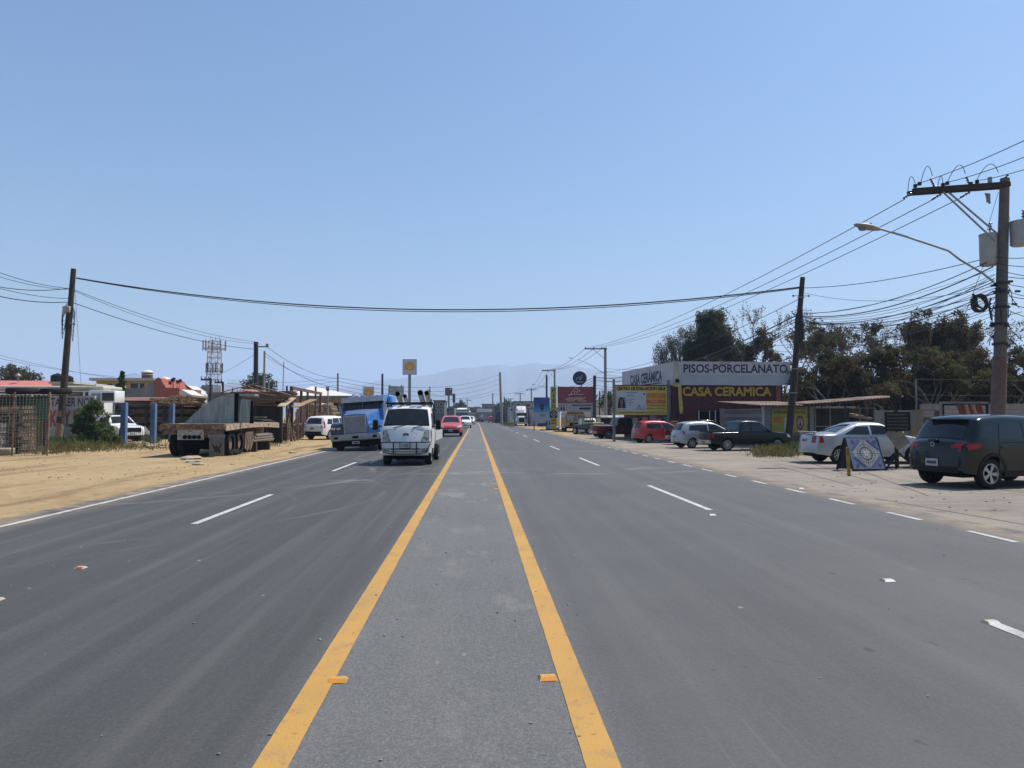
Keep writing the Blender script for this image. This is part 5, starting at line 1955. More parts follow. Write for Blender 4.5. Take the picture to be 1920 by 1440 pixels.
# three phase lines on the right
for k, (px, py) in enumerate(((1697, 373), (1752, 373), (1806, 369))):
    lb = ('road side', 'middle', 'pole side')[k]
    e = P((1099, 1116, 1133)[k], (652, 651, 650)[k], 87)
    wire(P(px, py, CY + .3), e, .9, .020, lb + ' power line from the big cross arm down to the billboard pole', n=30)
    s = P((1716, 1776, 1838)[k], (346, 342, 338)[k], CY - .2)
    wire(s, P((1985, 2010, 2040)[k], (232, 256, 274)[k], 17), .1, .016, lb + ' power line leaving the big cross arm over the SUV')
    wire(e, P((1018, 1029, 1040)[k], (694, 693, 692)[k], 130), .8, .03, lb + ' power line between the billboard pole and the pole behind the totem')
    wire(P((1018, 1029, 1040)[k], (694, 693, 692)[k], 130), P((988, 996, 1005)[k], 730, 180), .8, .03, lb + ' power line from the pole behind the totem to the next T shaped pole')
# low cables between leaning pole and concrete pole
lows = [(1503, 540, 1862, 481, .25, .020), (1500, 587, 1850, 492, .5, .022), (1500, 592, 1862, 500, .6, .03), (1498, 600, 1864, 522, .7, .016), (1497, 606, 1864, 528, .55, .024),
        (1503, 548, 1866, 536, .5, .012), (1499, 596, 1866, 545, .9, .02), (1497, 603, 1868, 556, .5, .018), (1496, 620, 1866, 515, .8, .012), (1495, 680, 1868, 590, .4, .012)]
lows += [(1500, 590 + 3 * k, 1864, 505 + 9 * k, .3 + .13 * (k * 3 % 5), .009 + .003 * (k % 3)) for k in range(10)]
names = ['topmost', 'second', 'third and thickest', 'fourth', 'fifth', 'thin straight', 'slack sixth', 'seventh', 'thin slanting', 'lowest'] + ['thin tangled'] * 10
for (a, b, c, e, s, r), nm in zip(lows, names):
    wire(P(a, b, YR_), P(c, e, CY), s, r, nm + ' cable from the timber leaning pole to the concrete pole')
for k in range(9):
    a, b = P(1868, 482 + k * 11, CY), P(1990, 470 + k * 15 + (k % 3) * 9, 20 - k * .3)
    wire(a, b, .12, .016, ('topmost', 'second', 'third', 'fourth', 'fifth', 'sixth', 'seventh', 'eighth', 'lowest')[k] + ' low cable leaving the concrete pole over the SUV roof')
for k, (py, px2, py2) in enumerate(((548, 1700, 645), (560, 1600, 660), (572, 1620, 648), (540, 1560, 640))):
    wire(P(1866, py, CY), P(px2 - 180, py2 + 8, 46), .7, .013, ('steep', 'long', 'slack', 'thin')[k] + ' service cable from the concrete pole towards the tile shop')
# bundle from the timber pole to the billboard poles
for k, (py, py2, r, s) in enumerate(((588, 708, .045, 1.1), (594, 712, .03, 1.3), (600, 716, .022, .9), (608, 722, .022, 1.4), (618, 728, .02, 1.2), (560, 700, .02, .8))):
    wire(P(1500, py, YR_), P(1116, py2, 74), s, r, ('thick topmost', 'second', 'third', 'fourth', 'fifth', 'separate upper')[k] + ' cable from the timber leaning pole to the red billboard pole')
for k in range(5):
    wire(P(1134, 690 + k * 6, 87), P(1270, 676 + k * 7, 48), .4, .02, ('topmost', 'second', 'third', 'fourth', 'lowest')[k] + ' cable from the billboard pole to the shop sign corner')
    wire(P(1116, 706 + k * 5, 74), P(1040, 722 + k * 4, 130), .7, .03, ('topmost', 'second', 'third', 'fourth', 'lowest')[k] + ' cable running from the red billboard pole behind the totem')
# diagonal guy wires
wire(P(1872, 360, CY), P(1848, 440, CY), 0, .010, 'short guy wire beside the transformer can')
wire(P(1866, 440, CY), P(1790, 640, CY + 1), 0, .012, 'long guy wire slanting down from the transformer can')
wire(P(1884, 372, CY), P(1900, 440, CY), 0, .010, 'guy wire on the outer side of the concrete pole')
# left cables
for k, (py0, x1, y1, Y1, py1, r, s) in enumerate(((541, -60, 488, 34, 641, .022, .5), (543, -60, 498, 34, 645, .018, .7), (566, -60, 541, 34, 655, .030, .5))):
    nm = ('upper', 'second', 'thick lower')[k]
    wire(P(133, py0, YL_), P(x1, y1, Y1), .25, r, nm + ' cable leaving the yellow footed pole out of the picture')
    wire(P(133, py0, YL_), P(480 + 10 * (k == 1), py1, 73), s, r, nm + ' cable from the yellow footed pole to the black pole')
wire(P(131, 560, YL_), P(-60, 524, 34), .2, .02, 'lowest slanting cable left of the yellow footed pole')
wire(P(131, 540, YL_), P(-60, 525, 36), .3, .028, 'sagging thick cable left of the yellow footed pole')
wire(P(139, 520, YL_), P(152, 722, YL_ + 4), 0, .012, 'thin steep drop wire beside the yellow footed pole')
wire(P(-40, 655, 80), P(215, 709, 88), .3, .022, 'thin upper wire over the red roofed house')
wire(P(-40, 663, 80), P(215, 706, 88), .3, .022, 'thin lower wire over the red roofed house')
for k, (a, b, c, e, r) in enumerate(((501, 651, 634, 710, .03), (497, 662, 634, 727, .035), (497, 668, 634, 716, .018))):
    wire(P(a, b, 74), P(c, e, 95), .7, r, ('upper', 'thick lower', 'thin middle')[k] + ' cable from the black pole to the pale metal pole')
for k in range(4):
    wire(P(634, 708 + k * 7, 95), P(937, 702 + k * 9, 150), 2.0, .030, ('topmost', 'second', 'third', 'lowest')[k] + ' faint wire crossing the road to the big leaning pole', n=24)
    wire(P(634, 708 + k * 7, 95), P(425, 712 + k * 6, 92), .5, .02, ('topmost', 'second', 'third', 'lowest')[k] + ' faint wire from the pale metal pole towards the cell tower')
wire(P(806, 738, 150), P(924, 739, 190), 1.2, .04, 'sagging cable over the far traffic', n=24)
wire(P(924, 739, 190), P(1025, 722, 112), .5, .03, 'cable rising from the slim far pole to the totem')
wire(P(478, 664, 73), P(412, 702, 92), .1, .02, 'thin guy from the black pole to the cell tower')
# ---------------------------------------------------------------- the tile shop
M_sheet = mat('white_sheet', (.46, .47, .49), .5, c2=(.36, .36, .36), scale=1.2, stretch=(3, 1, .5))
M_sheet2 = mat('bluish_sheet', (.36, .41, .45), .5, var=.12, scale=1.2)
M_mar = mat('maroon_sheet', (.075, .018, .020), .65, c2=(.05, .014, .016), scale=1.5)
M_navy = mat('navy_letters', (.02, .03, .075), .6)
M_yelp = mat('yellow_letters', (.50, .33, .03), .65, c2=(.38, .24, .03), scale=4)
M_block = mat('grey_block', (.21, .20, .19), .9, c2=(.16, .155, .15), scale=2.5, bmp=.3)
M_yban = mat('banner_yellow', (.54, .43, .085), .6, var=.12)
SY = 46.0
cA, cB, cC = P(1268, 722, SY), P(1481, 722, SY), P(1170, 720, 57.0)
zs, zt = cA.z, P(1268, 678, SY).z
shop = thing('tile_shop', 'maroon corrugated tile shop with white sign fascia lettered PISOS-PORCELANATO', 'shop', (cA.x, SY, 0))
W_ = cB.x - cA.x
L_ = (Vector((cC.x, 57, 0)) - Vector((cA.x, SY, 0)))
yaw = math.atan2(L_.y, L_.x)
Ll = L_.length
wlen = P(1465, 760, SY).x - cA.x
mb = MB()
corr(mb, wlen, zs, .22, .025, 0, TR((0, .05, 0)))
wf = mb.build('front_wall', M_mar, shop, False, False)
mb = MB()
corr(mb, Ll, zs, .22, .025, 0, TR((0, 0, 0), rz=yaw))
mb.build('side_wall', M_mar, shop, False, False)
MB().box((wlen, .03, 0), (wlen + .12, 10, zs)).build('end_wall', M_mar, shop)
MB().box((wlen - .35, -.02, 1.2), (wlen - .02, .0, zs)).build('pink_pilaster', mat('pink_paint', (.24, .09, .085), .8), shop)
text('CASA CERAMICA', M_yelp, wf, P(1364, 777, SY).x - cA.x, P(1364, 734, SY).z, P(1447, 777, SY).x - P(1280, 777, SY).x, .62, y=0, bold=.035)
mid = zs + (zt - zs) * .42
fr = MB().box((.06, -.16, mid), (W_, -.06, zt)).build('fascia', M_sheet, shop)
MB().box((.06, -.155, zs), (W_, -.055, mid - .004)).build('lower_fascia', M_sheet2, shop)
text('PISOS-PORCELANATO', M_navy, fr, (P(1281, 777, SY).x + P(1476, 777, SY).x) / 2 - cA.x, P(1380, 691.5, SY).z, P(1476, 777, SY).x - P(1281, 777, SY).x, .58, y=-.165, bold=.025)
T2 = TR((0, 0, 0), rz=yaw)
# the side fascia is read from the road: its face looks towards -x
f2 = MB().box((.1, .06, zs + .05), (Ll, .16, zt), 0, T2).build('side_fascia', M_sheet, shop)
text('CASA CERÁMICA', M_navy, f2, 0, zs + (zt - zs) * .54, Ll * .62, .98, y=-.165, bold=.045, T=TR((L_.x * .50, L_.y * .50, 0), rz=yaw + math.pi))
MB().box((Ll * .2, .165, zs + .22), (Ll * .62, .17, zs + .30), 0, T2).build('painted_rule', M_navy, f2)
MB().box((-.14, -.19, zs), (.10, .0, zt + .02)).build('corner_post', mat('corner_cream', (.45, .42, .36), .6), shop)
MB().box((-.1, -.26, zs + .16), (.12, -.19, zs + .38)).build('meter_box', M_under, shop)
# roof behind the fascia
mb = MB()
mb.add([(0, .1, zt - .5), (wlen + .1, .1, zt - .5), (wlen + .1, 10.5, zt - .3), (L_.x, 10.5, zt - .3)], [(0, 1, 2, 3)])
mb.build('roof', M_galv, shop)
# dark entrance bays under the front wall with posts and a white string line
mb = MB()
for (a, b) in ((1312, 1352), (1368, 1405), (1408, 1432)):
    mb.box((P(a, 777, SY).x - cA.x, -.01, 0), (P(b, 777, SY).x - cA.x, .015, P(a, 772, SY).z))
mb.build('doorway', M_under, shop)
mb = MB()
for px, wd in ((1309, .05), (1329, .05), (1340, .05)):
    x = P(px, 777, SY).x - cA.x
    MB().box((x, -.10, 0), (x + wd, -.02, P(px, 770, SY).z)).build('door_post', M_sheet, shop)
mb = MB()
x = P(1349, 777, SY).x - cA.x
mb.box((x, -.12, 0), (x + .30, .0, P(1350, 766, SY).z))
mb.build('concrete_pillar', M_block, shop)
# sample slabs leaning under the billboard
for k, (px0, px1, pyt, m_) in enumerate(((1186, 1195, 783, 'slab_green'), (1203, 1212, 782, 'slab_grey'), (1216, 1228, 778, 'slab_blue'), (1231, 1240, 784, 'slab_grey'), (1243, 1252, 781, 'slab_blue'))):
    a, b = P(px0, pyt, 47.5), P(px1, pyt, 47.5)
    c_ = {'slab_green': (.22, .27, .24), 'slab_grey': (.33, .33, .34), 'slab_blue': (.30, .34, .42)}[m_]
    o = MB().box((0, 0, 0), (b.x - a.x, .05, a.z)).build('tile_slab', mat(m_, c_, .3))
    o.location = (a.x, 47.3, 0)
    o.rotation_euler = (R_(-5), R_(2 * (k % 3)), 0)
    tag(o, ('pale green', 'narrow grey', 'tall blue grey', 'short grey', 'last bluish')[k] + ' tile slab leaning under the yellow billboard', 'tile slab', 'sample slabs leaning by the shop wall')


def flat_sign(name, label, cat, px0, px1, pyt, pyb, Y, m, thick=.06, rz=0, group=None):
    a, b = P(px0, pyt, Y), P(px1, pyb, Y)
    t = thing(name, label, cat, ((a.x + b.x) / 2, Y, b.z), rz, group)
    w_, h_ = b.x - a.x, a.z - b.z
    p = MB().box((-w_ / 2, 0, 0), (w_ / 2, thick, h_)).build('panel', m, t)
    return t, p, w_, h_


def sbox(p, w_, h_, u0, u1, v0, v1, m, name, y=-.004):
    """flat patch on a sign in fractions of its face, v from the bottom"""
    return MB().box((-w_ / 2 + u0 * w_, y, v0 * h_), (-w_ / 2 + u1 * w_, -.0005 if y > -.005 else y + .003, v1 * h_)).build(name, m, p)


# yellow billboard
M_or = mat('sign_orange', (.55, .17, .03), .5)
M_or2 = mat('sign_amber', (.55, .28, .03), .5)
M_card = mat('sign_card', (.46, .50, .55), .5, var=.1)
t, p, w_, h_ = flat_sign('billboard', 'yellow billboard lettered CENTRO DE EVALUACION XELA on two steel posts', 'billboard', 1154, 1251, 722, 778, 46.4, M_yban, .10)
zb = P(1154, 778, 46.4).z
for px, pt in ((1151, 711), (1253, 712)):
    q = P(px, pt, 46.4)
    MB().box((q.x - .075 - t.location.x, -.04, -zb), (q.x + .075 - t.location.x, .12, q.z - zb)).build('post', M_steel, t)
MB().box((-w_ / 2, -.03, h_ - .04), (w_ / 2, .12, h_ + .02)).build('top_edge', M_under, t)
text('CENTRO DE EVALUACION XELA', M_ink, p, 0, h_ * .885, w_ * .95, h_ * .12, bold=.055)
sbox(p, w_, h_, .02, .59, .14, .80, M_card, 'licence_card')
sbox(p, w_, h_, .60, .975, .55, .74, M_or2, 'price_field')
text('Q700', M_or, p, w_ * .29, h_ * .65, w_ * .34, h_ * .15, y=-.008, bold=.04)
sbox(p, w_, h_, .60, .975, .385, .52, M_or, 'orange_field')
text('AQUI!', M_white, p, w_ * .26, h_ * .45, w_ * .14, h_ * .055, y=-.008, bold=.02)
text('7767-5482 O 3665-6742', M_ink, p, w_ * .285, h_ * .32, w_ * .36, h_ * .06, bold=.02)
text('SEGUNDA ZONA 8 XELA', M_ink, p, w_ * .285, h_ * .215, w_ * .35, h_ * .035, bold=.02)
text('AUTORIZADOS POR EL DEPARTAMENTO DE TRANSITO DE LA PNC', M_ink, p, 0, h_ * .075, w_ * .92, h_ * .045, bold=.02)
pc = -w_ / 2 + w_ * .115
sbox(p, w_, h_, .035, .20, .22, .60, mat('photo_grey', (.27, .29, .32), .5), 'portrait_field', -.008)
el = lambda cx, cz, rx, rz, n=22: [(cx + rx * math.cos(2 * math.pi * k / n), cz + rz * math.sin(2 * math.pi * k / n)) for k in range(n)]
M_hair = mat('portrait_hair', (.012, .010, .010), .6)
M_skin = mat('portrait_skin', (.20, .115, .08), .6)
mb = MB().prism(el(pc, h_ * .44, w_ * .055, h_ * .155), -.011, -.008, 0)
mb.prism([(pc - w_ * .078, h_ * .23), (pc + w_ * .078, h_ * .23), (pc + w_ * .062, h_ * .42), (pc - w_ * .062, h_ * .42)], -.0105, -.008, 0)
mb.build('portrait_hair', M_hair, p)
mb = MB().prism(el(pc, h_ * .43, w_ * .030, h_ * .105), -.014, -.011, 0)
mb.prism([(pc - w_ * .02, h_ * .24), (pc + w_ * .02, h_ * .24), (pc + w_ * .015, h_ * .36), (pc - w_ * .015, h_ * .36)], -.0135, -.011, 0)
mb.build('portrait_face', M_skin, p)
mb = MB()
for dx in (-.012, .012):
    mb.prism(el(pc + dx * w_, h_ * .455, w_ * .006, h_ * .008, 8), -.0165, -.014)
mb.prism(el(pc, h_ * .375, w_ * .010, h_ * .007, 8), -.0165, -.014)
mb.build('portrait_features', M_hair, p)
mb = MB()
for k, (u0, u1, v) in enumerate(((.20, .42, .74), (.22, .33, .66), (.22, .36, .62), (.22, .37, .52), (.22, .30, .47), (.22, .36, .41), (.22, .31, .33), (.40, .58, .185), (.05, .10, .18), (.13, .20, .18))):
    mb.box((-w_ / 2 + u0 * w_, -.008, v * h_), (-w_ / 2 + u1 * w_, -.004, (v + .016) * h_))
mb.build('card_lines', mat('card_grey', (.12, .14, .18), .6), p)
text('C', M_navy, p, w_ * .05, h_ * .28, w_ * .03, h_ * .07, y=-.008, bold=.02)
mb = MB()
mb.prism([(-w_ * .07, h_ * .19), (-w_ * .058, h_ * .19), (-w_ * .058, h_ * .27), (-w_ * .045, h_ * .305), (-w_ * .03, h_ * .27), (-w_ * .03, h_ * .19), (-w_ * .018, h_ * .19), (-w_ * .018, h_ * .28), (-w_ * .034, h_ * .335), (-w_ * .055, h_ * .335), (-w_ * .07, h_ * .28)], -.008, -.004)
mb.prism(el(w_ * .055, h_ * .70, w_ * .018, h_ * .04), -.008, -.004)
mb.build('emblem', mat('emblem_teal', (.04, .12, .16), .6), p)
# green edged sheet just behind its right post
o = MB().box((0, 0, 0), (.34, .03, 1.75)).build('narrow_banner', mat('pale_green', (.30, .36, .30), .6, c2=(.22, .28, .30)))
q = P(1254, 775, 46.9)
o.location = (q.x, 46.9, q.z)
tag(o, 'narrow pale green banner beside the yellow billboard post', 'banner')
# yellow hanging strip on the shop corner
q0 = P(1262, 722, 45.7)
mb = MB()
pts = [(1258, 721, 1276, 719), (1262, 724, 1277, 723), (1272, 726, 1278, 727), (1272, 740, 1278, 740), (1273, 755, 1280, 756), (1274, 768, 1281, 768), (1275, 775, 1279, 776)]
vs = []
for a, b, c_, d_ in pts:
    e0, e1 = P(a, b, 45.7), P(c_, d_, 45.7)
    vs += [e0, e1]
vs2 = [v + Vector((0, .03, 0)) for v in vs]
n = len(pts)
mb.add(vs + vs2, [(2 * i, 2 * i + 1, 2 * i + 3, 2 * i + 2) for i in range(n - 1)] + [(2 * n + 2 * i, 2 * n + 2 * i + 2, 2 * n + 2 * i + 3, 2 * n + 2 * i + 1) for i in range(n - 1)] +
       [(2 * i, 2 * i + 2, 2 * n + 2 * i + 2, 2 * n + 2 * i) for i in range(n - 1)] + [(2 * i + 1, 2 * n + 2 * i + 1, 2 * n + 2 * i + 3, 2 * i + 3) for i in range(n - 1)])
tag(mb.build('cloth_streamer', mat('streamer_yellow', (.50, .40, .12), .8)), 'torn yellow cloth streamer hanging from the shop corner', 'streamer')
for k, (a, b, pt, pb) in enumerate(((1369, 1387, 776, 802), (1406, 1420, 777, 800))):
    t, p, w_, h_ = flat_sign('yellow_banner', ('wider', 'narrower')[k] + ' yellow banner with a white panel hanging in the shop entrance', 'banner', a, b, pt, pb, 45.6, M_yban, .02, 0, 'small yellow banners at the shop entrance')
    sbox(p, w_, h_, .25, .75, .1, .85, mat('banner_white', (.45, .45, .45), .6), 'white_panel')
t, p, w_, h_ = flat_sign('yellow_notice', 'small yellow notice board by the silver hatchback roof', 'sign', 1257, 1272, 789, 803, 44.5, M_yban, .03)
mb = MB()
for k in range(4):
    mb.box((-w_ * .42, -.004, h_ * (.15 + .2 * k)), (w_ * .42, -.0005, h_ * (.24 + .2 * k)))
mb.build('text_lines', M_ink, p)
MB().box((-.03, .01, -P(1262, 803, 44.5).z), (.03, .05, 0)).build('post', M_steel, t)

# ---------------------------------------------------------------- block shed, gate, walls on the right
FY = 37.5
a, b = P(1430, 762, FY), P(1526, 762, FY)
sh = thing('block_shed', 'grey block shed with rusty sheet roof behind the leaning pole', 'shed', (a.x, FY, 0))
w0 = b.x - a.x


def blockwall(w_, h_, th, name, m, parent):
    mb = MB()
    mb.box((0, 0, 0), (w_, th, h_))
    o = mb.build(name, m, parent)
    return o


m, t_, b_ = nodes('block_masonry')
tc = N(t_, 'ShaderNodeTexCoord').outputs['Object']
sp_ = N(t_, 'ShaderNodeSeparateXYZ')
t_.links.new(tc, sp_.inputs[0])
cb_ = N(t_, 'ShaderNodeCombineXYZ')
t_.links.new(sp_.outputs['X'], cb_.inputs[0])
t_.links.new(sp_.outputs['Z'], cb_.inputs[1])
br = N(t_, 'ShaderNodeTexBrick')
t_.links.new(cb_.outputs[0], br.inputs['Vector'])
br.inputs['Scale'].default_value = 1
br.inputs['Brick Width'].default_value = .40
br.inputs['Row Height'].default_value = .20
br.inputs['Mortar Size'].default_value = .012
br.inputs['Color1'].default_value = (.19, .185, .18, 1)
br.inputs['Color2'].default_value = (.235, .225, .215, 1)
br.inputs['Mortar'].default_value = (.13, .125, .12, 1)
st = ramp(t_, noise(t_, tc, 1.1, 6, .65), .45, .7)
t_.links.new(mix(t_, ma(t_, 'MULTIPLY', st, .5), br.outputs['Color'], (.12, .115, .105)), b_.inputs['Base Color'])
b_.inputs['Roughness'].default_value = .95
bump(t_, b_, br.outputs['Fac'], -.5, .02)
M_masonry = m
blockwall(w0, a.z, .18, 'wall', M_masonry, sh)
MB().box((0, .18, 0), (.18, 6, a.z - .1)).build('side_wall', M_masonry, sh)
MB().box((-.05, -.03, 0), (.08, .0, a.z)).build('corner_post', M_sheet, sh)
mb = MB()
corr(mb, w0 + .9, 6.4, .16, .022, 0, TR((-.45, -.55, a.z + .03), rx=R_(-86)) @ Matrix.Identity(4))
M_roofrust = mat('rusty_roof_sheet', (.20, .12, .085), .8, c2=(.34, .27, .22), scale=1.4, thr=(.42, .6))
M_lay = Matrix.Translation((-.45, -.55, a.z + .06)) @ Matrix(((1, 0, 0, 0), (0, 0, 1, 0), (0, 1, .05, 0), (0, 0, 0, 1)))
mb = MB()
corr(mb, w0 + .9, 6.4, .18, .026, 0, M_lay)
mb.build('roof', M_roofrust, sh, False, False)
t, p, w_, h_ = flat_sign('wall_banner', 'yellow banner lettered CENTRO DE EVALUACION XELA hung on the block shed wall', 'banner', 1447, 1513, 767, 811, FY - .06, mat('banner_lime', (.36, .33, .05), .6, var=.2), .02)
text('CENTRO DE EVALUACION XELA', M_ink, p, 0, h_ * .87, w_ * .94, h_ * .13, bold=.02)
sbox(p, w_, h_, .05, .30, .42, .66, M_or, 'orange_field')
sbox(p, w_, h_, .36, .58, .06, .62, M_card, 'pale_panel')
mb = MB().prism(el(w_ * .31, h_ * .42, w_ * .105, h_ * .31), -.006, -.0005)
mb.build('red_disc', mat('disc_red', (.16, .03, .03), .6), p)
mb = MB().prism(el(w_ * .31, h_ * .42, w_ * .075, h_ * .22), -.010, -.006)
mb.build('disc_centre', mat('disc_pale', (.38, .34, .33), .6), p)
mb = MB().prism([(w_ * .28, h_ * .25), (w_ * .34, h_ * .25), (w_ * .335, h_ * .42), (w_ * .315, h_ * .42), (w_ * .31, h_ * .60), (w_ * .295, h_ * .60), (w_ * .295, h_ * .40), (w_ * .275, h_ * .38)], -.014, -.010)
mb.build('hand_mark', mat('disc_red', (.16, .03, .03), .6), p)
# teal dado under it
o = MB().box((0, 0, 0), (w0 * .8, .02, .62)).build('painted_dado', mat('teal_dado', (.05, .09, .085), .8, c2=(.12, .13, .12)), sh)
o.location = (.15, -.025, 0)

# slanted awning over the gate
q0, q1 = P(1514, 757, 36.6), P(1695, 743, 36.6)
aw = thing('sheet_awning', 'long slanted rusty sheet awning over the mesh gate', 'awning', (q0.x, 36.6, q0.z))
dx, dz = q1.x - q0.x, q1.z - q0.z
ll = math.hypot(dx, dz)
Ma = Matrix.Translation((0, 0, 0)) @ Euler((0, -math.atan2(dz, dx), 0)).to_matrix().to_4x4() @ Matrix(((1, 0, 0, 0), (0, 0, 1, 0), (0, 1, .03, 0), (0, 0, 0, 1)))
mb = MB()
corr(mb, ll, 3.0, .18, .024, 0, Ma)
mb.build('sheet', M_roofrust, aw, False, False)
mb = MB()
mb.bar((0, .1, -.07), (dx, .1, dz - .07), .09)
mb.bar((0, 2.7, -.0), (dx, 2.7, dz), .09)
for u in (.02, .40, .97):
    for yy in (.1, 2.7):
        mb.bar((dx * u, yy, -q0.z), (dx * u, yy, dz * u - .05), .07)
mb.build('frame', M_wood, aw)
# mesh gate
GY = 38.4
q0, q1 = P(1528, 765, GY), P(1641, 765, GY)
ga = thing('mesh_gate', 'dark wire mesh yard gate with thin frames under the awning', 'gate', (q0.x, GY, 0))
gw = q1.x - q0.x
mb = MB()
for u in (0, .245, .49, .745, 1):
    mb.bar((gw * u, 0, 0), (gw * u, 0, q0.z), .05)
for z in (.12, 1.1, q0.z):
    mb.bar((0, 0, z), (gw, 0, z), .045)
mb.build('frame', M_galv, ga)
mb = MB()
for k in range(48):
    x = gw * k / 48
    mb.tube([(x, 0, .1), (x, 0, q0.z)], .006, 3, 0, False)
for k in range(24):
    z = .1 + (q0.z - .1) * k / 24
    mb.tube([(0, 0, z), (gw, 0, z)], .006, 3, 0, False)
mb.build('mesh_panel', M_wire, ga)
# a lean-to coloured dark as the shaded yard, and a pale roofed stall
a, b = P(1530, 762, 43), P(1592, 762, 43)
ls = thing('yard_shed', 'lean-to darkened for the shaded yard behind the gate', 'shed', (a.x, 43, 0))
MB().box((0, 0, 0), (b.x - a.x, 3, a.z - .1)).build('wall', mat('yard_shade_dark', (.03, .026, .022), .9), ls)
MB().box((-.2, -.4, a.z - .1), (b.x - a.x + .2, 3.2, a.z)).build('roof', M_galv, ls)
a, b = P(1592, 770, 44), P(1650, 770, 44)
ls = thing('yard_stall', 'low stall with a sunlit tan sheet roof behind the gate', 'shed', (a.x, 44, 0))
mb = MB()
mb.add([(-.3, -.5, a.z - .35), (b.x - a.x + .3, -.5, a.z - .75), (b.x - a.x + .3, 3, a.z - .2), (-.3, 3, a.z + .15), (-.3, -.5, a.z - .39), (b.x - a.x + .3, -.5, a.z - .79), (b.x - a.x + .3, 3, a.z - .24), (-.3, 3, a.z + .11)],
       [(0, 1, 2, 3), (4, 7, 6, 5), (0, 4, 5, 1), (1, 5, 6, 2), (2, 6, 7, 3), (3, 7, 4, 0)])
mb.build('roof', mat('tan_sheet', (.36, .27, .17), .7), ls)
mb = MB()
for x in (0, .7, 1.4, b.x - a.x):
    MB().bar((x, 0, 0), (x, 0, a.z - .6), .09).build('post', M_wood, ls)
    MB().bar((x, 2.8, 0), (x, 2.8, a.z - .3), .09).build('post', M_wood, ls)


def wall(name, label, px0, px1, pyt, Y, th, m, cat='wall', drop=0):
    a, b = P(px0, pyt, Y), P(px1, pyt + drop, Y)
    o = MB().prism([(0, 0), (b.x - a.x, 0), (b.x - a.x, b.z), (0, a.z)], 0, th).build(name, m)
    o.location = (a.x, Y, 0)
    return tag(o, label, cat)


m, t_, b_ = nodes('faded_mural')
tc = N(t_, 'ShaderNodeTexCoord').outputs['Object']
c = mix(t_, ramp(t_, noise(t_, tc, .9, 5, .6), .45, .55), (.19, .19, .18), (.13, .15, .16))
c = mix(t_, ramp(t_, noise(t_, tc, 1.5, 4, .5, (1, 1, .5)), .58, .62), c, (.26, .19, .05))
c = mix(t_, ramp(t_, noise(t_, tc, 6, 5, .6), .5, .8), c, (.11, .11, .10))
t_.links.new(c, b_.inputs['Base Color'])
b_.inputs['Roughness'].default_value = .95
wall('painted_wall', 'concrete panel wall with faded yellow and blue paint behind the black stand', 1640, 1728, 769, 36.5, .15, m)
wall('block_wall', 'grey block wall running out of the picture behind the parked SUV', 1728, 2010, 757, 34.5, .18, M_masonry)
# post with barbed wire
q = P(1717, 712, 35.5)
fp = thing('fence_post', 'thin dark fence post carrying barbed wire over the wall', 'fence post', (q.x, 35.5, 0))
MB().bar((0, 0, 0), (0, 0, q.z), .07).build('shaft', M_steel, fp)
for k, (py, py2) in enumerate(((711, 712), (740, 742))):
    wire(P(1717, py, 35.5), P(2000, py2, 35), .04, .012, ('upper', 'lower')[k] + ' barbed wire strand from the dark fence post to the picture edge', 'barbed wire strands')
# wooden shelf, black frame, roof tiles
q0, q1 = P(1728, 768, 31), P(1768, 768, 31)
shf = thing('display_shelf', 'weathered wooden display shelf behind the SUV roof', 'shelf', (q0.x, 31, 0))
sw = q1.x - q0.x
mb = MB()
for x in (0, sw - .07):
    mb.box((x, 0, 0), (x + .07, .5, q0.z))
mb.build('post', M_plank, shf)
for k, z in enumerate((.5, 1.15, q0.z - .06)):
    MB().box((-.05, -.02, z), (sw + .05, .52, z + .05)).build('shelf', M_plank, shf)
o = MB().box((.1, .1, 1.2), (sw - .1, .4, 1.62)).build('brick_sample', mat('brick_sample', (.13, .075, .045), .9, c2=(.07, .045, .03), scale=8))
o.location = (q0.x, 31, 0)
tag(o, 'dark brown brick sample block on the wooden shelf', 'brick sample')
q0, q1 = P(1762, 753, 29.5), P(1853, 751, 29.5)
fm = thing('frame_stand', 'black square tube frame stand with pale outer border behind the SUV', 'stand', (q0.x, 29.5, 0))
fw_, fh = q1.x - q0.x, q0.z
mb = MB()
mb.box((0, 0, fh - .09), (fw_, .06, fh))
mb.box((0, 0, 0), (.10, .06, fh - .09))
mb.build('pale_border', M_block, fm)
mb = MB()
mb.box((.10, -.01, fh - .16), (fw_, .05, fh - .092))
mb.box((.102, -.01, 0), (.18, .05, fh - .16))
mb.box((fw_ - .1, -.01, 0), (fw_, .05, fh - .16))
mb.box((.18, -.005, fh - .62), (fw_ - .1, .04, fh - .58))
mb.box((.18, -.005, .35), (fw_ - .1, .04, .40))
mb.build('frame', M_black, fm)
M_tile = mat('clay_tile', (.16, .045, .03), .8, c2=(.10, .03, .025), scale=5)
M_tile2 = mat('pale_clay_tile', (.36, .22, .15), .8, var=.3, scale=5)
rt = thing('roof_tile_display', 'leaning row of dark red and pale clay roof tiles in front of the frame stand', 'tile display', tuple(P(1798, 786, 29.2)))
for k in range(7):
    x = k * .155
    mb = MB()
    vs, fs = [], []
    for i in range(7):
        a = math.pi * i / 6
        for (zz, xx) in ((0, .17), (.62, 0)):
            vs.append((x + xx + .085 * math.cos(a), -.07 * math.sin(a) - .0, zz - (.0)))
    fs = [(2 * i, 2 * i + 2, 2 * i + 3, 2 * i + 1) for i in range(6)]
    mb.add(vs, fs)
    mb.build('clay_tile', M_tile2 if k in (2, 4) else M_tile, rt)

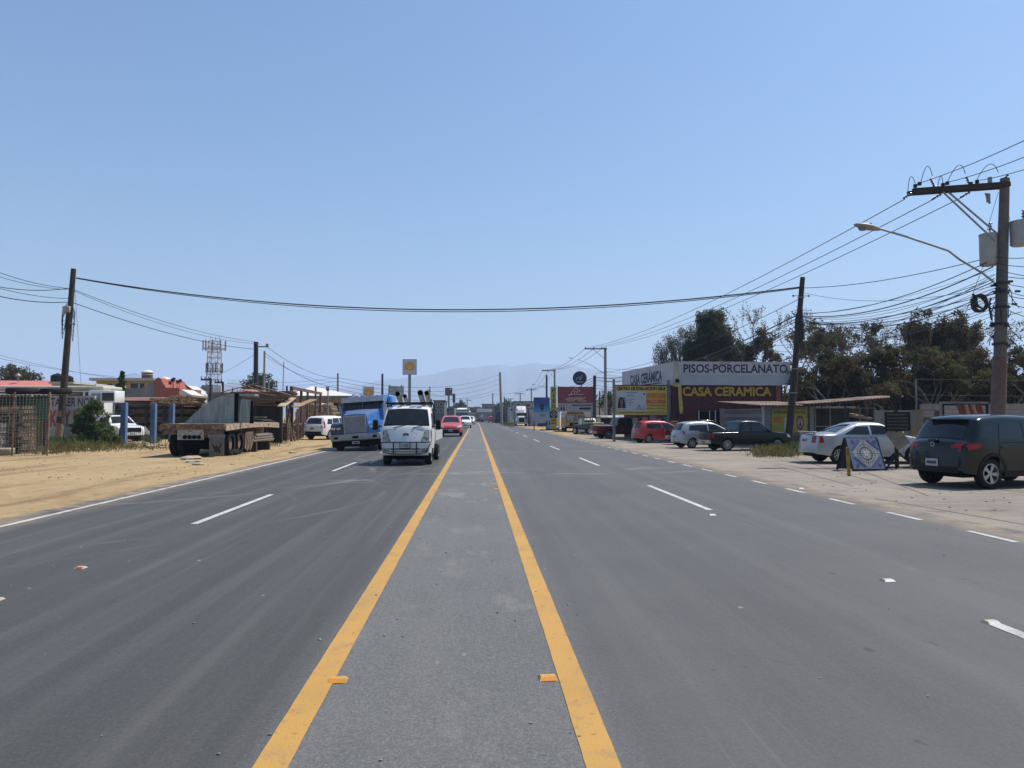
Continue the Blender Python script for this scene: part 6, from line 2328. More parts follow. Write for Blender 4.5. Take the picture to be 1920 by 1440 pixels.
# ---------------------------------------------------------------- display stands on the apron
q0, q1 = G(1597, 884), G(1664, 881)
ab = thing('tile_stand', 'leaning stand with blue patterned floor tiles beside the silver sedan', 'display stand', (q0.x + .05, q0.y, .004), math.atan2(q1.y - q0.y, q1.x - q0.x) * .4)
M_tb = mat('tile_blue', (.11, .125, .21), .35, c2=(.15, .165, .25), scale=9, coat=.2)
M_tw = mat('tile_cream', (.33, .31, .27), .35, var=.2, scale=9)
M_tl = mat('tile_line', (.055, .07, .15), .4)
ww, hh = 1.12, .98
Tl = Matrix.Translation((.02, 0, .06)) @ Euler((R_(-20), 0, 0)).to_matrix().to_4x4()
sk_ = Matrix(((1, 0, -.16, 0), (0, 1, 0, 0), (0, 0, 1, 0), (0, 0, 0, 1)))
pn = MB().box((0, 0, 0), (ww, .03, hh), 0, Tl).build('tile_panel', M_tb, ab)
mb = MB()
d = .5
cx, cz = ww / 2, hh / 2
mb.prism([(cx - .5, cz), (cx, cz - .46), (cx + .5, cz), (cx, cz + .46)], -.004, -.0005, 0, Tl)
mb.build('cream_diamond', M_tw, pn)
mb = MB()
for (rr, n, w2) in ((.20, 18, .030), (.29, 24, .022)):
    for k in range(n):
        a = 2 * math.pi * k / n
        mb.prism(el(cx + rr * math.cos(a), cz + rr * math.sin(a), w2, w2, 7), -.008, -.004, 0, Tl)
for sx in (-1, 1):
    for sz in (-1, 1):
        for o_ in (.40, .46):
            mb.prism([(cx + sx * (o_ + .02), cz + sz * .12), (cx + sx * (o_ + .04), cz + sz * .12), (cx + sx * .14, cz + sz * (o_ - .01)), (cx + sx * .12, cz + sz * (o_ - .01))], -.006, -.0005, 0, Tl)
        mb.prism([(cx + sx * .30, cz + sz * .36), (cx + sx * .38, cz + sz * .44), (cx + sx * .44, cz + sz * .38), (cx + sx * .36, cz + sz * .30)], -.006, -.0005, 0, Tl)
mb.build('tile_pattern', M_tl, pn)
MB().prism(el(cx, cz, .085, .085), -.010, -.004, 0, Tl).build('pale_centre', mat('tile_white', (.5, .5, .5), .4), pn)
mb = MB()
mb.box((cx - .004, -.011, 0), (cx + .004, -.009, hh), 0, Tl)
mb.box((0, -.011, cz - .004), (ww, -.009, cz + .004), 0, Tl)
mb.build('tile_joint', M_ink, pn)
mb = MB()
mb.bar((0, .0, .04), (ww, .0, .04), .035)
mb.bar((0, .36, .98), (ww * .95, .36, .98), .035)
for x in (-.02, ww):
    mb.bar((x, 0, .04), (x * .97, .36, 1.0), .035)
    mb.bar((x, .74, .04), (x * .97, .36, 1.0), .035)
mb.bar((0, .74, .05), (ww, .74, .05), .03)
mb.build('frame', M_black, ab)
MB().add([(-.02, .02, .06), (-.02, .72, .06), (-.02, .36, .97), (-.012, .02, .06), (-.012, .72, .06), (-.012, .36, .97)], [(0, 1, 2), (5, 4, 3), (0, 3, 4, 1), (1, 4, 5, 2), (2, 5, 3, 0)]).build('side_panel', M_black, ab)
for x in (0, ww):
    for y in (0, .74):
        MB().lathe([(.001, -.015), (.028, -.015), (.028, .015), (.001, .015)], 12, 0, TR((x, y, .028)), 'X', False).build('caster', M_rubber, ab)
q = G(1592, 893)
yp = MB().rbox((-.035, -.035, 0), (.035, .035, .80), .006, 1).build('bollard_post', mat('post_yellow', (.36, .23, .03), .6, c2=(.10, .07, .02), scale=3))
yp.location = (q.x, q.y, .004)
yp.rotation_euler = (0, R_(-2), 0)
tag(yp, 'short yellow post standing at the corner of the blue tile stand', 'post')

q = G(1682, 880)
st_ = thing('slatted_stand', 'black steel display stand with a slatted board at the top', 'display stand', (q.x, q.y, .004), R_(4))
zz = lambda py: P(1682, py, q.y).z
mb = MB()
mb.bar((0, 0, .03), (0, 0, zz(742)), .085)
for (x, y) in ((.55, -.1), (-.42, -.12), (.30, .42), (-.30, .40)):
    mb.bar((0, 0, .55), (x, y, .05), .045)
    mb.bar((0, 0, .07), (x, y, .05), .035)
mb.build('post', M_black, st_)
bz0, bz1 = zz(808), zz(773)
mb = MB()
mb.box((-.42, -.10, bz0), (-.37, -.06, bz1))
mb.box((.37, -.10, bz0), (.42, -.06, bz1))
for k in range(6):
    z = bz0 + (bz1 - bz0) * k / 5.5
    mb.box((-.42, -.10, z), (.42, -.07, z + .055))
mb.box((-.37, -.055, bz0 + .05), (.37, -.045, bz1 - .03), 1)
mb.build('slatted_board', [M_black, mat('slat_gap', (.15, .14, .11), .8)], st_)
MB().box((-.16, -.04, zz(756)), (.18, .04, zz(741))).build('top_plate', M_black, st_)
pn = MB().box((-.06, -.02, 0), (.42, .01, .62), 0, Matrix.Translation((.0, -.14, .62)) @ Euler((R_(-14), R_(-30), 0)).to_matrix().to_4x4()).build('tile_sample', mat('stone_tile', (.26, .21, .13), .6, c2=(.15, .13, .10), scale=6), st_)
for (x, y) in ((.55, -.1), (-.42, -.12), (.30, .42), (-.30, .40)):
    MB().lathe([(.001, -.015), (.03, -.015), (.03, .015), (.001, .015)], 12, 0, TR((x, y, .03)), 'X', False).build('caster', M_rubber, st_)

# ---------------------------------------------------------------- signs further down on the right
M_casa = mat('sign_rose', (.235, .05, .065), .6, var=.12)
t, p, w_, h_ = flat_sign('billboard', 'dusty red CASA CERÁMICA billboard with a white house emblem', 'billboard', 1045.5, 1113, 725, 756, 75, M_casa, .12)
zb = P(1080, 756, 75).z
text('CASA CERÁMICA', M_white, p, w_ * .02, h_ * .33, w_ * .50, h_ * .14, bold=-.01)
mb = MB()
for (x0, z0, x1, z1) in ((-.12, .64, .0, .93), (.0, .93, .13, .70), (-.12, .64, -.10, .58), (-.10, .58, -.22, .47), (-.22, .47, -.05, .55), (-.05, .55, .10, .52), (.10, .52, .22, .55), (-.03, .72, .04, .72), (-.03, .60, -.03, .72), (.04, .60, .04, .72)):
    mb.bar((x0 * w_, -.006, z0 * h_), (x1 * w_, -.006, z1 * h_), .05)
mb.build('house_emblem', M_white, p)
mb = MB()
for (u0, u1, v) in ((-.24, -.02, .12), (.06, .30, .12), (-.30, .22, .235)):
    mb.box((u0 * w_, -.004, v * h_), (u1 * w_, -.0005, (v + .03) * h_))
mb.build('fine_print', M_white, p)
lz = P(1080, 772, 75).z - zb
lo = MB().box((-w_ / 2, .0, lz), (w_ / 2, .12, -.004)).build('lower_panel', mat('sign_grey', (.36, .37, .40), .6), t)
mb = MB()
mb.box((-.12 * w_, -.004, lz * .30), (.45 * w_, -.0005, lz * .18))
mb.box((.10 * w_, -.004, lz * .75), (.42 * w_, -.0005, lz * .50))
for x in (-.40, -.33):
    mb.prism([((x - .03) * w_, lz * .8), ((x + .03) * w_, lz * .8), (x * w_, lz * .2)], -.004, -.0005)
mb.build('dark_print', M_ink, lo)
mb = MB()
for x in (-.46, 0, .46):
    MB().box((x * w_ - .06, .13, -zb), (x * w_ + .06, .22, h_)).build('post', M_steel, t)
# totem
t, p, w_, h_ = flat_sign('totem_sign', 'tall narrow yellow totem lettered PISOS beside the red billboard', 'sign', 1032.5, 1043.5, 725, 804, 73, mat('totem_yellow', (.40, .33, .05), .6, var=.15), .25)
for k, ch in enumerate('PISOS'):
    py = 732 + k * 10.0
    z = P(1038, py, 73).z - t.location.z
    text(ch, M_ink, p, 0, z, .30 if ch != 'I' else .10, .38, bold=.03)
zc = P(1038, 777, 73).z - t.location.z
mb = MB().prism([(-.42, zc - .34), (.42, zc - .34), (.42, zc + .2), (.2, zc + .34), (-.2, zc + .34), (-.42, zc + .2)], -.06, -.0005)
bk = mb.build('dark_badge', M_ink, p)
mb = MB()
for k in range(4):
    a = k * math.pi / 2
    b2 = a + math.pi / 2
    mb.bar((.30 * math.cos(a), -.065, zc + .30 * math.sin(a)), (.30 * math.cos(b2), -.065, zc + .30 * math.sin(b2)), .05)
mb.prism(el(0, zc, .09, .09, 12), -.07, -.06)
mb.build('diamond_emblem', M_plate, bk)
mb = MB()
for k in range(3):
    mb.box((-w_ * .4, -.004, h_ * (.12 + .07 * k)), (w_ * .4, -.0005, h_ * (.145 + .07 * k)))
mb.build('fine_print', M_ink, p)
# blue billboard
m, t_, b_ = nodes('sign_blue_fade')
tc = N(t_, 'ShaderNodeTexCoord').outputs['Object']
sp_ = N(t_, 'ShaderNodeSeparateXYZ')
t_.links.new(tc, sp_.inputs[0])
c = mix(t_, ramp(t_, sp_.outputs['Z'], .9, 2.2), (.06, .30, .46), (.02, .06, .27))
c = mix(t_, ramp(t_, sp_.outputs['Z'], .85, 1.15), (.32, .36, .42), c)
t_.links.new(c, b_.inputs['Base Color'])
b_.inputs['Roughness'].default_value = .5
t, p, w_, h_ = flat_sign('billboard', 'blue billboard with a dark bearded face under a wide hat', 'billboard', 1000.5, 1031, 745, 789, 85, m, .10)
zb = P(1015, 789, 85).z
cx, cz = .02, h_ * .62
mb = MB().prism([(cx - .36, cz + .06), (cx - .20, cz + .10), (cx - .15, cz + .26), (cx + .15, cz + .26), (cx + .20, cz + .10), (cx + .36, cz + .06), (cx + .22, cz - .02), (cx + .20, cz - .32), (cx + .02, cz - .66), (cx - .17, cz - .32), (cx - .2, cz - .02)], -.006, -.0005)
fc = mb.build('dark_portrait', M_ink, p)
MB().prism([(cx - .12, cz - .02), (cx + .12, cz - .02), (cx + .10, cz - .16), (cx - .10, cz - .16)], -.010, -.006).build('portrait_face', M_skin, fc)
mb = MB()
for k in range(9):
    a = math.pi * (k + .5) / 9
    mb.prism(el(cx + .42 * math.cos(a), cz + .12 + .34 * math.sin(a), .035, .035, 6), -.006, -.0005)
mb.build('feather_dots', M_navy, p)
mb = MB()
mb.box((-.30, -.004, h_ * .245), (.55, -.0005, h_ * .265))
mb.box((-.2, -.004, h_ * .195), (.45, -.0005, h_ * .215))
mb.box((-w_ * .42, -.004, h_ * .88), (-w_ * .2, -.0005, h_ * .91))
mb.build('fine_print', M_ink, p)
mb = MB()
for x in (-w_ / 2, w_ / 2 - .1):
    MB().box((x, .11, -zb), (x + .12, .2, h_)).build('post', M_black, t)
q = G(1018, 800)
o = MB().rbox((-.7, -.3, 0), (.7, .3, .62), .15, 3).build('dark_crate', mat('dark_crate', (.025, .03, .04), .8))
o.location = (q.x, q.y + 2, 0)
tag(o, 'dark bundle lying under the blue billboard', 'bundle')
# round navy sign
q = P(1087, 709, 78)
rs = thing('round_sign', 'round navy sign with a white swirl emblem on a pole above the red billboard', 'sign', (q.x, 78, 0))
dk = MB().lathe([(.001, -.08), (.76, -.08), (.78, -.06), (.78, .06), (.001, .06)], 40, 0, TR((0, 0, q.z)), 'Y', False).build('disc', mat('sign_navy', (.02, .035, .10), .5), rs, 40)
mb = MB()
mb.tube([(-.46, -.10, q.z - .28), (-.30, -.10, q.z + .02), (-.12, -.10, q.z + .14), (.05, -.10, q.z + .08), (.12, -.10, q.z - .08), (.0, -.10, q.z - .22), (-.14, -.10, q.z - .14), (-.06, -.10, q.z + .0)], .028, 5)
mb.tube([(.08, -.10, q.z - .18), (.22, -.10, q.z + .0), (.16, -.10, q.z + .2), (.28, -.10, q.z + .36)], .028, 5)
mb.box((-.36, -.095, q.z - .46), (.36, -.085, q.z - .40))
mb.build('swirl_emblem', M_white, dk)
MB().tube([(.22, .1, 0), (.22, .1, q.z - .3)], .06, 8).build('post', M_galv, rs)
# blue plastic sheet and scrap in front of the totem
q = G(1035, 807)
o = MB().rbox((-.75, -.4, .12), (.75, .4, .42), .12, 3).rbox((-.55, -.3, .40), (.5, .3, .55), .07, 3).build('blue_tub', mat('tub_blue', (.02, .17, .46), .4), None, 40)
o.location = (q.x, q.y, 0)
tag(o, 'bright blue plastic tub on the ground in front of the yellow totem', 'tub')
o = MB().box((-1.4, -.6, 0), (1.3, .6, .12)).build('pallet_base', M_wood)
o.location = (q.x, q.y, .002)
tag(o, 'dark low platform under the bright blue tub', 'platform')
# wrecked machine parts between the bus and the maroon pickup
M_scrap = mat('scrap_navy', (.03, .035, .07), .5, c2=(.09, .07, .06), scale=4)
q = G(1108, 815)
wr = thing('wrecked_car', 'stripped dark car wreck with bare wheels beside the school bus', 'car wreck', (q.x, q.y + 1.2, 0), R_(-60))
MB().rbox((-1.6, -.7, .42), (1.5, .7, .92), .15, 3).build('body', M_scrap, wr, 50)
mb = MB()
mb.bar((-1.5, -.6, 1.5), (1.0, -.6, 1.55), .08)
mb.bar((-1.5, .6, 1.5), (1.0, .6, 1.55), .08)
for x in (-1.5, -.2, 1.0):
    for y in (-.6, .6):
        mb.bar((x, y, .85), (x, y, 1.54), .07)
mb.build('cage', M_rust, wr)
MB().rbox((-.2, -.66, .93), (1.4, .66, 1.12), .06, 2).build('bonnet', mat('bonnet_lime', (.38, .40, .10), .5, c2=(.10, .10, .04), scale=3), wr, 50)
for x in (-1.1, 1.1):
    for y in (-.72, .72):
        put_wheel(wr, x, y, .33, .2, 'steel', M_alloy, sg=-1 if y < 0 else 1)
for k, (px, py, s) in enumerate(((1092, 811, .9), (1119, 819, .8))):
    q = G(px, py)
    mb = MB()
    mb.lathe([(.14, -.1), (.33, -.1), (.34, 0), (.33, .1), (.14, .1)], 22, 0, TR((0, 0, .33)), 'Y', False)
    mb.lathe([(.001, -.03), (.14, -.05), (.15, .05), (.001, .03)], 16, 1, TR((0, 0, .33)), 'Y', False)
    o = mb.build('wheel_scrap', [M_rubber, M_alloy], None, 40)
    o.location, o.rotation_euler = (q.x, q.y, 0), (R_(-8), 0, R_(15 - 30 * k))
    tag(o, ('loose wheel standing under the school bus corner', 'loose wheel standing against the maroon pickup tail')[k], 'wheel', 'loose scrap wheels')
q = G(1098, 814)
mb = MB()
mb.bar((-.9, 0, .05), (.9, .1, .35), .10)
mb.bar((-.5, .2, .05), (.6, -.3, .12), .08)
tag(mb.build('scrap_axle', M_galv), 'grey scrap axle lying in front of the school bus', 'axle').location = (q.x, q.y, 0)
# white truck tops behind the wrecks
q = P(1105, 783, 70)
o = MB().rbox((-.7, 0, 0), (.7, 3, 1.5), .3, 4).box((-.55, -.02, .75), (.5, .02, 1.25), 1).build('parked_van', [P_white, M_glass], None, 50)
o.location = (q.x, 70, 0)
tag(o, 'small white van nose behind the car wreck and the thin pole', 'van')
q = P(1142, 783, 72)
o = MB().rbox((-1.1, 0, 0), (1.1, 4, 1.75), .35, 4).box((-.9, -.02, .9), (.85, .02, 1.5), 1).build('parked_van', [mat('paint_dull', (.40, .37, .33), .5), M_glass], None, 50)
o.location = (q.x, 72, 0)
tag(o, 'dusty van behind the concrete pole and the yellow billboard', 'van')
# ---------------------------------------------------------------- left side: houses behind the yard
def corner(px, pyt, Y):
    return P(px, pyt, Y)


def house(name, label, px0, px1, pyt, Y, dep, wm, roof=None, wins=(), cat='house', over=.2, rh=.18):
    a, b = P(px0, pyt, Y), P(px1, pyt, Y)
    t = thing(name, label, cat, (a.x, Y, 0))
    w_, h_ = b.x - a.x, (a.z + b.z) / 2
    MB().box((0, 0, 0), (w_, dep, h_ - rh)).build('wall', wm, t)
    if roof:
        MB().box((-over, -over, h_ - rh + .003), (w_ + over, dep + over, h_)).build('roof', roof, t)
    for (u0, u1, p0, p1) in wins:
        x0, x1 = w_ * u0, w_ * u1
        z0, z1 = P(px0, p1, Y).z, P(px0, p0, Y).z
        f = MB().box((x0 - .06, -.03, z0 - .06), (x1 + .06, .02, z1 + .06)).build('window', M_white, t)
        MB().box((x0, -.036, z0), (x1, -.031, z1)).build('pane', M_glass, f)
    return t, w_, h_


M_redroof = mat('red_roof_sheet', (.42, .13, .105), .6, var=.12, scale=.8)
M_ochre = mat('ochre_wall', (.50, .33, .03), .8, var=.12)
M_greyw = mat('grey_render', (.22, .22, .23), .9, var=.2, scale=1)
M_brickr = mat('red_render', (.33, .095, .06), .85, var=.2)
M_creamw = mat('cream_slab', (.50, .47, .40), .8, var=.15)
# red roofed house
a, b = P(-60, 727, 75), P(96, 727, 75)
zr = P(20, 711, 78).z
hs = thing('red_roofed_house', 'long low house with a salmon red sheet roof at the picture edge', 'house', (a.x, 75, 0))
MB().box((0, .3, 0), (b.x - a.x - .4, 8, a.z - .1)).build('wall', M_creamw, hs)
mb = MB()
wr_ = b.x - a.x
corr(mb, wr_, 1.0, .3, .03, 0, Matrix(((1, 0, 0, 0), (0, 0, 4.2, -.2), (0, 1, zr - a.z, a.z - .1), (0, 0, 0, 1))))
mb.build('roof', M_redroof, hs, False, False)
mb = MB().add([(0, 4, zr - .1), (wr_, 4, zr - .1), (wr_, 8.2, a.z), (0, 8.2, a.z)], [(0, 1, 2, 3)])
mb.build('roof_back', M_redroof, hs)
o = MB().lathe([(.1, 0), (.1, .5), (.28, .5), (.3, .62), (.05, .85)], 14).build('roof_vent', M_galv, None, 40)
q = P(34, 712, 77.5)
o.location = (q.x, 77.5, zr - .25)
tag(o, 'round metal vent on the salmon red roof', 'roof vent')
t, w_, h_ = house('flat_roof_house', 'small pale green flat roofed house carrying black water tanks', 97, 136, 716, 72, 6, mat('pale_green_wall', (.27, .33, .29), .8), M_creamw, ((.1, .4, 722, 732), (.6, .85, 722, 732)))
for k, (px, pt, r) in enumerate(((108, 700, .62), (128, 704, .45))):
    q = P(px, 716, 74)
    h = P(px, pt, 74).z - q.z
    o = MB().lathe([(r, 0), (r * 1.02, h * .3), (r, h * .7), (r * .6, h * .9), (r * .3, h * .92), (r * .3, h), (.01, h)], 20).build('water_tank', M_black, None, 40)
    o.location = (q.x, 74, q.z)
    tag(o, ('larger', 'smaller')[k] + ' black water tank on the flat roofed house', 'water tank', 'black roof water tanks')
house('grey_annex', 'grey flat annex with white parapet behind the white coach', 134, 178, 720, 76, 6, M_greyw, M_white)
# yellow house
t, w_, h_ = house('yellow_house', 'yellow two storey house with a white roof slab', 181, 284, 709, 92, 8, M_ochre, M_creamw, ((.18, .30, 719, 729), (.62, .76, 718, 728), (.79, .88, 718, 728)), rh=.35, over=.6)
MB().box((w_ * .505, -.05, h_ - 2.2), (w_ * .54, .02, h_ - .36)).build('white_pilaster', M_white, t)
o = MB().rbox((0, 0, 0), (.5, .4, 1.2), .05).build('white_door', M_white, t)


def lantern(label, px, pyt, pyb, Y, r):
    q = P(px, pyb, Y)
    h = P(px, pyt, Y).z - q.z
    t = thing('roof_lantern', label, 'chimney', (q.x, Y, q.z), 0, 'round brick roof lanterns with white domes')
    mb = MB()
    mb.lathe([(r * .9, 0), (r * .9, h * .68)], 18)
    mb.build('drum', mat('lantern_brick', (.14, .055, .045), .85), t, 40)
    mb = MB()
    mb.lathe([(r, h * .40), (r, h * .46)], 18)
    mb.lathe([(r, h * .62), (r * 1.05, h * .70), (r * .9, h * .82), (r * .5, h * .93), (.01, h)], 18)
    mb.build('dome', M_white, t, 40)


lantern('brick roof lantern with white dome on the yellow house', 276, 693, 710, 93, 1.0 * .36 * 2)
lantern('brick roof lantern with white dome on the red gabled house', 309, 706, 724, 82, .62)
# grey and red gabled house
Y = 80
pts = [(262, 745), (262, 735), (268, 726), (285, 717), (291, 712), (292, 745)]
a = P(262, 745, Y)
t = thing('gabled_house', 'grey house with a stepped brick red gable front', 'house', (a.x, Y, 0))
MB().prism([(P(x, y, Y).x - a.x, P(x, y, Y).z if y < 745 else 0) for x, y in pts], 0, 7).build('wall', M_greyw, t)
rp = [(291, 745), (291, 713), (294, 710), (299, 708), (304, 711), (306, 716), (313, 727), (338, 728), (338, 745)]
MB().prism([(P(x, y, Y).x - a.x, P(x, y, Y).z if y < 745 else 0) for x, y in rp], -.25, 6).build('gable_front', M_brickr, t)
MB().prism([(P(x, y, Y).x - a.x, P(x, y, Y).z) for x, y in ((210, 728), (268, 727), (290, 745), (210, 745))], .4, 5).build('lower_roof', M_greyw, t)
# white gable
Y = 86
a = P(336, 745, Y)
t = thing('white_gable_house', 'white gabled house with dark roof edge right of the red gable', 'house', (a.x, Y, 0))
MB().prism([(P(x, y, Y).x - a.x, P(x, y, Y).z if y < 744 else 0) for x, y in ((336, 745), (336, 728), (344, 722), (366, 738), (366, 745))], 0, 7).build('wall', M_white, t)
mb = MB()
for (x0, y0, x1, y1) in ((333, 729, 344, 721), (344, 721, 369, 738)):
    mb.bar(P(x0, y0, Y - .2) - Vector((a.x, Y, 0)), P(x1, y1, Y - .2) - Vector((a.x, Y, 0)), .25)
mb.build('roof', mat('dark_tiles', (.06, .05, .05), .8), t)
o = MB().prism([(P(x, y, 70).x - P(336, 745, 70).x, P(x, y, 70).z) for x, y in ((336, 733), (340, 730), (365, 744), (365, 749), (350, 745))], 0, 3).build('white_roof_sheet', M_white)
o.location = (P(336, 745, 70).x, 70, 0)
tag(o, 'bright white slanted roof sheet in front of the white gabled house', 'roof sheet')
# TV aerial shrubs on the gabled house roof
mb = MB()
for (x0, x1, y1) in ((325, 323, 713), (325, 326, 711), (331, 333, 716), (335, 338, 714), (321, 319, 718)):
    mb.tube([P(x0, 729, 79), P(x1, y1, 79)], .03, 4)
    q = P(x1, y1, 79)
    mb.cb(q, (.3, .1, .35))
tag(mb.build('roof_aerials', M_wire), 'cluster of dark aerials on the red gable roof', 'aerials')
# dark tower plinth building
house('tower_house', 'dark plain block house under the cell tower', 383, 432, 733, 90, 5, mat('dark_block', (.12, .12, .125), .9), None)

# ---------------------------------------------------------------- cell tower
Y = 92
q = P(401, 733, Y)
top = P(401, 640, Y).z
ct_ = thing('cell_tower', 'white and grey lattice cell tower with antenna panels', 'tower', (q.x, Y, 0))
wb, wt = .88, .58
mb = MB()
H = top


def leg(k, z):
    u = z / H
    s = (wb * (1 - u) + wt * u)
    return Vector(((-s, s, s, -s)[k], (-s, -s, s, s)[k], z))


for k in range(4):
    mb.bar(leg(k, 0), leg(k, H), .085)
nb = 16
for i in range(nb):
    z0, z1 = H * i / nb, H * (i + 1) / nb
    for k in range(4):
        j = (k + 1) % 4
        mb.bar(leg(k, z0), leg(j, z1), .035)
        mb.bar(leg(j, z0), leg(k, z1), .035)
        mb.bar(leg(k, z1), leg(j, z1), .06)
mb.build('lattice', mat('tower_paint', (.42, .41, .42), .6, c2=(.36, .31, .30), scale=.35, thr=(.48, .55)), ct_)
mb = MB()
for s in (-.5, .1, .55):
    mb.bar((s, 0, H), (s, 0, H + .5 + .3 * abs(s)), .04)
mb.build('lightning_rod', M_steel, ct_)
zp = [P(401, py, Y).z for py in (648, 656, 690)]
for z, rr, nn in ((zp[0], 1.35, 9), (zp[2], 1.0, 6)):
    mb = MB()
    for k in range(nn):
        a, b2 = 2 * math.pi * k / nn, 2 * math.pi * (k + 1) / nn
        mb.bar((rr * math.cos(a), rr * math.sin(a), z - .4), (rr * math.cos(b2), rr * math.sin(b2), z - .4), .06)
    mb.bar((-rr, 0, z - .4), (rr, 0, z - .4), .06)
    mb.bar((0, -rr, z - .4), (0, rr, z - .4), .06)
    mb.build('platform_ring', M_steel, ct_)
    for k in range(nn):
        a = 2 * math.pi * k / nn
        MB().cb((rr * math.cos(a), rr * math.sin(a), z), (.15, .12, 1.25), 0).build('antenna_panel', (mat('antenna_grey', (.33, .32, .33), .5) if z == zp[0] else mat('antenna_dark', (.11, .11, .12), .5)), ct_)
MB().cb((-.6, -.6, P(401, 730, Y).z), (1.1, .9, 1.0)).build('equipment_box', M_steel, ct_)
MB().cb((.8, -.6, P(401, 730, Y).z), (.9, .9, .9)).build('equipment_cabinet', M_white, ct_)

# ---------------------------------------------------------------- yard front: wall, coach, sheds
WY = 44.0
a, b = P(92, 742, WY), P(178, 742, WY)
pw = thing('painted_wall', 'whitewashed yard wall with hand painted black and red letters', 'wall', (a.x, WY, 0))
m, t_, b_ = nodes('whitewash')
tc = N(t_, 'ShaderNodeTexCoord').outputs['Object']
c = mix(t_, ramp(t_, noise(t_, tc, 1.4, 6, .65), .42, .62), (.44, .41, .38), (.33, .30, .27))
c = mix(t_, ramp(t_, noise(t_, tc, 5, 6, .7, (3, 1, .5)), .56, .7), c, (.20, .18, .16))
t_.links.new(c, b_.inputs['Base Color'])
b_.inputs['Roughness'].default_value = .95
w_ = b.x - a.x
wl = MB().box((0, 0, 0), (w_, .16, a.z)).build('wall', m, pw)
text('TALLER NOE', mat('letter_faded_black', (.055, .05, .05), .9), wl, w_ * .50, P(130, 754, WY).z, w_ * .92, .52, bold=.02)
MRL = mat('letter_faded_red', (.36, .075, .04), .9, c2=(.30, .09, .06), scale=5)
for ch, px in (('K', 101), ('Y', 126), ('I', 140)):
    text(ch, MRL, wl, P(px, 777, WY).x - a.x, P(px, 785, WY).z, .42 if ch != 'I' else .14, 1.0, bold=.04)
# white coach behind the wall
a, b = P(-10, 726, 50), P(198, 726, 50)
co = thing('white_coach', 'long white coach roof and windows showing above the yard wall', 'coach', (a.x, 50, 0))
w_ = b.x - a.x
cz = P(90, 724, 50).z
MB().rbox((0, 0, .5), (w_ * .93, 2.4, cz - .26), .12, 3).build('body', P_white, co, 50)
MB().rbox((-.2, -.15, cz - .26), (w_ * .99, 2.55, cz + .02), .10, 3).build('roof', mat('coach_cream', (.50, .46, .38), .6, var=.15), co, 50)
for k in range(6):
    MB().rbox((.3 + k * w_ * .155, -.012, cz - 1.15), (.3 + k * w_ * .155 + w_ * .135, .02, cz - .4), .01, 2).build('side_window', M_glass, co)
for x in (1.2, w_ * .8):
    put_wheel(co, x, .2, .48, .28, 'truck', M_steelrim, sg=-1)
a, b = P(165, 752, 49.5), P(215, 752, 49.5)
ac = thing('cooling_unit', 'white boxed cooling unit with slatted grille standing above the wall', 'cooling unit', (a.x, 49.5, 0))
z0, z1 = P(190, 755, 49.5).z, P(190, 732, 49.5).z
w_ = b.x - a.x
MB().rbox((0, 0, z0), (w_, 1.4, z1), .05, 2).build('housing', P_white, ac, 50)
for x in (.1, w_ - .1):
    for y in (.1, 1.3):
        MB().box((x - .05, y - .05, 0), (x + .05, y + .05, z0)).build('leg', M_steel, ac)
mb = MB()
mb.box((w_ * .52, -.02, z0 + .12), (w_ * .97, .0, z1 - .18), 0)
for k in range(6):
    mb.box((w_ * .52, -.035, z0 + .14 + k * .075), (w_ * .97, -.02, z0 + .17 + k * .075), 1)
mb.build('grille', [M_under, M_steel], ac)
MB().box((w_ * .12, -.015, z0 + .2), (w_ * .46, .0, z1 - .2)).build('side_hatch', mat('hatch_grey', (.28, .30, .34), .5), ac)

# white old pickup behind the bush and the blue post
sp = dict(S_PICK, headside=(), head=(), panels=())
g = P(222, 777, 49.6)
t, B = car('parked_pickup', 'old white pickup with bulging bonnet between the bush and the first blue post', (g.x - .2, g.y, 0), R_(-40), sp, P_white, None, 'pickup', True)
MB().rbox((2.50, -.55, .62), (2.60, .55, .92), .04, 2).build('grille', M_black, t)
mb = MB()
mb.bar((-.5, -.6, 1.78), (1.2, -.6, 1.78), .05)
mb.bar((-.5, .6, 1.78), (1.2, .6, 1.78), .05)
mb.bar((-.5, -.6, 1.78), (-.5, .6, 1.78), .05)
mb.bar((1.2, -.6, 1.78), (1.2, .6, 1.78), .05)
mb.build('roof_rack', M_wood, t)

# wire fence and shed at the picture edge
FYL = 31.0
a, b = P(-40, 740, FYL), P(92, 746, FYL)
wf_ = thing('wire_fence', 'sagging wire mesh fence on thin posts at the picture edge', 'fence', (a.x, FYL, 0))
w_ = b.x - a.x
hF = a.z
mb = MB()
for k in range(30):
    z = .05 + (hF - .1) * k / 21
    if z > hF:
        break
    mb.tube([(w_ * u, random.uniform(-.01, .01), z - .05 * math.sin(u * 3.1) + random.uniform(-.008, .008)) for u in np.linspace(0, 1, 9)], .0075, 4, 0, False)
for k in range(21):
    x = w_ * (k + .3) / 21
    mb.tube([(x + random.uniform(-.01, .01), 0, z) for z in np.linspace(0, hF, 5)], .0075, 4, 0, False)
mb.build('mesh_panel', mat('fence_wire', (.25, .24, .21), .6, .3), wf_)
for u, xx in ((0, 'a'), (.5, 'b'), (1, 'c')):
    MB().tube([(w_ * u, 0, 0), (w_ * u + .03, 0, hF + .12)], .035, 8).build('post', M_rust, wf_)
SYL = 33.5
a, b = P(-60, 742, SYL), P(47, 742, SYL)
sd_ = thing('tin_shed', 'dark tin shed with green and yellow side sheets behind the wire fence', 'shed', (a.x, SYL, 0))
w_ = b.x - a.x
hz_ = a.z
Yb = SYL
while P(91, 742, Yb).x > b.x:
    Yb += .05
dl = Yb - SYL
sideT = TR((w_, 0, 0), rz=R_(90))
mb = MB()
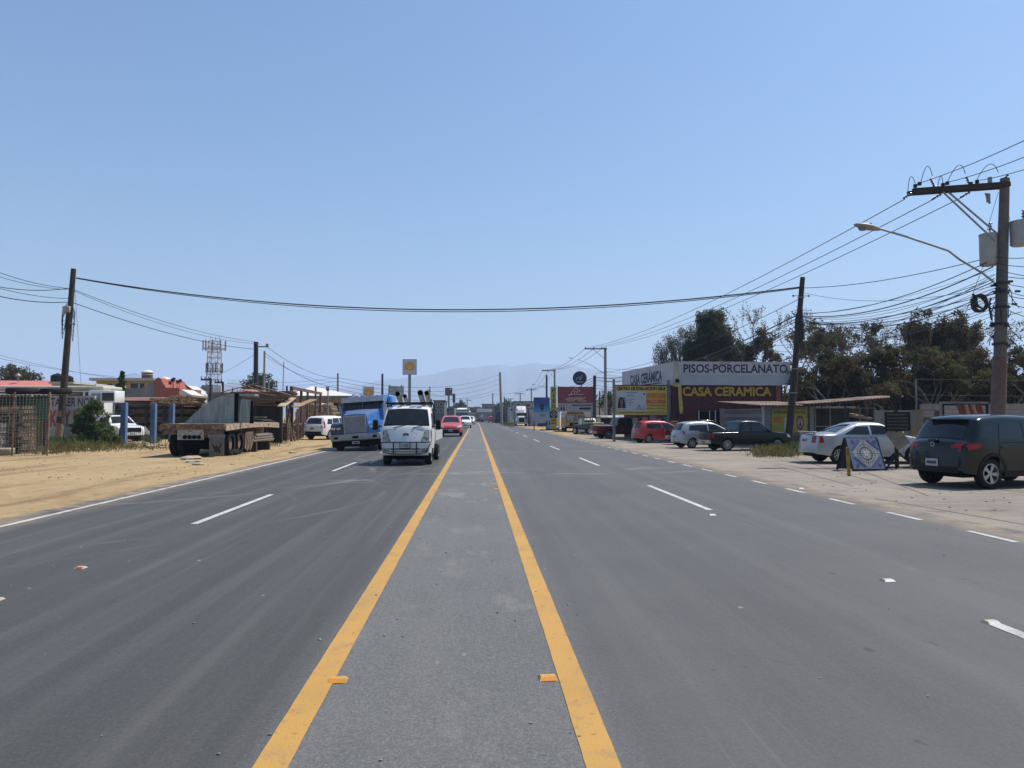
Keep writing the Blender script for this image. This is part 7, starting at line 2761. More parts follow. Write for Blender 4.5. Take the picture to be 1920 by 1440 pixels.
corr(mb, dl, hz_ * .42, .13, .016, 0, sideT @ TR((0, 0, hz_ * .56)))
mb.build('green_sheet', mat('green_sheet', (.02, .11, .065), .7, c2=(.05, .12, .08)), sd_, False, False)
mb = MB()
corr(mb, dl - .35, hz_ * .56, .13, .016, 0, sideT)
mb.build('yellow_sheet', mat('yellow_sheet', (.22, .155, .025), .8, c2=(.10, .08, .03), scale=2), sd_, False, False)
MB().box((w_ - .03, dl - .35, 0), (w_ + .03, dl, hz_ * .56)).build('rusty_edge', mat('rust_sheet', (.11, .05, .035), .85, c2=(.06, .035, .03)), sd_)
MB().box((0, dl, 0), (w_, dl + .05, hz_)).build('back_wall', mat('shed_dark', (.035, .03, .026), .9), sd_)
mb = MB()
corr(mb, P(113, 742, SYL).x - a.x, 1.0, .2, .02, 0, Matrix(((1, 0, 0, -.1), (0, 0, dl + .7, -.4), (0, 1, .12, hz_ + .03), (0, 0, 0, 1))))
mb.build('roof', mat('tin_roof', (.16, .15, .14), .7, c2=(.10, .07, .055)), sd_, False, False)
for k, (px0, px1) in enumerate(((5, 62), (63, 118))):
    q0, q1 = P(px0, 738, SYL + .2), P(px1, 738, SYL + .2)
    r = (q1.x - q0.x) / 2
    o = MB().lathe([(r * .5, 0), (r * .92, 0), (r, .07), (r, .21), (r * .92, .28), (r * .5, .28)], 28, 0, None, 'Z', False).build('scrap_tyre_ring', M_rubber, None, 40)
    o.location = ((q0.x + q1.x) / 2, SYL + .55 + .25 * k, hz_ + .10)
    o.rotation_euler = (R_(3), R_(2 - 3 * k), 0)
    tag(o, ('worn truck tyre lying on the tin shed roof at the picture edge', 'worn truck tyre lying on the tin shed roof beside the leaning pole')[k], 'tyre', 'truck tyres on the shed roof')
# pallets
M_pal = mat('pallet_wood', (.30, .23, .15), .9, c2=(.17, .125, .085), scale=3, bmp=.3)
M_pal2 = mat('pallet_grey', (.40, .37, .33), .9, c2=(.28, .25, .22), scale=3, bmp=.3)


def pallet(m, label, group):
    mb = MB()
    for z in (0, .11):
        for k in range(6):
            mb.box((-.55, -.5 + k * .185, z), (.55, -.5 + k * .185 + .10, z + .018))
    for x in (-.5, -.04, .42):
        mb.box((x, -.49, .018), (x + .08, .53, .11))
    return tag(mb.build('wooden_pallet', m), label, 'pallet', group)


p1 = pallet(M_pal, 'tan wooden pallet in the tall stack behind the wire fence', 'tan stacked pallets')
p2 = pallet(M_pal2, 'bleached grey pallet in the stack cut by the picture edge', 'grey stacked pallets')
c1, c2_ = P(30, 777, 32.6), P(-6, 777, 32.2)
for k in range(14):
    o = p1 if k == 0 else dup(p1)
    o.location = (c1.x + random.uniform(-.06, .06), 32.7, .02 + k * .15)
    o.rotation_euler = (R_(random.uniform(-1, 1)), R_(random.uniform(-1.5, 1.5)), R_(random.uniform(-6, 6)))
for k in range(9):
    o = p2 if k == 0 else dup(p2)
    o.location = (c2_.x + random.uniform(-.06, .06), 32.2, .02 + k * .15)
    o.rotation_euler = (R_(random.uniform(-1, 1)), R_(random.uniform(-1.5, 1.5)), R_(random.uniform(-6, 6)))
# kerb block, white sack, stones
def rock(label, px, py, s, m, cat='stone', name='stone', seed=0, group=None):
    rnd = random.Random(seed)
    bm = bmesh.new()
    bmesh.ops.create_icosphere(bm, subdivisions=2, radius=1)
    mb = MB()
    vs = [Vector((v.co.x * s[0], v.co.y * s[1], v.co.z * s[2])) * rnd.uniform(.82, 1.15) for v in bm.verts]
    bm.verts.index_update()
    mb.add([(v.x, v.y, max(v.z + s[2] * .6, 0)) for v in vs], [[v.index for v in f.verts] for f in bm.faces])
    bm.free()
    o = mb.build(name, m, None, 30)
    q = G(px, py)
    o.location = (q.x, q.y, 0)
    o.rotation_euler = (0, 0, rnd.random() * 6)
    return tag(o, label, cat, group)


M_stone = mat('pale_stone', (.40, .33, .24), .95, c2=(.27, .22, .16), scale=4, bmp=.4)
M_sack = mat('white_sack', (.58, .57, .55), .8, var=.15)
q = G(5, 853)
o = MB().rbox((-.62, -.2, 0), (.42, .2, .30), .07, 2).build('kerb_block', M_stone, None, 50)
o.location = (q.x, q.y, 0)
o.rotation_euler = (0, 0, R_(8))
tag(o, 'pale concrete kerb block on the dirt at the picture edge', 'block')
rock('white sack slumped on the kerb block at the picture edge', 2, 841, (.42, .25, .28), M_sack, 'sack', 'white_sack', 1)
for k, (px, py, s, lb) in enumerate(((38, 848, .16, 'small pale stone right of the kerb block'), (52, 848, .14, 'small pale stone in the dry grass near the fence'), (84, 849, .22, 'pale broken slab stone below the leaning pole'), (118, 842, .20, 'flat stone in the grass right of the leaning pole'),
                                     (148, 840, .15, 'flat stone below the leafy bush'), (238, 836, .18, 'pale rubble stone in front of the first blue post'), (262, 832, .24, 'pale rubble stone by the sack under the trailer corner'),
                                     (282, 838, .26, 'grey rubble stone left of the trailer'), (306, 840, .18, 'pinkish rubble stone beside the trailer shadow'), (360, 861, .30, 'rounded stone in the trailer shadow'),
                                     (360, 867, .20, 'flat pale board stone in front of the trailer'), (372, 872, .16, 'small stone right of the flat pale board stone'))):
    rock(lb, px, py, (s * 1.5, s, s * .3), M_stone, 'stone', 'stone', 10 + k, 'rubble stones on the dirt lot')
_r = random.Random(21)
# blue posts
M_bluep = mat('blue_post', (.10, .175, .32), .7, c2=(.06, .10, .18), scale=3)
for k, (px, pt, pb, lb) in enumerate(((233, 755, 829, 'square blue fence post in front of the white pickup'), (288, 757, 821, 'square blue fence post behind the trailer corner'), (322, 757, 812, 'dark blue fence post deeper in the yard'))):
    q = P(px, 777, 42.5 + 2.4 * k)
    h = P(px, pt, q.y).z
    o = MB().rbox((-.15, -.15, 0), (.15, .15, h), .015, 1).build('fence_post', M_bluep)
    o.location = (q.x, q.y, 0)
    tag(o, lb, 'post', 'blue posts of the yard fence')
qa, qb = P(233, 777, 42.5), P(322, 777, 47.3)
qa.z = qb.z = 0
yf = thing('yard_fence', 'thin barred yard fence strung between the blue posts', 'fence', (qa.x, qa.y, 0))
d = qb - qa
mb = MB()
for z in (.5, 1.3, 2.35):
    mb.bar((0, 0, z), (d.x, d.y, z), .035)
for k in range(26):
    u = (k + .5) / 26
    mb.tube([(d.x * u, d.y * u, .1), (d.x * u, d.y * u, 2.4)], .012, 4)
mb.build('bars', M_wire, yf)
rock('grey tarpaulin bundle at the foot of the first blue post', 260, 826, (.75, .5, .62), mat('tarp_grey', (.20, .19, .15), .85, c2=(.12, .12, .10)), 'bundle', 'tarp_bundle', 3)
rock('blue plastic drum lying behind the grey tarpaulin bundle', 246, 820, (.35, .35, .45), mat('drum_blue', (.05, .16, .32), .5), 'drum', 'plastic_drum', 4)
o = rock('turquoise tarpaulin heap behind the trailer deck', 342, 808, (1.0, .6, 1.3), mat('tarp_turquoise', (.02, .22, .28), .6), 'tarpaulin', 'tarp_heap', 5)
q = G(226, 832)
o = MB().tube([(0, 0, 0), (.05, 0, .9), (.22, .05, 1.75)], [.14, .13, .07], 8).build('timber_stump', M_wood, None, 50)
o.location = (q.x, q.y, 0)
tag(o, 'slanted dark timber post left of the first blue post', 'post')

# ---------------------------------------------------------------- lumber yard
M_log = mat('log_bark', (.16, .105, .06), .9, c2=(.09, .06, .04), scale=4, bmp=.4)
M_logend = mat('log_end', (.42, .29, .15), .85, c2=(.30, .19, .10), scale=6)
M_board = mat('sawn_board', (.36, .25, .14), .85, c2=(.22, .14, .08), scale=2, stretch=(.5, 6, 6))
M_boardd = mat('weathered_board', (.17, .115, .075), .9, c2=(.09, .062, .045), scale=2, stretch=(.5, 6, 6))
SHY = 54.0
a, b = P(206, 757, SHY), P(374, 757, SHY)
lsd = thing('lumber_shed', 'open timber lumber shed with shelves behind the blue posts', 'shed', (a.x, SHY, 0))
w_ = b.x - a.x
mb = MB()
for u in (0, .2, .4, .6, .8, 1):
    for y in (0, 2.8):
        MB().box((w_ * u - .08, y, 0), (w_ * u + .08, y + .16, a.z - .12)).build('post', M_wood, lsd)
MB().box((-.3, -.3, a.z - .12), (w_ + .3, 3.2, a.z)).build('deck', M_boardd, lsd)
for k, z in enumerate((.6, 1.25, 1.85)):
    MB().box((.1, .2, z), (w_ - .1, 2.7, z + .06)).build('shelf', M_boardd, lsd)
MB().box((0, 3.0, 0), (w_, 3.05, a.z - .15)).build('back_wall', mat('shed_back', (.05, .042, .035), .9), lsd)
# boards on the shelves
bd0 = tag(MB().box((-1.5, -.07, -.02), (1.5, .07, .02)).build('shelf_board', M_board), 'sawn board stored on the lumber shed shelves', 'board', 'boards on the lumber shed shelves')
for k in range(60):
    o = bd0 if k == 0 else dup(bd0)
    sh_ = k % 3
    o.location = (a.x + 1.6 + (k * 37 % 20) / 20 * (w_ - 3.2), SHY + .3 + _r.random() * .6, (.6, 1.25, 1.85)[sh_] + .09 + (k // 3 % 6) * .05)
    o.rotation_euler = (0, 0, R_(_r.uniform(-4, 4)))
# logs on its roof deck
lg = MB()
lg.lathe([(.10, 0), (.105, 1.2), (.095, 2.6)], 10, 0, None, 'Y', False)
lg.lathe([(.001, -.002), (.10, 0)], 10, 1, None, 'Y', False)
lg.lathe([(.095, 2.6), (.001, 2.602)], 10, 1, None, 'Y', False)
lg0 = tag(lg.build('round_log', [M_log, M_logend], None, 50), 'pale round pole log in the row on the lumber shed deck', 'log', 'pole logs on the shed deck')
k = 0
for i in range(26):
    for j in range(3 if i > 11 else 2):
        o = lg0 if k == 0 else dup(lg0)
        k += 1
        s = _r.uniform(.8, 1.35)
        o.location = (P(292 + i * 3.0, 757, SHY).x, SHY - .75 + _r.uniform(-.12, .12), a.z + .11 + j * .19 + _r.uniform(-.02, .03))
        o.scale = (s, 1, s)
        o.rotation_euler = (R_(_r.uniform(-3, 3)), R_(_r.uniform(0, 360)), R_(_r.uniform(-7, 7)))
bd1 = tag(MB().box((-2.2, -.09, -.03), (2.2, .09, .03)).build('long_plank', M_boardd), 'long weathered plank lying along the lumber shed deck', 'plank', 'planks along the shed deck')
for k in range(16):
    o = bd1 if k == 0 else dup(bd1)
    o.location = (P(262, 757, SHY).x + _r.uniform(-.9, .9), SHY - .3 + (k % 4) * .25, a.z + .05 + (k // 4) * .085)
    o.rotation_euler = (0, R_(_r.uniform(-2, 2)), R_(_r.uniform(-5, 5)))
o = MB().box((-1.6, -1, 0), (2.0, 1, .05)).build('roof_sheet', mat('reddish_sheet', (.24, .12, .09), .8))
o.location = (P(248, 750, 54).x, 54, P(248, 749, 54).z)
o.rotation_euler = (R_(8), 0, 0)
tag(o, 'reddish sheet roof patch left of the pole logs', 'roof sheet')

# lumber rack with boards and red sheets behind the trailer
RY = 45.0
a, b = P(432, 760, RY), P(527, 760, RY)
rk = thing('lumber_rack', 'dark timber rack loaded with boards behind the trailer fairing', 'rack', (a.x, RY, 0))
w_ = b.x - a.x
mb = MB()
for u in (0, .5, 1):
    for y in (0, 2.6):
        MB().box((w_ * u - .08, y, 0), (w_ * u + .08, y + .14, a.z)).build('post', M_wood, rk)
MB().box((-.1, -.1, a.z), (w_ + .1, 2.8, a.z + .08)).build('deck', M_boardd, rk)
mb = MB()
for k in range(20):
    mb.box((w_ * k / 20 + .004, .10 + .01 * (k % 3), .0), (w_ * (k + 1) / 20 - .004, .14 + .01 * (k % 3), a.z - .02))
mb.build('dark_boarding', mat('dark_boarding', (.042, .026, .018), .9, c2=(.025, .018, .014)), rk)
bd2 = tag(MB().box((-1.7, -.14, -.05), (1.7, .14, .05)).build('rough_board', M_boardd), 'rough board stacked on top of the timber rack', 'board', 'boards piled on the timber rack')
for k in range(42):
    o = bd2 if k == 0 else dup(bd2)
    ly = k // 6
    o.location = (a.x + w_ * .45 + _r.uniform(-.35, .5) + ly * .03, RY + .0 + (k % 6) * .42, a.z + .14 + ly * .112)
    o.rotation_euler = (0, R_(_r.uniform(-3.5, 2)), R_(_r.uniform(-8, 8)))
bd3 = tag(MB().box((-1.2, -.09, -.03), (1.2, .09, .03)).build('pale_board', M_board), 'pale fresh board sticking out of the rack pile', 'board', 'pale boards in the rack pile')
for k in range(12):
    o = bd3 if k == 0 else dup(bd3)
    o.location = (a.x + w_ * .12 + _r.uniform(-.4, .5), RY - .05 + (k % 3) * .3, a.z + .2 + (k // 3) * .16)
    o.rotation_euler = (0, R_(_r.uniform(-4, 4)), R_(_r.uniform(-8, 8)))
bd4 = tag(MB().box((-1.1, -.1, -.03), (1.1, .1, .03)).build('slab_board', mat('bark_slab', (.36, .31, .25), .9, c2=(.2, .16, .12), scale=4)), 'pale curved offcut slab stored under the timber rack', 'board', 'offcut slabs under the rack')
for k in range(9):
    o = bd4 if k == 0 else dup(bd4)
    o.location = (a.x + w_ * .45 + _r.uniform(-.3, .4), RY - .62 + (k % 3) * .22, 1.36 + (k // 3) * .13)
    o.rotation_euler = (0, R_(_r.uniform(-1, 7)), R_(_r.uniform(-6, 6)))
mb = MB()
corr(mb, P(540, 777, RY).x - P(447, 777, RY).x, 1.0, .22, .03, 0, Matrix(((1, 0, 0, 0), (0, 0, 2.4, 0), (0, 1, .12, 0), (0, 0, 0, 1))) @ Matrix.Identity(4))
o = mb.build('red_roof_sheets', mat('red_rust_sheet', (.33, .13, .09), .8, c2=(.22, .09, .065), scale=2), None, False, False)
q = P(447, 728, RY)
o.location = (q.x, RY + .2, q.z - .1)
o.rotation_euler = (0, R_(6.5), 0)
tag(o, 'rust red corrugated sheets laid over the top of the board pile', 'roof sheets')
# leaning fresh boards right of the rack
for k, (x0, y0, x1, y1) in enumerate(((527, 762, 548, 746), (553, 763, 588, 749))):
    q0, q1 = P(x0, y0, 44), P(x1, y1, 46)
    d = q1 - q0
    o = MB().cb((0, 0, 0), (d.length, .5, .05), 0).build('leaning_board', M_board if k else mat('pale_sawn', (.48, .40, .27), .8))
    o.location = (q0 + q1) / 2
    o.rotation_euler = d.to_track_quat('X', 'Z').to_euler()
    tag(o, ('pale wide board leaning from the rack to the steel frame', 'orange tinted board leaning inside the steel frame')[k], 'board')

# rusty steel frame with uprights
M_purple = mat('red_primer', (.10, .045, .045), .85, c2=(.16, .085, .07), scale=3)
sf = thing('steel_frame', 'rusty red steel portal frame beside the white SUV', 'frame', (P(547, 777, 50).x, 50, 0))
ol = Vector(sf.location)
mb = MB()
ups = ((547, 725, 50, .20), (565, 728, 55, .17), (577, 731, 58, .16), (592, 725, 60, .13), (601, 737, 62, .16))
for px, pt, Yp, wd in ups:
    t0 = P(px, pt, Yp)
    MB().bar(Vector((t0.x, Yp, 0)) - ol, t0 - ol, wd).build('upright', M_purple, sf)
mb = MB()
mb.bar(P(546, 727, 50) - ol, P(602, 738, 62) - ol, .2)
mb.bar(P(548, 726, 50) - ol, P(536, 808, 49.7) - ol, .10)
mb.bar(P(578, 731, 58) - ol, P(569, 797, 57) - ol, .08)
mb.bar(P(545, 797, 50) - ol, P(575, 793, 58) - ol, .12)
mb.build('top_beam', M_purple, sf)
aq = G(535, 824)
af = thing('drawbar_frame', 'rust red A shaped drawbar frame lying on the dirt by the sacks', 'frame', (aq.x, aq.y, 0))
q = lambda px, py: P(px, py, aq.y) - Vector((aq.x, aq.y, 0))
mb = MB()
for (x0, y0, x1, y1, y_) in ((511, 820, 540, 800, 0), (540, 800, 560, 820, 0), (511, 822, 562, 818, 0), (520, 818, 545, 806, .3), (538, 800, 538, 822, 0), (562, 818, 535, 826, -.3), (511, 821, 535, 826, -.3)):
    mb.bar(q(x0, y0), q(x1, y1) + Vector((0, y_, 0)), .14)
mb.build('bars', mat('red_oxide_bar', (.25, .075, .065), .85, c2=(.16, .07, .06), scale=3), af)
for k, (px, py, s) in enumerate(((499, 829, (.42, .38, .36)), (499, 815, (.36, .34, .42)))):
    o = rock(('bulging white sack standing at the bottom of the sack pile', 'white sack sitting on top of another sack')[k], px, 829, s, M_sack, 'sack', 'white_sack', 30 + k, 'white sacks by the trailer')
    o.location.z = (0, .52)[k]
    if k:
        o.location.y += .02
for k, (px, py, r, lb) in enumerate(((481, 829, .46, 'tyre standing on edge under the trailer nose'), (428, 853, .42, 'worn tyre lying flat beside the eagle mudflap'), (468, 838, .44, 'tyre lying under the trailer rail'))):
    q_ = G(px, py)
    o = MB().lathe([(r * .5, -.11), (r * .9, -.12), (r, -.06), (r, .06), (r * .9, .12), (r * .5, .11)], 26, 0, None, 'Z', False).build('discarded_tyre', M_rubber, None, 40)
    if k == 0:
        o.rotation_euler = (R_(78), 0, R_(40))
        o.location = (q_.x, q_.y, r * .98)
    else:
        o.location = (q_.x, q_.y, .125)
    tag(o, lb, 'tyre')

# log piles behind the white SUV
PY_ = 64.0
lb_ = MB()
lb_.lathe([(.19, 0), (.2, 1.4), (.185, 3.0)], 12, 0, None, 'Y', False)
lb_.lathe([(.001, -.004), (.19, 0)], 12, 1, None, 'Y', False)
lb_.lathe([(.185, 3.0), (.001, 3.004)], 12, 1, None, 'Y', False)
l0 = tag(lb_.build('thick_log', [M_log, M_logend], None, 50), 'thick cut log in the heap behind the white SUV', 'log', 'logs heaped behind the white SUV')
k = 0
for row in range(8):
    for i in range(16 - row):
        px = 545 + row * 3.2 + i * 5.9
        q_ = P(px, 777, PY_)
        if row > 4 and px < 566:
            continue
        o = l0 if k == 0 else dup(l0)
        k += 1
        s = _r.uniform(.75, 1.25)
        o.location = (q_.x + _r.uniform(-.05, .05), PY_ + _r.uniform(-.35, .35), .19 + row * .34)
        o.scale = (s, 1, s)
        o.rotation_euler = (R_(_r.uniform(-4, 4)), R_(_r.uniform(0, 360)), R_(_r.uniform(-14, 14)))
# pale warehouse and blue grey awning
a, b = P(545, 745, 76), P(668, 745, 76)
wh = thing('warehouse', 'pale roofed warehouse with an ochre fascia behind the log heap', 'warehouse', (a.x, 76, 0))
w_ = b.x - a.x
z1 = P(560, 742, 76).z
z2 = P(585, 724, 82).z
MB().box((0, 6, 0), (w_, 6.2, z1)).build('back_wall', mat('wh_dark', (.05, .045, .04), .9), wh)
mb = MB()
x2 = P(585, 777, 82).x - a.x
mb.add([(-.3, -.3, z1), (w_ + .3, -.3, z1 - .25), (w_ + .3, 9, z1 - .1), (x2, 6, z2), (-.3, 7, z2 - .6)], [(0, 1, 2, 3), (0, 3, 4)])
mb.build('roof', mat('pale_roof', (.55, .52, .46), .6, var=.1), wh)
MB().box((-.3, -.4, z1 - .75), (w_ + .3, -.3, z1 - .26)).build('fascia', mat('ochre_fascia', (.26, .18, .045), .7), wh)
MB().box((-.32, -.42, z1 - .255), (w_ + .32, -.3, z1 + .0)).build('gutter', M_steel, wh)
mb = MB()
for u in (0, .25, .5, .75, 1):
    MB().bar((w_ * u, -.2, 0), (w_ * u, -.2, z1 - .7), .14).build('post', M_steel, wh)
a = P(566, 763, 70)
b = P(602, 756, 70)
o = MB().prism([(0, 0), (b.x - a.x, b.z - a.z + .1), (b.x - a.x, b.z - a.z - .9), (0, -.75)], 0, .1).build('hung_sheet', mat('bluegrey_sheet', (.20, .24, .30), .6))
o.location = a
tag(o, 'blue grey sheet panel hung in front of the log heap', 'panel')
a, b = P(596, 757, 68), P(618, 757, 68)
o = MB().box((0, 0, 0), (b.x - a.x, 1.5, .08)).build('canopy_sheet', M_white)
o.location = (a.x, 68, P(600, 760, 68).z)
o.rotation_euler = (R_(6), R_(5), 0)
tag(o, 'small white awning sheet over the log heap', 'awning')

# loose rods and offcuts leaning about the rack and the steel frame
M_rod = mat('scrap_rod', (.13, .075, .05), .85, c2=(.24, .17, .12), scale=5)
for k in range(16):
    px = 526 + (k * 29 % 34)
    Yk = 47 + (k * 17 % 9)
    q_ = P(px, 777, Yk)
    hh_ = .9 + (k * 7 % 10) * .16
    o = MB().tube([(0, 0, 0), (_r.uniform(-.5, .5), _r.uniform(-.2, .4), hh_)], .03 + .02 * (k % 3), 6).build('leaning_rod', M_rod if k % 3 else M_board)
    o.location = (q_.x, Yk, 0)
    tag(o, 'thin rusty or wooden rod leaning among the scrap beside the steel frame', 'rod', 'rods leaning in the scrap corner')
for k in range(9):
    px, Yk = 436 + (k * 37 % 95), 43.2 + (k % 4) * .4
    q_ = P(px, 777, Yk)
    o = MB().cb((0, 0, 0), (1.3 + .5 * (k % 3), .12, .05)).build('scrap_offcut', M_boardd if k % 2 else M_rod)
    o.location = (q_.x, Yk, 2.7 + (k * 13 % 7) * .11)
    o.rotation_euler = (R_(_r.uniform(-10, 10)), R_(_r.uniform(-16, 16)), R_(_r.uniform(-30, 30)))
    tag(o, 'dark offcut sticking out of the board pile on the timber rack', 'offcut', 'offcuts sticking out of the rack pile')

ro = bpy.data.objects['stone']
for k in range(46):
    u = _r.random()
    if k < 34:
        px, py = 30 + 300 * u + _r.uniform(-10, 10), 846 - 14 * u + _r.uniform(-5, 7)
    else:
        px, py = _r.uniform(330, 560), _r.uniform(852, 880) - 30 * u
    q_ = G(px, py)
    if q_.x > -8.2:
        continue
    o = dup(ro)
    o.location = (q_.x, q_.y, 0)
    o.rotation_euler = (0, 0, _r.uniform(0, 6))
    sc_ = _r.uniform(.25, .9)
    o.scale = (sc_ * _r.uniform(.7, 1.3), sc_, sc_ * _r.uniform(.7, 1.8))
    o['group'] = 'scattered rubble along the yard front'
    o['label'] = 'small rubble stone scattered on the dirt along the yard front'

# junk filling the corner between the trailer nose, the rack and the steel frame
M_j1 = mat('junk_rust', (.14, .065, .035), .85, c2=(.07, .04, .03), scale=5, bmp=.3)
M_j2 = mat('junk_brown', (.09, .062, .045), .9, c2=(.16, .11, .08), scale=4, bmp=.3)
for k, (px, Yk, kind, lb) in enumerate(((498, 46.5, 0, 'rusty oil drum beside the dark rack end'), (507, 48.5, 1, 'brown timber crate behind the white sacks'), (516, 46.0, 0, 'rusty oil drum behind the drawbar frame'),
                                        (526, 48.0, 1, 'brown timber crate behind the leaning boards'), (536, 50.5, 2, 'heap of dark twisted scrap at the foot of the steel frame'), (550, 52.5, 2, 'heap of dark twisted scrap inside the steel frame'),
                                        (563, 57.0, 0, 'rusty oil drum at the second steel upright'), (556, 55.5, 1, 'brown timber crate standing inside the steel frame'), (448, 43.2, 2, 'dark scrap heap hidden behind the fairing'), (470, 43.4, 1, 'timber crate in front of the dark boarding'))):
    q_ = P(px, 777, Yk)
    mb = MB()
    if kind == 0:
        mb.lathe([(.001, .88), (.28, .88), (.29, .9), (.29, .6), (.305, .59), (.29, .58), (.29, .31), (.305, .30), (.29, .29), (.29, 0)], 20)
        o = mb.build('oil_drum', M_j1, None, 40)
    elif kind == 1:
        for i in range(6):
            mb.box((-.55, -.4, .05 + i * .2), (.55, -.36, .05 + i * .2 + .15))
            mb.box((.51, -.36, .05 + i * .2), (.55, .4, .05 + i * .2 + .15))
        for x in (-.5, .44):
            mb.box((x, -.36, 0), (x + .06, -.30, 1.25))
        mb.box((-.5, -.3, .05), (.5, .4, .9))
        o = mb.build('timber_crate', M_j2)
    else:
        for i in range(26):
            a_ = Vector((_r.uniform(-1, 1), _r.uniform(-.6, .6), _r.uniform(0, .9)))
            mb.bar(a_, a_ + Vector((_r.uniform(-.9, .9), _r.uniform(-.5, .5), _r.uniform(-.3, .6))), _r.uniform(.04, .14))
        for v_ in range(len(mb.v)):
            mb.v[v_] = (mb.v[v_][0], mb.v[v_][1], max(0, mb.v[v_][2]))
        o = mb.build('scrap_heap', M_j1 if k % 2 else M_j2)
    o.location = (q_.x, Yk, 0)
    o.rotation_euler = (0, 0, R_(_r.uniform(-25, 25)))
    tag(o, lb, ('drum', 'crate', 'scrap heap')[kind])
# ---------------------------------------------------------------- petrol station sign and far signs
M_shellr = mat('shell_red', (.30, .025, .012), .5)
M_shelly = mat('shell_yellow', (.72, .43, .012), .5, var=.05)
M_lightbox = mat('sign_box', (.46, .47, .52), .5, var=.08)


def shell(parent, cx, cz, r, y):
    pts = []
    n = 15
    for k in range(n + 1):
        a = math.pi * (1.17 - 1.34 * k / n)
        for da, rr in ((0, .93), (.5, 1.0)):
            if k == n and da:
                continue
            aa = a - math.pi * 1.34 / n * da
            pts.append((cx + r * rr * math.cos(aa), cz - .1 * r + r * rr * math.sin(aa) * .96))
    pts += [(cx + r * .52, cz - r * .55), (cx + r * .48, cz - r * .82), (cx - r * .48, cz - r * .82), (cx - r * .52, cz - r * .55)]
    e = MB().prism(pts, y - .05, y).build('shell_emblem', M_shellr, parent)
    mb = MB()
    n = 9
    for k in range(n):
        a = math.pi * (1.10 - 1.20 * (k + .5) / n)
        w2 = math.pi * 1.20 / n * .40
        p0 = (cx, cz - r * .72)
        R1 = r * (1.42 if 1 < k < n - 2 else 1.12)
        mx, mz = cx + .86 * r * math.cos(a), cz - .1 * r + .82 * r * math.sin(a)
        tx, tz = -math.sin(a), math.cos(a)
        hw = r * .135
        mb.prism([(p0[0] - tx * .015 * r, p0[1] - tz * .0), (mx - tx * hw, mz - tz * hw), (mx, mz + .03 * r), (mx + tx * hw, mz + tz * hw), (p0[0] + tx * .015 * r, p0[1])], y - .08, y - .05)
    mb.prism([(cx - r * .40, cz - r * .76), (cx + r * .40, cz - r * .76), (cx + r * .36, cz - r * .58), (cx - r * .36, cz - r * .58)], y - .085, y - .05)
    mb.build('shell_ribs', M_shelly, e)


SYS = 150
t, p, w_, h_ = flat_sign('fuel_sign', 'tall square petrol station sign with a yellow shell emblem on one post', 'sign', 755.5, 780.5, 674, 702, SYS, M_lightbox, .5)
shell(p, 0, h_ * .54, w_ * .36, 0)
mb = MB()
for (x0, z0, x1, z1) in ((-w_ / 2, -.06, w_ / 2, .02), (-w_ / 2, h_ - .02, w_ / 2, h_ + .06), (-w_ / 2 - .06, -.06, -w_ / 2 + .02, h_ + .06), (w_ / 2 - .02, -.06, w_ / 2 + .06, h_ + .06)):
    mb.box((x0, -.03, z0), (x1, .53, z1))
mb.build('frame', M_steel, t)
MB().box((-.28, .05, -P(768, 702, SYS).z), (.28, .45, -.06)).build('post', mat('sign_post_grey', (.17, .19, .22), .5), t)
t, p, w_, h_ = flat_sign('fuel_canopy_sign', 'lower shell emblem sign showing over the blue semi truck roof', 'sign', 680.5, 701.5, 725, 744, 120, M_lightbox, .4)
shell(p, 0, h_ * .45, w_ * .36, 0)
MB().box((-.2, .05, -P(690, 744, 120).z), (.2, .35, 0)).build('post', M_steel, t)
t, p, w_, h_ = flat_sign('far_billboard', 'pale teal billboard with white writing behind the delivery truck pipes', 'billboard', 728, 757, 724.5, 743, 110, mat('sign_teal', (.16, .25, .27), .5, c2=(.24, .31, .32), scale=.8), .2)
mb = MB()
for (u0, u1, v0, v1) in ((-.4, -.1, .55, .75), (.0, .38, .6, .85), (-.42, .1, .2, .4), (.18, .4, .15, .45)):
    mb.box((u0 * w_, -.006, v0 * h_), (u1 * w_, -.0005, v1 * h_))
mb.build('pale_print', mat('print_pale', (.40, .44, .45), .6), p)
mb = MB()
for x in (-w_ * .46, w_ * .3):
    MB().box((x, .2, -P(740, 743, 110).z), (x + .25, .4, h_ + .2)).build('post', M_steel, t)
t, p, w_, h_ = flat_sign('far_billboard', 'dark picture billboard with an orange foot down the road', 'billboard', 834.5, 848, 727, 742, 170, mat('sign_dark_picture', (.04, .045, .06), .5, c2=(.11, .09, .09), scale=1), .3)
MB().box((-w_ / 2, -.01, 0), (w_ / 2, -.0005, h_ * .22)).build('orange_foot', mat('sign_rust', (.25, .085, .04), .5), p)
mb = MB().prism([(w_ * .1, h_ * .9), (w_ * .38, h_ * .9), (w_ * .25, h_ * .62)], -.01, -.0005)
mb.build('pale_mark', M_lightbox, p)
MB().box((-w_ * .12, .3, -P(840, 742, 170).z), (w_ * .12, .7, 0)).build('post', M_steel, t)
t, p, w_, h_ = flat_sign('far_totem', 'dark slab totem beside the dark picture billboard', 'sign', 848.5, 853.5, 738, 755, 175, mat('sign_black_face', (.03, .035, .045), .5), .5)
MB().box((-w_ * .2, .1, -P(850, 755, 175).z), (w_ * .2, .4, 0)).build('post', M_steel, t)

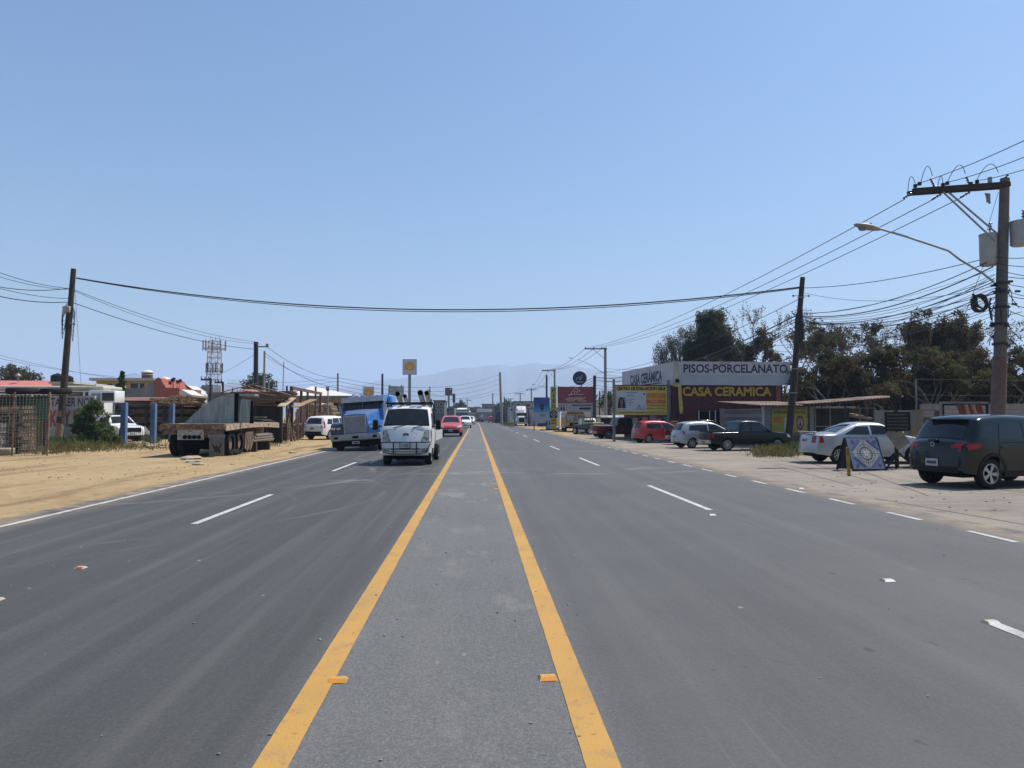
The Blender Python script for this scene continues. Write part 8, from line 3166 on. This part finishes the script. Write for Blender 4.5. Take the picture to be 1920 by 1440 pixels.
# ---------------------------------------------------------------- buildings down the road
M_gd = mat('far_dark_grey', (.11, .115, .12), .8, var=.3, scale=.4)
M_gm = mat('far_mid_grey', (.21, .21, .21), .8, var=.3, scale=.4)
M_gl = mat('far_pale', (.40, .39, .37), .8, var=.2, scale=.4)
M_br = mat('far_brown', (.24, .135, .09), .8, var=.2, scale=.4)
M_wr = mat('far_white_roof', (.62, .62, .60), .6, var=.08)
M_tn = mat('far_tan', (.33, .26, .19), .8, var=.2)
house('roadside_shop', 'dark two storey block building behind the white delivery truck', 813, 833, 750, 150, 14, M_gd, M_gm, ((.15, .35, 756, 761), (.6, .85, 756, 761), (.15, .35, 767, 773), (.6, .85, 767, 773)), 'building')
house('roadside_shop', 'grey block between the dark building and the picture billboard', 833, 852, 763, 165, 12, M_gm, None, ((.2, .5, 767, 772),), 'building')
t, w_, h_ = house('market_hall', 'low hall with a bright white roof left of the road end', 851, 880, 766.5, 240, 20, M_gd, None, (), 'building')
mb = MB().add([(-.5, -.6, h_ - 1.0), (w_ + .5, -.6, h_ - 1.0), (w_ - 1, 16, h_ + .5), (1, 16, h_ + .5), (-.5, -.6, h_ - 1.15), (w_ + .5, -.6, h_ - 1.15)], [(0, 1, 2, 3), (0, 4, 5, 1)])
mb.build('roof', M_wr, t)
house('brown_shop', 'brown plastered shop at the road end beside the white roofs', 881, 897, 763.5, 270, 14, M_br, M_gm, (), 'building')
t, w_, h_ = house('market_hall', 'wide hall with a white roof right of the brown shop', 896, 931, 767.5, 250, 20, M_gm, None, (), 'building')
MB().box((-.4, -.6, h_ - 1.0), (w_ + .4, 18, h_ + .2)).build('roof', M_wr, t)
house('long_block', 'long grey block behind the white roofs', 904, 928, 757, 330, 20, M_gd, M_gm, ((.1, .2, 760, 763), (.3, .4, 760, 763), (.5, .6, 760, 763), (.7, .8, 760, 763)), 'building')
house('tan_shop', 'small tan shop under the first white roofed hall', 878, 893, 774, 215, 8, M_tn, M_wr, (), 'building')
house('pink_shop', 'pinkish low shop behind the far queue of cars', 897, 912, 775, 225, 8, mat('far_pink', (.36, .22, .19), .8), None, (), 'building')
house('white_kiosk', 'white kiosk standing at the road end', 902, 906, 776, 205, 4, M_white, None, (), 'kiosk')
house('dark_shop', 'dark shop front beside the slim far pole', 928, 946, 762, 185, 12, M_gd, M_gm, ((.2, .7, 772, 780),), 'building')
house('narrow_shop', 'narrow grey shop behind the big leaning concrete pole', 947, 955, 758, 172, 10, M_gm, None, ((.2, .8, 764, 770),), 'building')
house('cream_shop', 'cream two storey shop before the white semi truck', 955, 964, 762, 160, 10, M_gl, None, ((.2, .8, 766, 770),), 'building')
house('grey_shop', 'grey tall shop behind the white semi truck', 965, 1000, 752, 165, 12, M_gm, M_gd, ((.1, .3, 757, 763), (.6, .8, 757, 763)), 'building')
house('low_shed', 'pale low shed behind the blue billboard', 998, 1046, 764, 120, 10, M_gl, M_gd, (), 'building')
house('tan_building', 'cream low building behind the poles left of the yellow billboard', 1112, 1152, 750, 105, 10, M_creamw, M_gm, ((.3, .4, 756, 764),), 'building')
house('grey_depot', 'long grey depot roof left of the dark roadside building', 757, 815, 766, 175, 12, M_gm, M_gd, (), 'building')
_r = random.Random(5)
lab = ['dusty grey', 'pale', 'tan', 'dark', 'whitewashed', 'brown', 'greyish', 'cream', 'low dark', 'faded white', 'dull tan', 'mid grey']
mm = [M_gm, M_gl, M_tn, M_gd, M_wr, M_br, M_gm, M_creamw, M_gd, M_gl, M_tn, M_gm]
for k in range(12):
    px = 842 + k * 9.2
    Yk = 380 + (k * 53 % 170)
    house('far_house', lab[k] + ' far town house above the market roofs, ' + ('left of' if k < 6 else 'right of') + ' the road end', px, px + 13, 762 + (k * 7 % 5), Yk, 10, mm[k], M_gd if k % 3 == 0 else None, (), 'house')
for k, (px, py) in enumerate(((934, 758), (952, 752), (962, 757), (915, 764), (890, 766), (846, 764), (925, 766), (940, 765))):
    cluster_tree('far_tree', ('dark far tree beside the slim far pole', 'dark far tree behind the T shaped poles', 'far tree over the cream shop', 'far tree between the white roofs and the long block', 'far tree over the brown shop', 'far tree left of the first white roof', 'far tree right of the second white roof', 'far tree behind the dark shop front')[k],
                 px, py, 290, [(px, py + 3, 1.3), (px - 4, py + 8, 1.7), (px + 4, py + 8, 1.7)], 500, .45, L_dark, M_bark, 60 + k, 2, 'dark trees in the far town')

# ---------------------------------------------------------------- reflective studs and small debris on the road
M_studw = mat('stud_body', (.45, .40, .28), .5)
M_studo = mat('stud_orange', (.75, .30, .02), .2, coat=.6)
M_studr = mat('stud_red', (.50, .05, .035), .25, coat=.6)


def stud(px, py, m, label, group, s=1.0, body=None):
    g = G(px, py)
    t = thing('road_stud', label, 'road stud', (g.x, g.y, .009), R_(_r.uniform(-6, 6)), group)
    mb = MB()
    mb.add([(-.058 * s, -.05, 0), (.058 * s, -.05, 0), (.058 * s, .05, 0), (-.058 * s, .05, 0), (-.046 * s, -.022, .02), (.046 * s, -.022, .02), (.046 * s, .022, .02), (-.046 * s, .022, .02)],
           [(0, 3, 2, 1), (4, 5, 6, 7), (0, 1, 5, 4), (1, 2, 6, 5), (2, 3, 7, 6), (3, 0, 4, 7)])
    mb.build('body', mat('stud_amber_body', (.50, .27, .06), .5) if m is M_studo else M_studw, t)
    MB().add([(-.046 * s, -.0505, .003), (.046 * s, -.0505, .003), (.040 * s, -.0255, .0195), (-.040 * s, -.0255, .0195)], [(0, 1, 2, 3)]).build('reflector', m, t)
    return t


stud(633, 1279, M_studo, 'nearest orange road stud beside the yellow line on the driver side', 'orange road studs')
stud(1027, 1275, M_studo, 'nearest orange road stud inside the other yellow line', 'orange road studs')
stud(818, 920, M_studo, 'second orange road stud along the first yellow line', 'orange road studs')
stud(930, 918, M_studo, 'second orange road stud along the other yellow line', 'orange road studs')
stud(852, 857, M_studo, 'third orange road stud along the first yellow line', 'orange road studs')
stud(914, 857, M_studo, 'third orange road stud along the other yellow line', 'orange road studs')
stud(152, 1067, M_studr, 'red road stud in the empty lane next to the dirt', 'lane studs', .8)
stud(-6, 1127, M_studr, 'red road stud at the picture edge', 'lane studs', .8)
stud(1664, 1091, M_plate, 'white road stud near the right lane dashes', 'lane studs')
stud(1335, 967, M_plate, 'white road stud at the foot of a lane dash', 'lane studs')
stud(1858, 1170, M_plate, 'white road stud by the nearest lane dash at the picture edge', 'lane studs')
stud(1502, 917, M_plate, 'white road stud on the edge dashes in front of the tile stand', 'lane studs')
M_peb = mat('road_pebble', (.36, .33, .29), .9, c2=(.10, .095, .09), scale=30)
bm = bmesh.new()
bmesh.ops.create_icosphere(bm, subdivisions=1, radius=1)
bm.verts.index_update()
iv, jf = [v.co.copy() for v in bm.verts], [[v.index for v in f.verts] for f in bm.faces]
bm.free()
mb = MB()
for k in range(420):
    if k < 170:
        x, y = _r.uniform(YL - .3, YR + .3), _r.uniform(2.4, 22)
    elif k < 300:
        x, y = _r.choice((_r.uniform(-8.2, -6.6), _r.uniform(6.6, 8.2))), _r.uniform(6, 40)
    else:
        x, y = _r.uniform(-6, 7), _r.uniform(2.4, 20)
    s = _r.uniform(.003, .010)
    mb.add([(x + v.x * s * 1.4, y + v.y * s, .009 + max(0, v.z * s * .8 + s * .4)) for v in iv], jf)
tag(mb.build('gravel', M_peb), None, None, kind='stuff')
mb = MB()
for k in range(420):
    if k < 240:
        g = G(_r.uniform(-20, 560), _r.uniform(838, 900))
        if g.x > -8:
            continue
    else:
        g = G(_r.uniform(1100, 1900), _r.uniform(835, 960))
        if g.x < 7.9:
            continue
    s = _r.uniform(.006, .024)
    mb.add([(g.x + v.x * s * 1.5, g.y + v.y * s, .004 + max(0, v.z * s * .7 + s * .3)) for v in iv], jf)
tag(mb.build('gravel', mat('dirt_pebble', (.30, .225, .15), .95, c2=(.20, .15, .10), scale=8)), None, None, kind='stuff')
for k, (px, py, px2, py2) in enumerate(((1440, 848, 1492, 838), (1424, 858, 1470, 842), (1450, 852, 1500, 850))):
    a, b = G(px, py), G(px2, py2)
    o = MB().tube([a + Vector((0, 0, .03)), a.lerp(b, .5) + Vector((0, .05, .14)), b + Vector((0, 0, .22))], [.02, .03, .035], 5).build('cut_branch', M_wood, None, 60)
    tag(o, ('longest', 'lowest', 'nearest')[k] + ' cut dry branch lying at the foot of the leaning timber pole', 'branch')

grass('grass', [(190, 330, 833, 842, 1)], 700, .22, L_dry, 14)
grass('grass', [(470, 540, 828, 836, 1)], 350, .16, L_dry, 15)
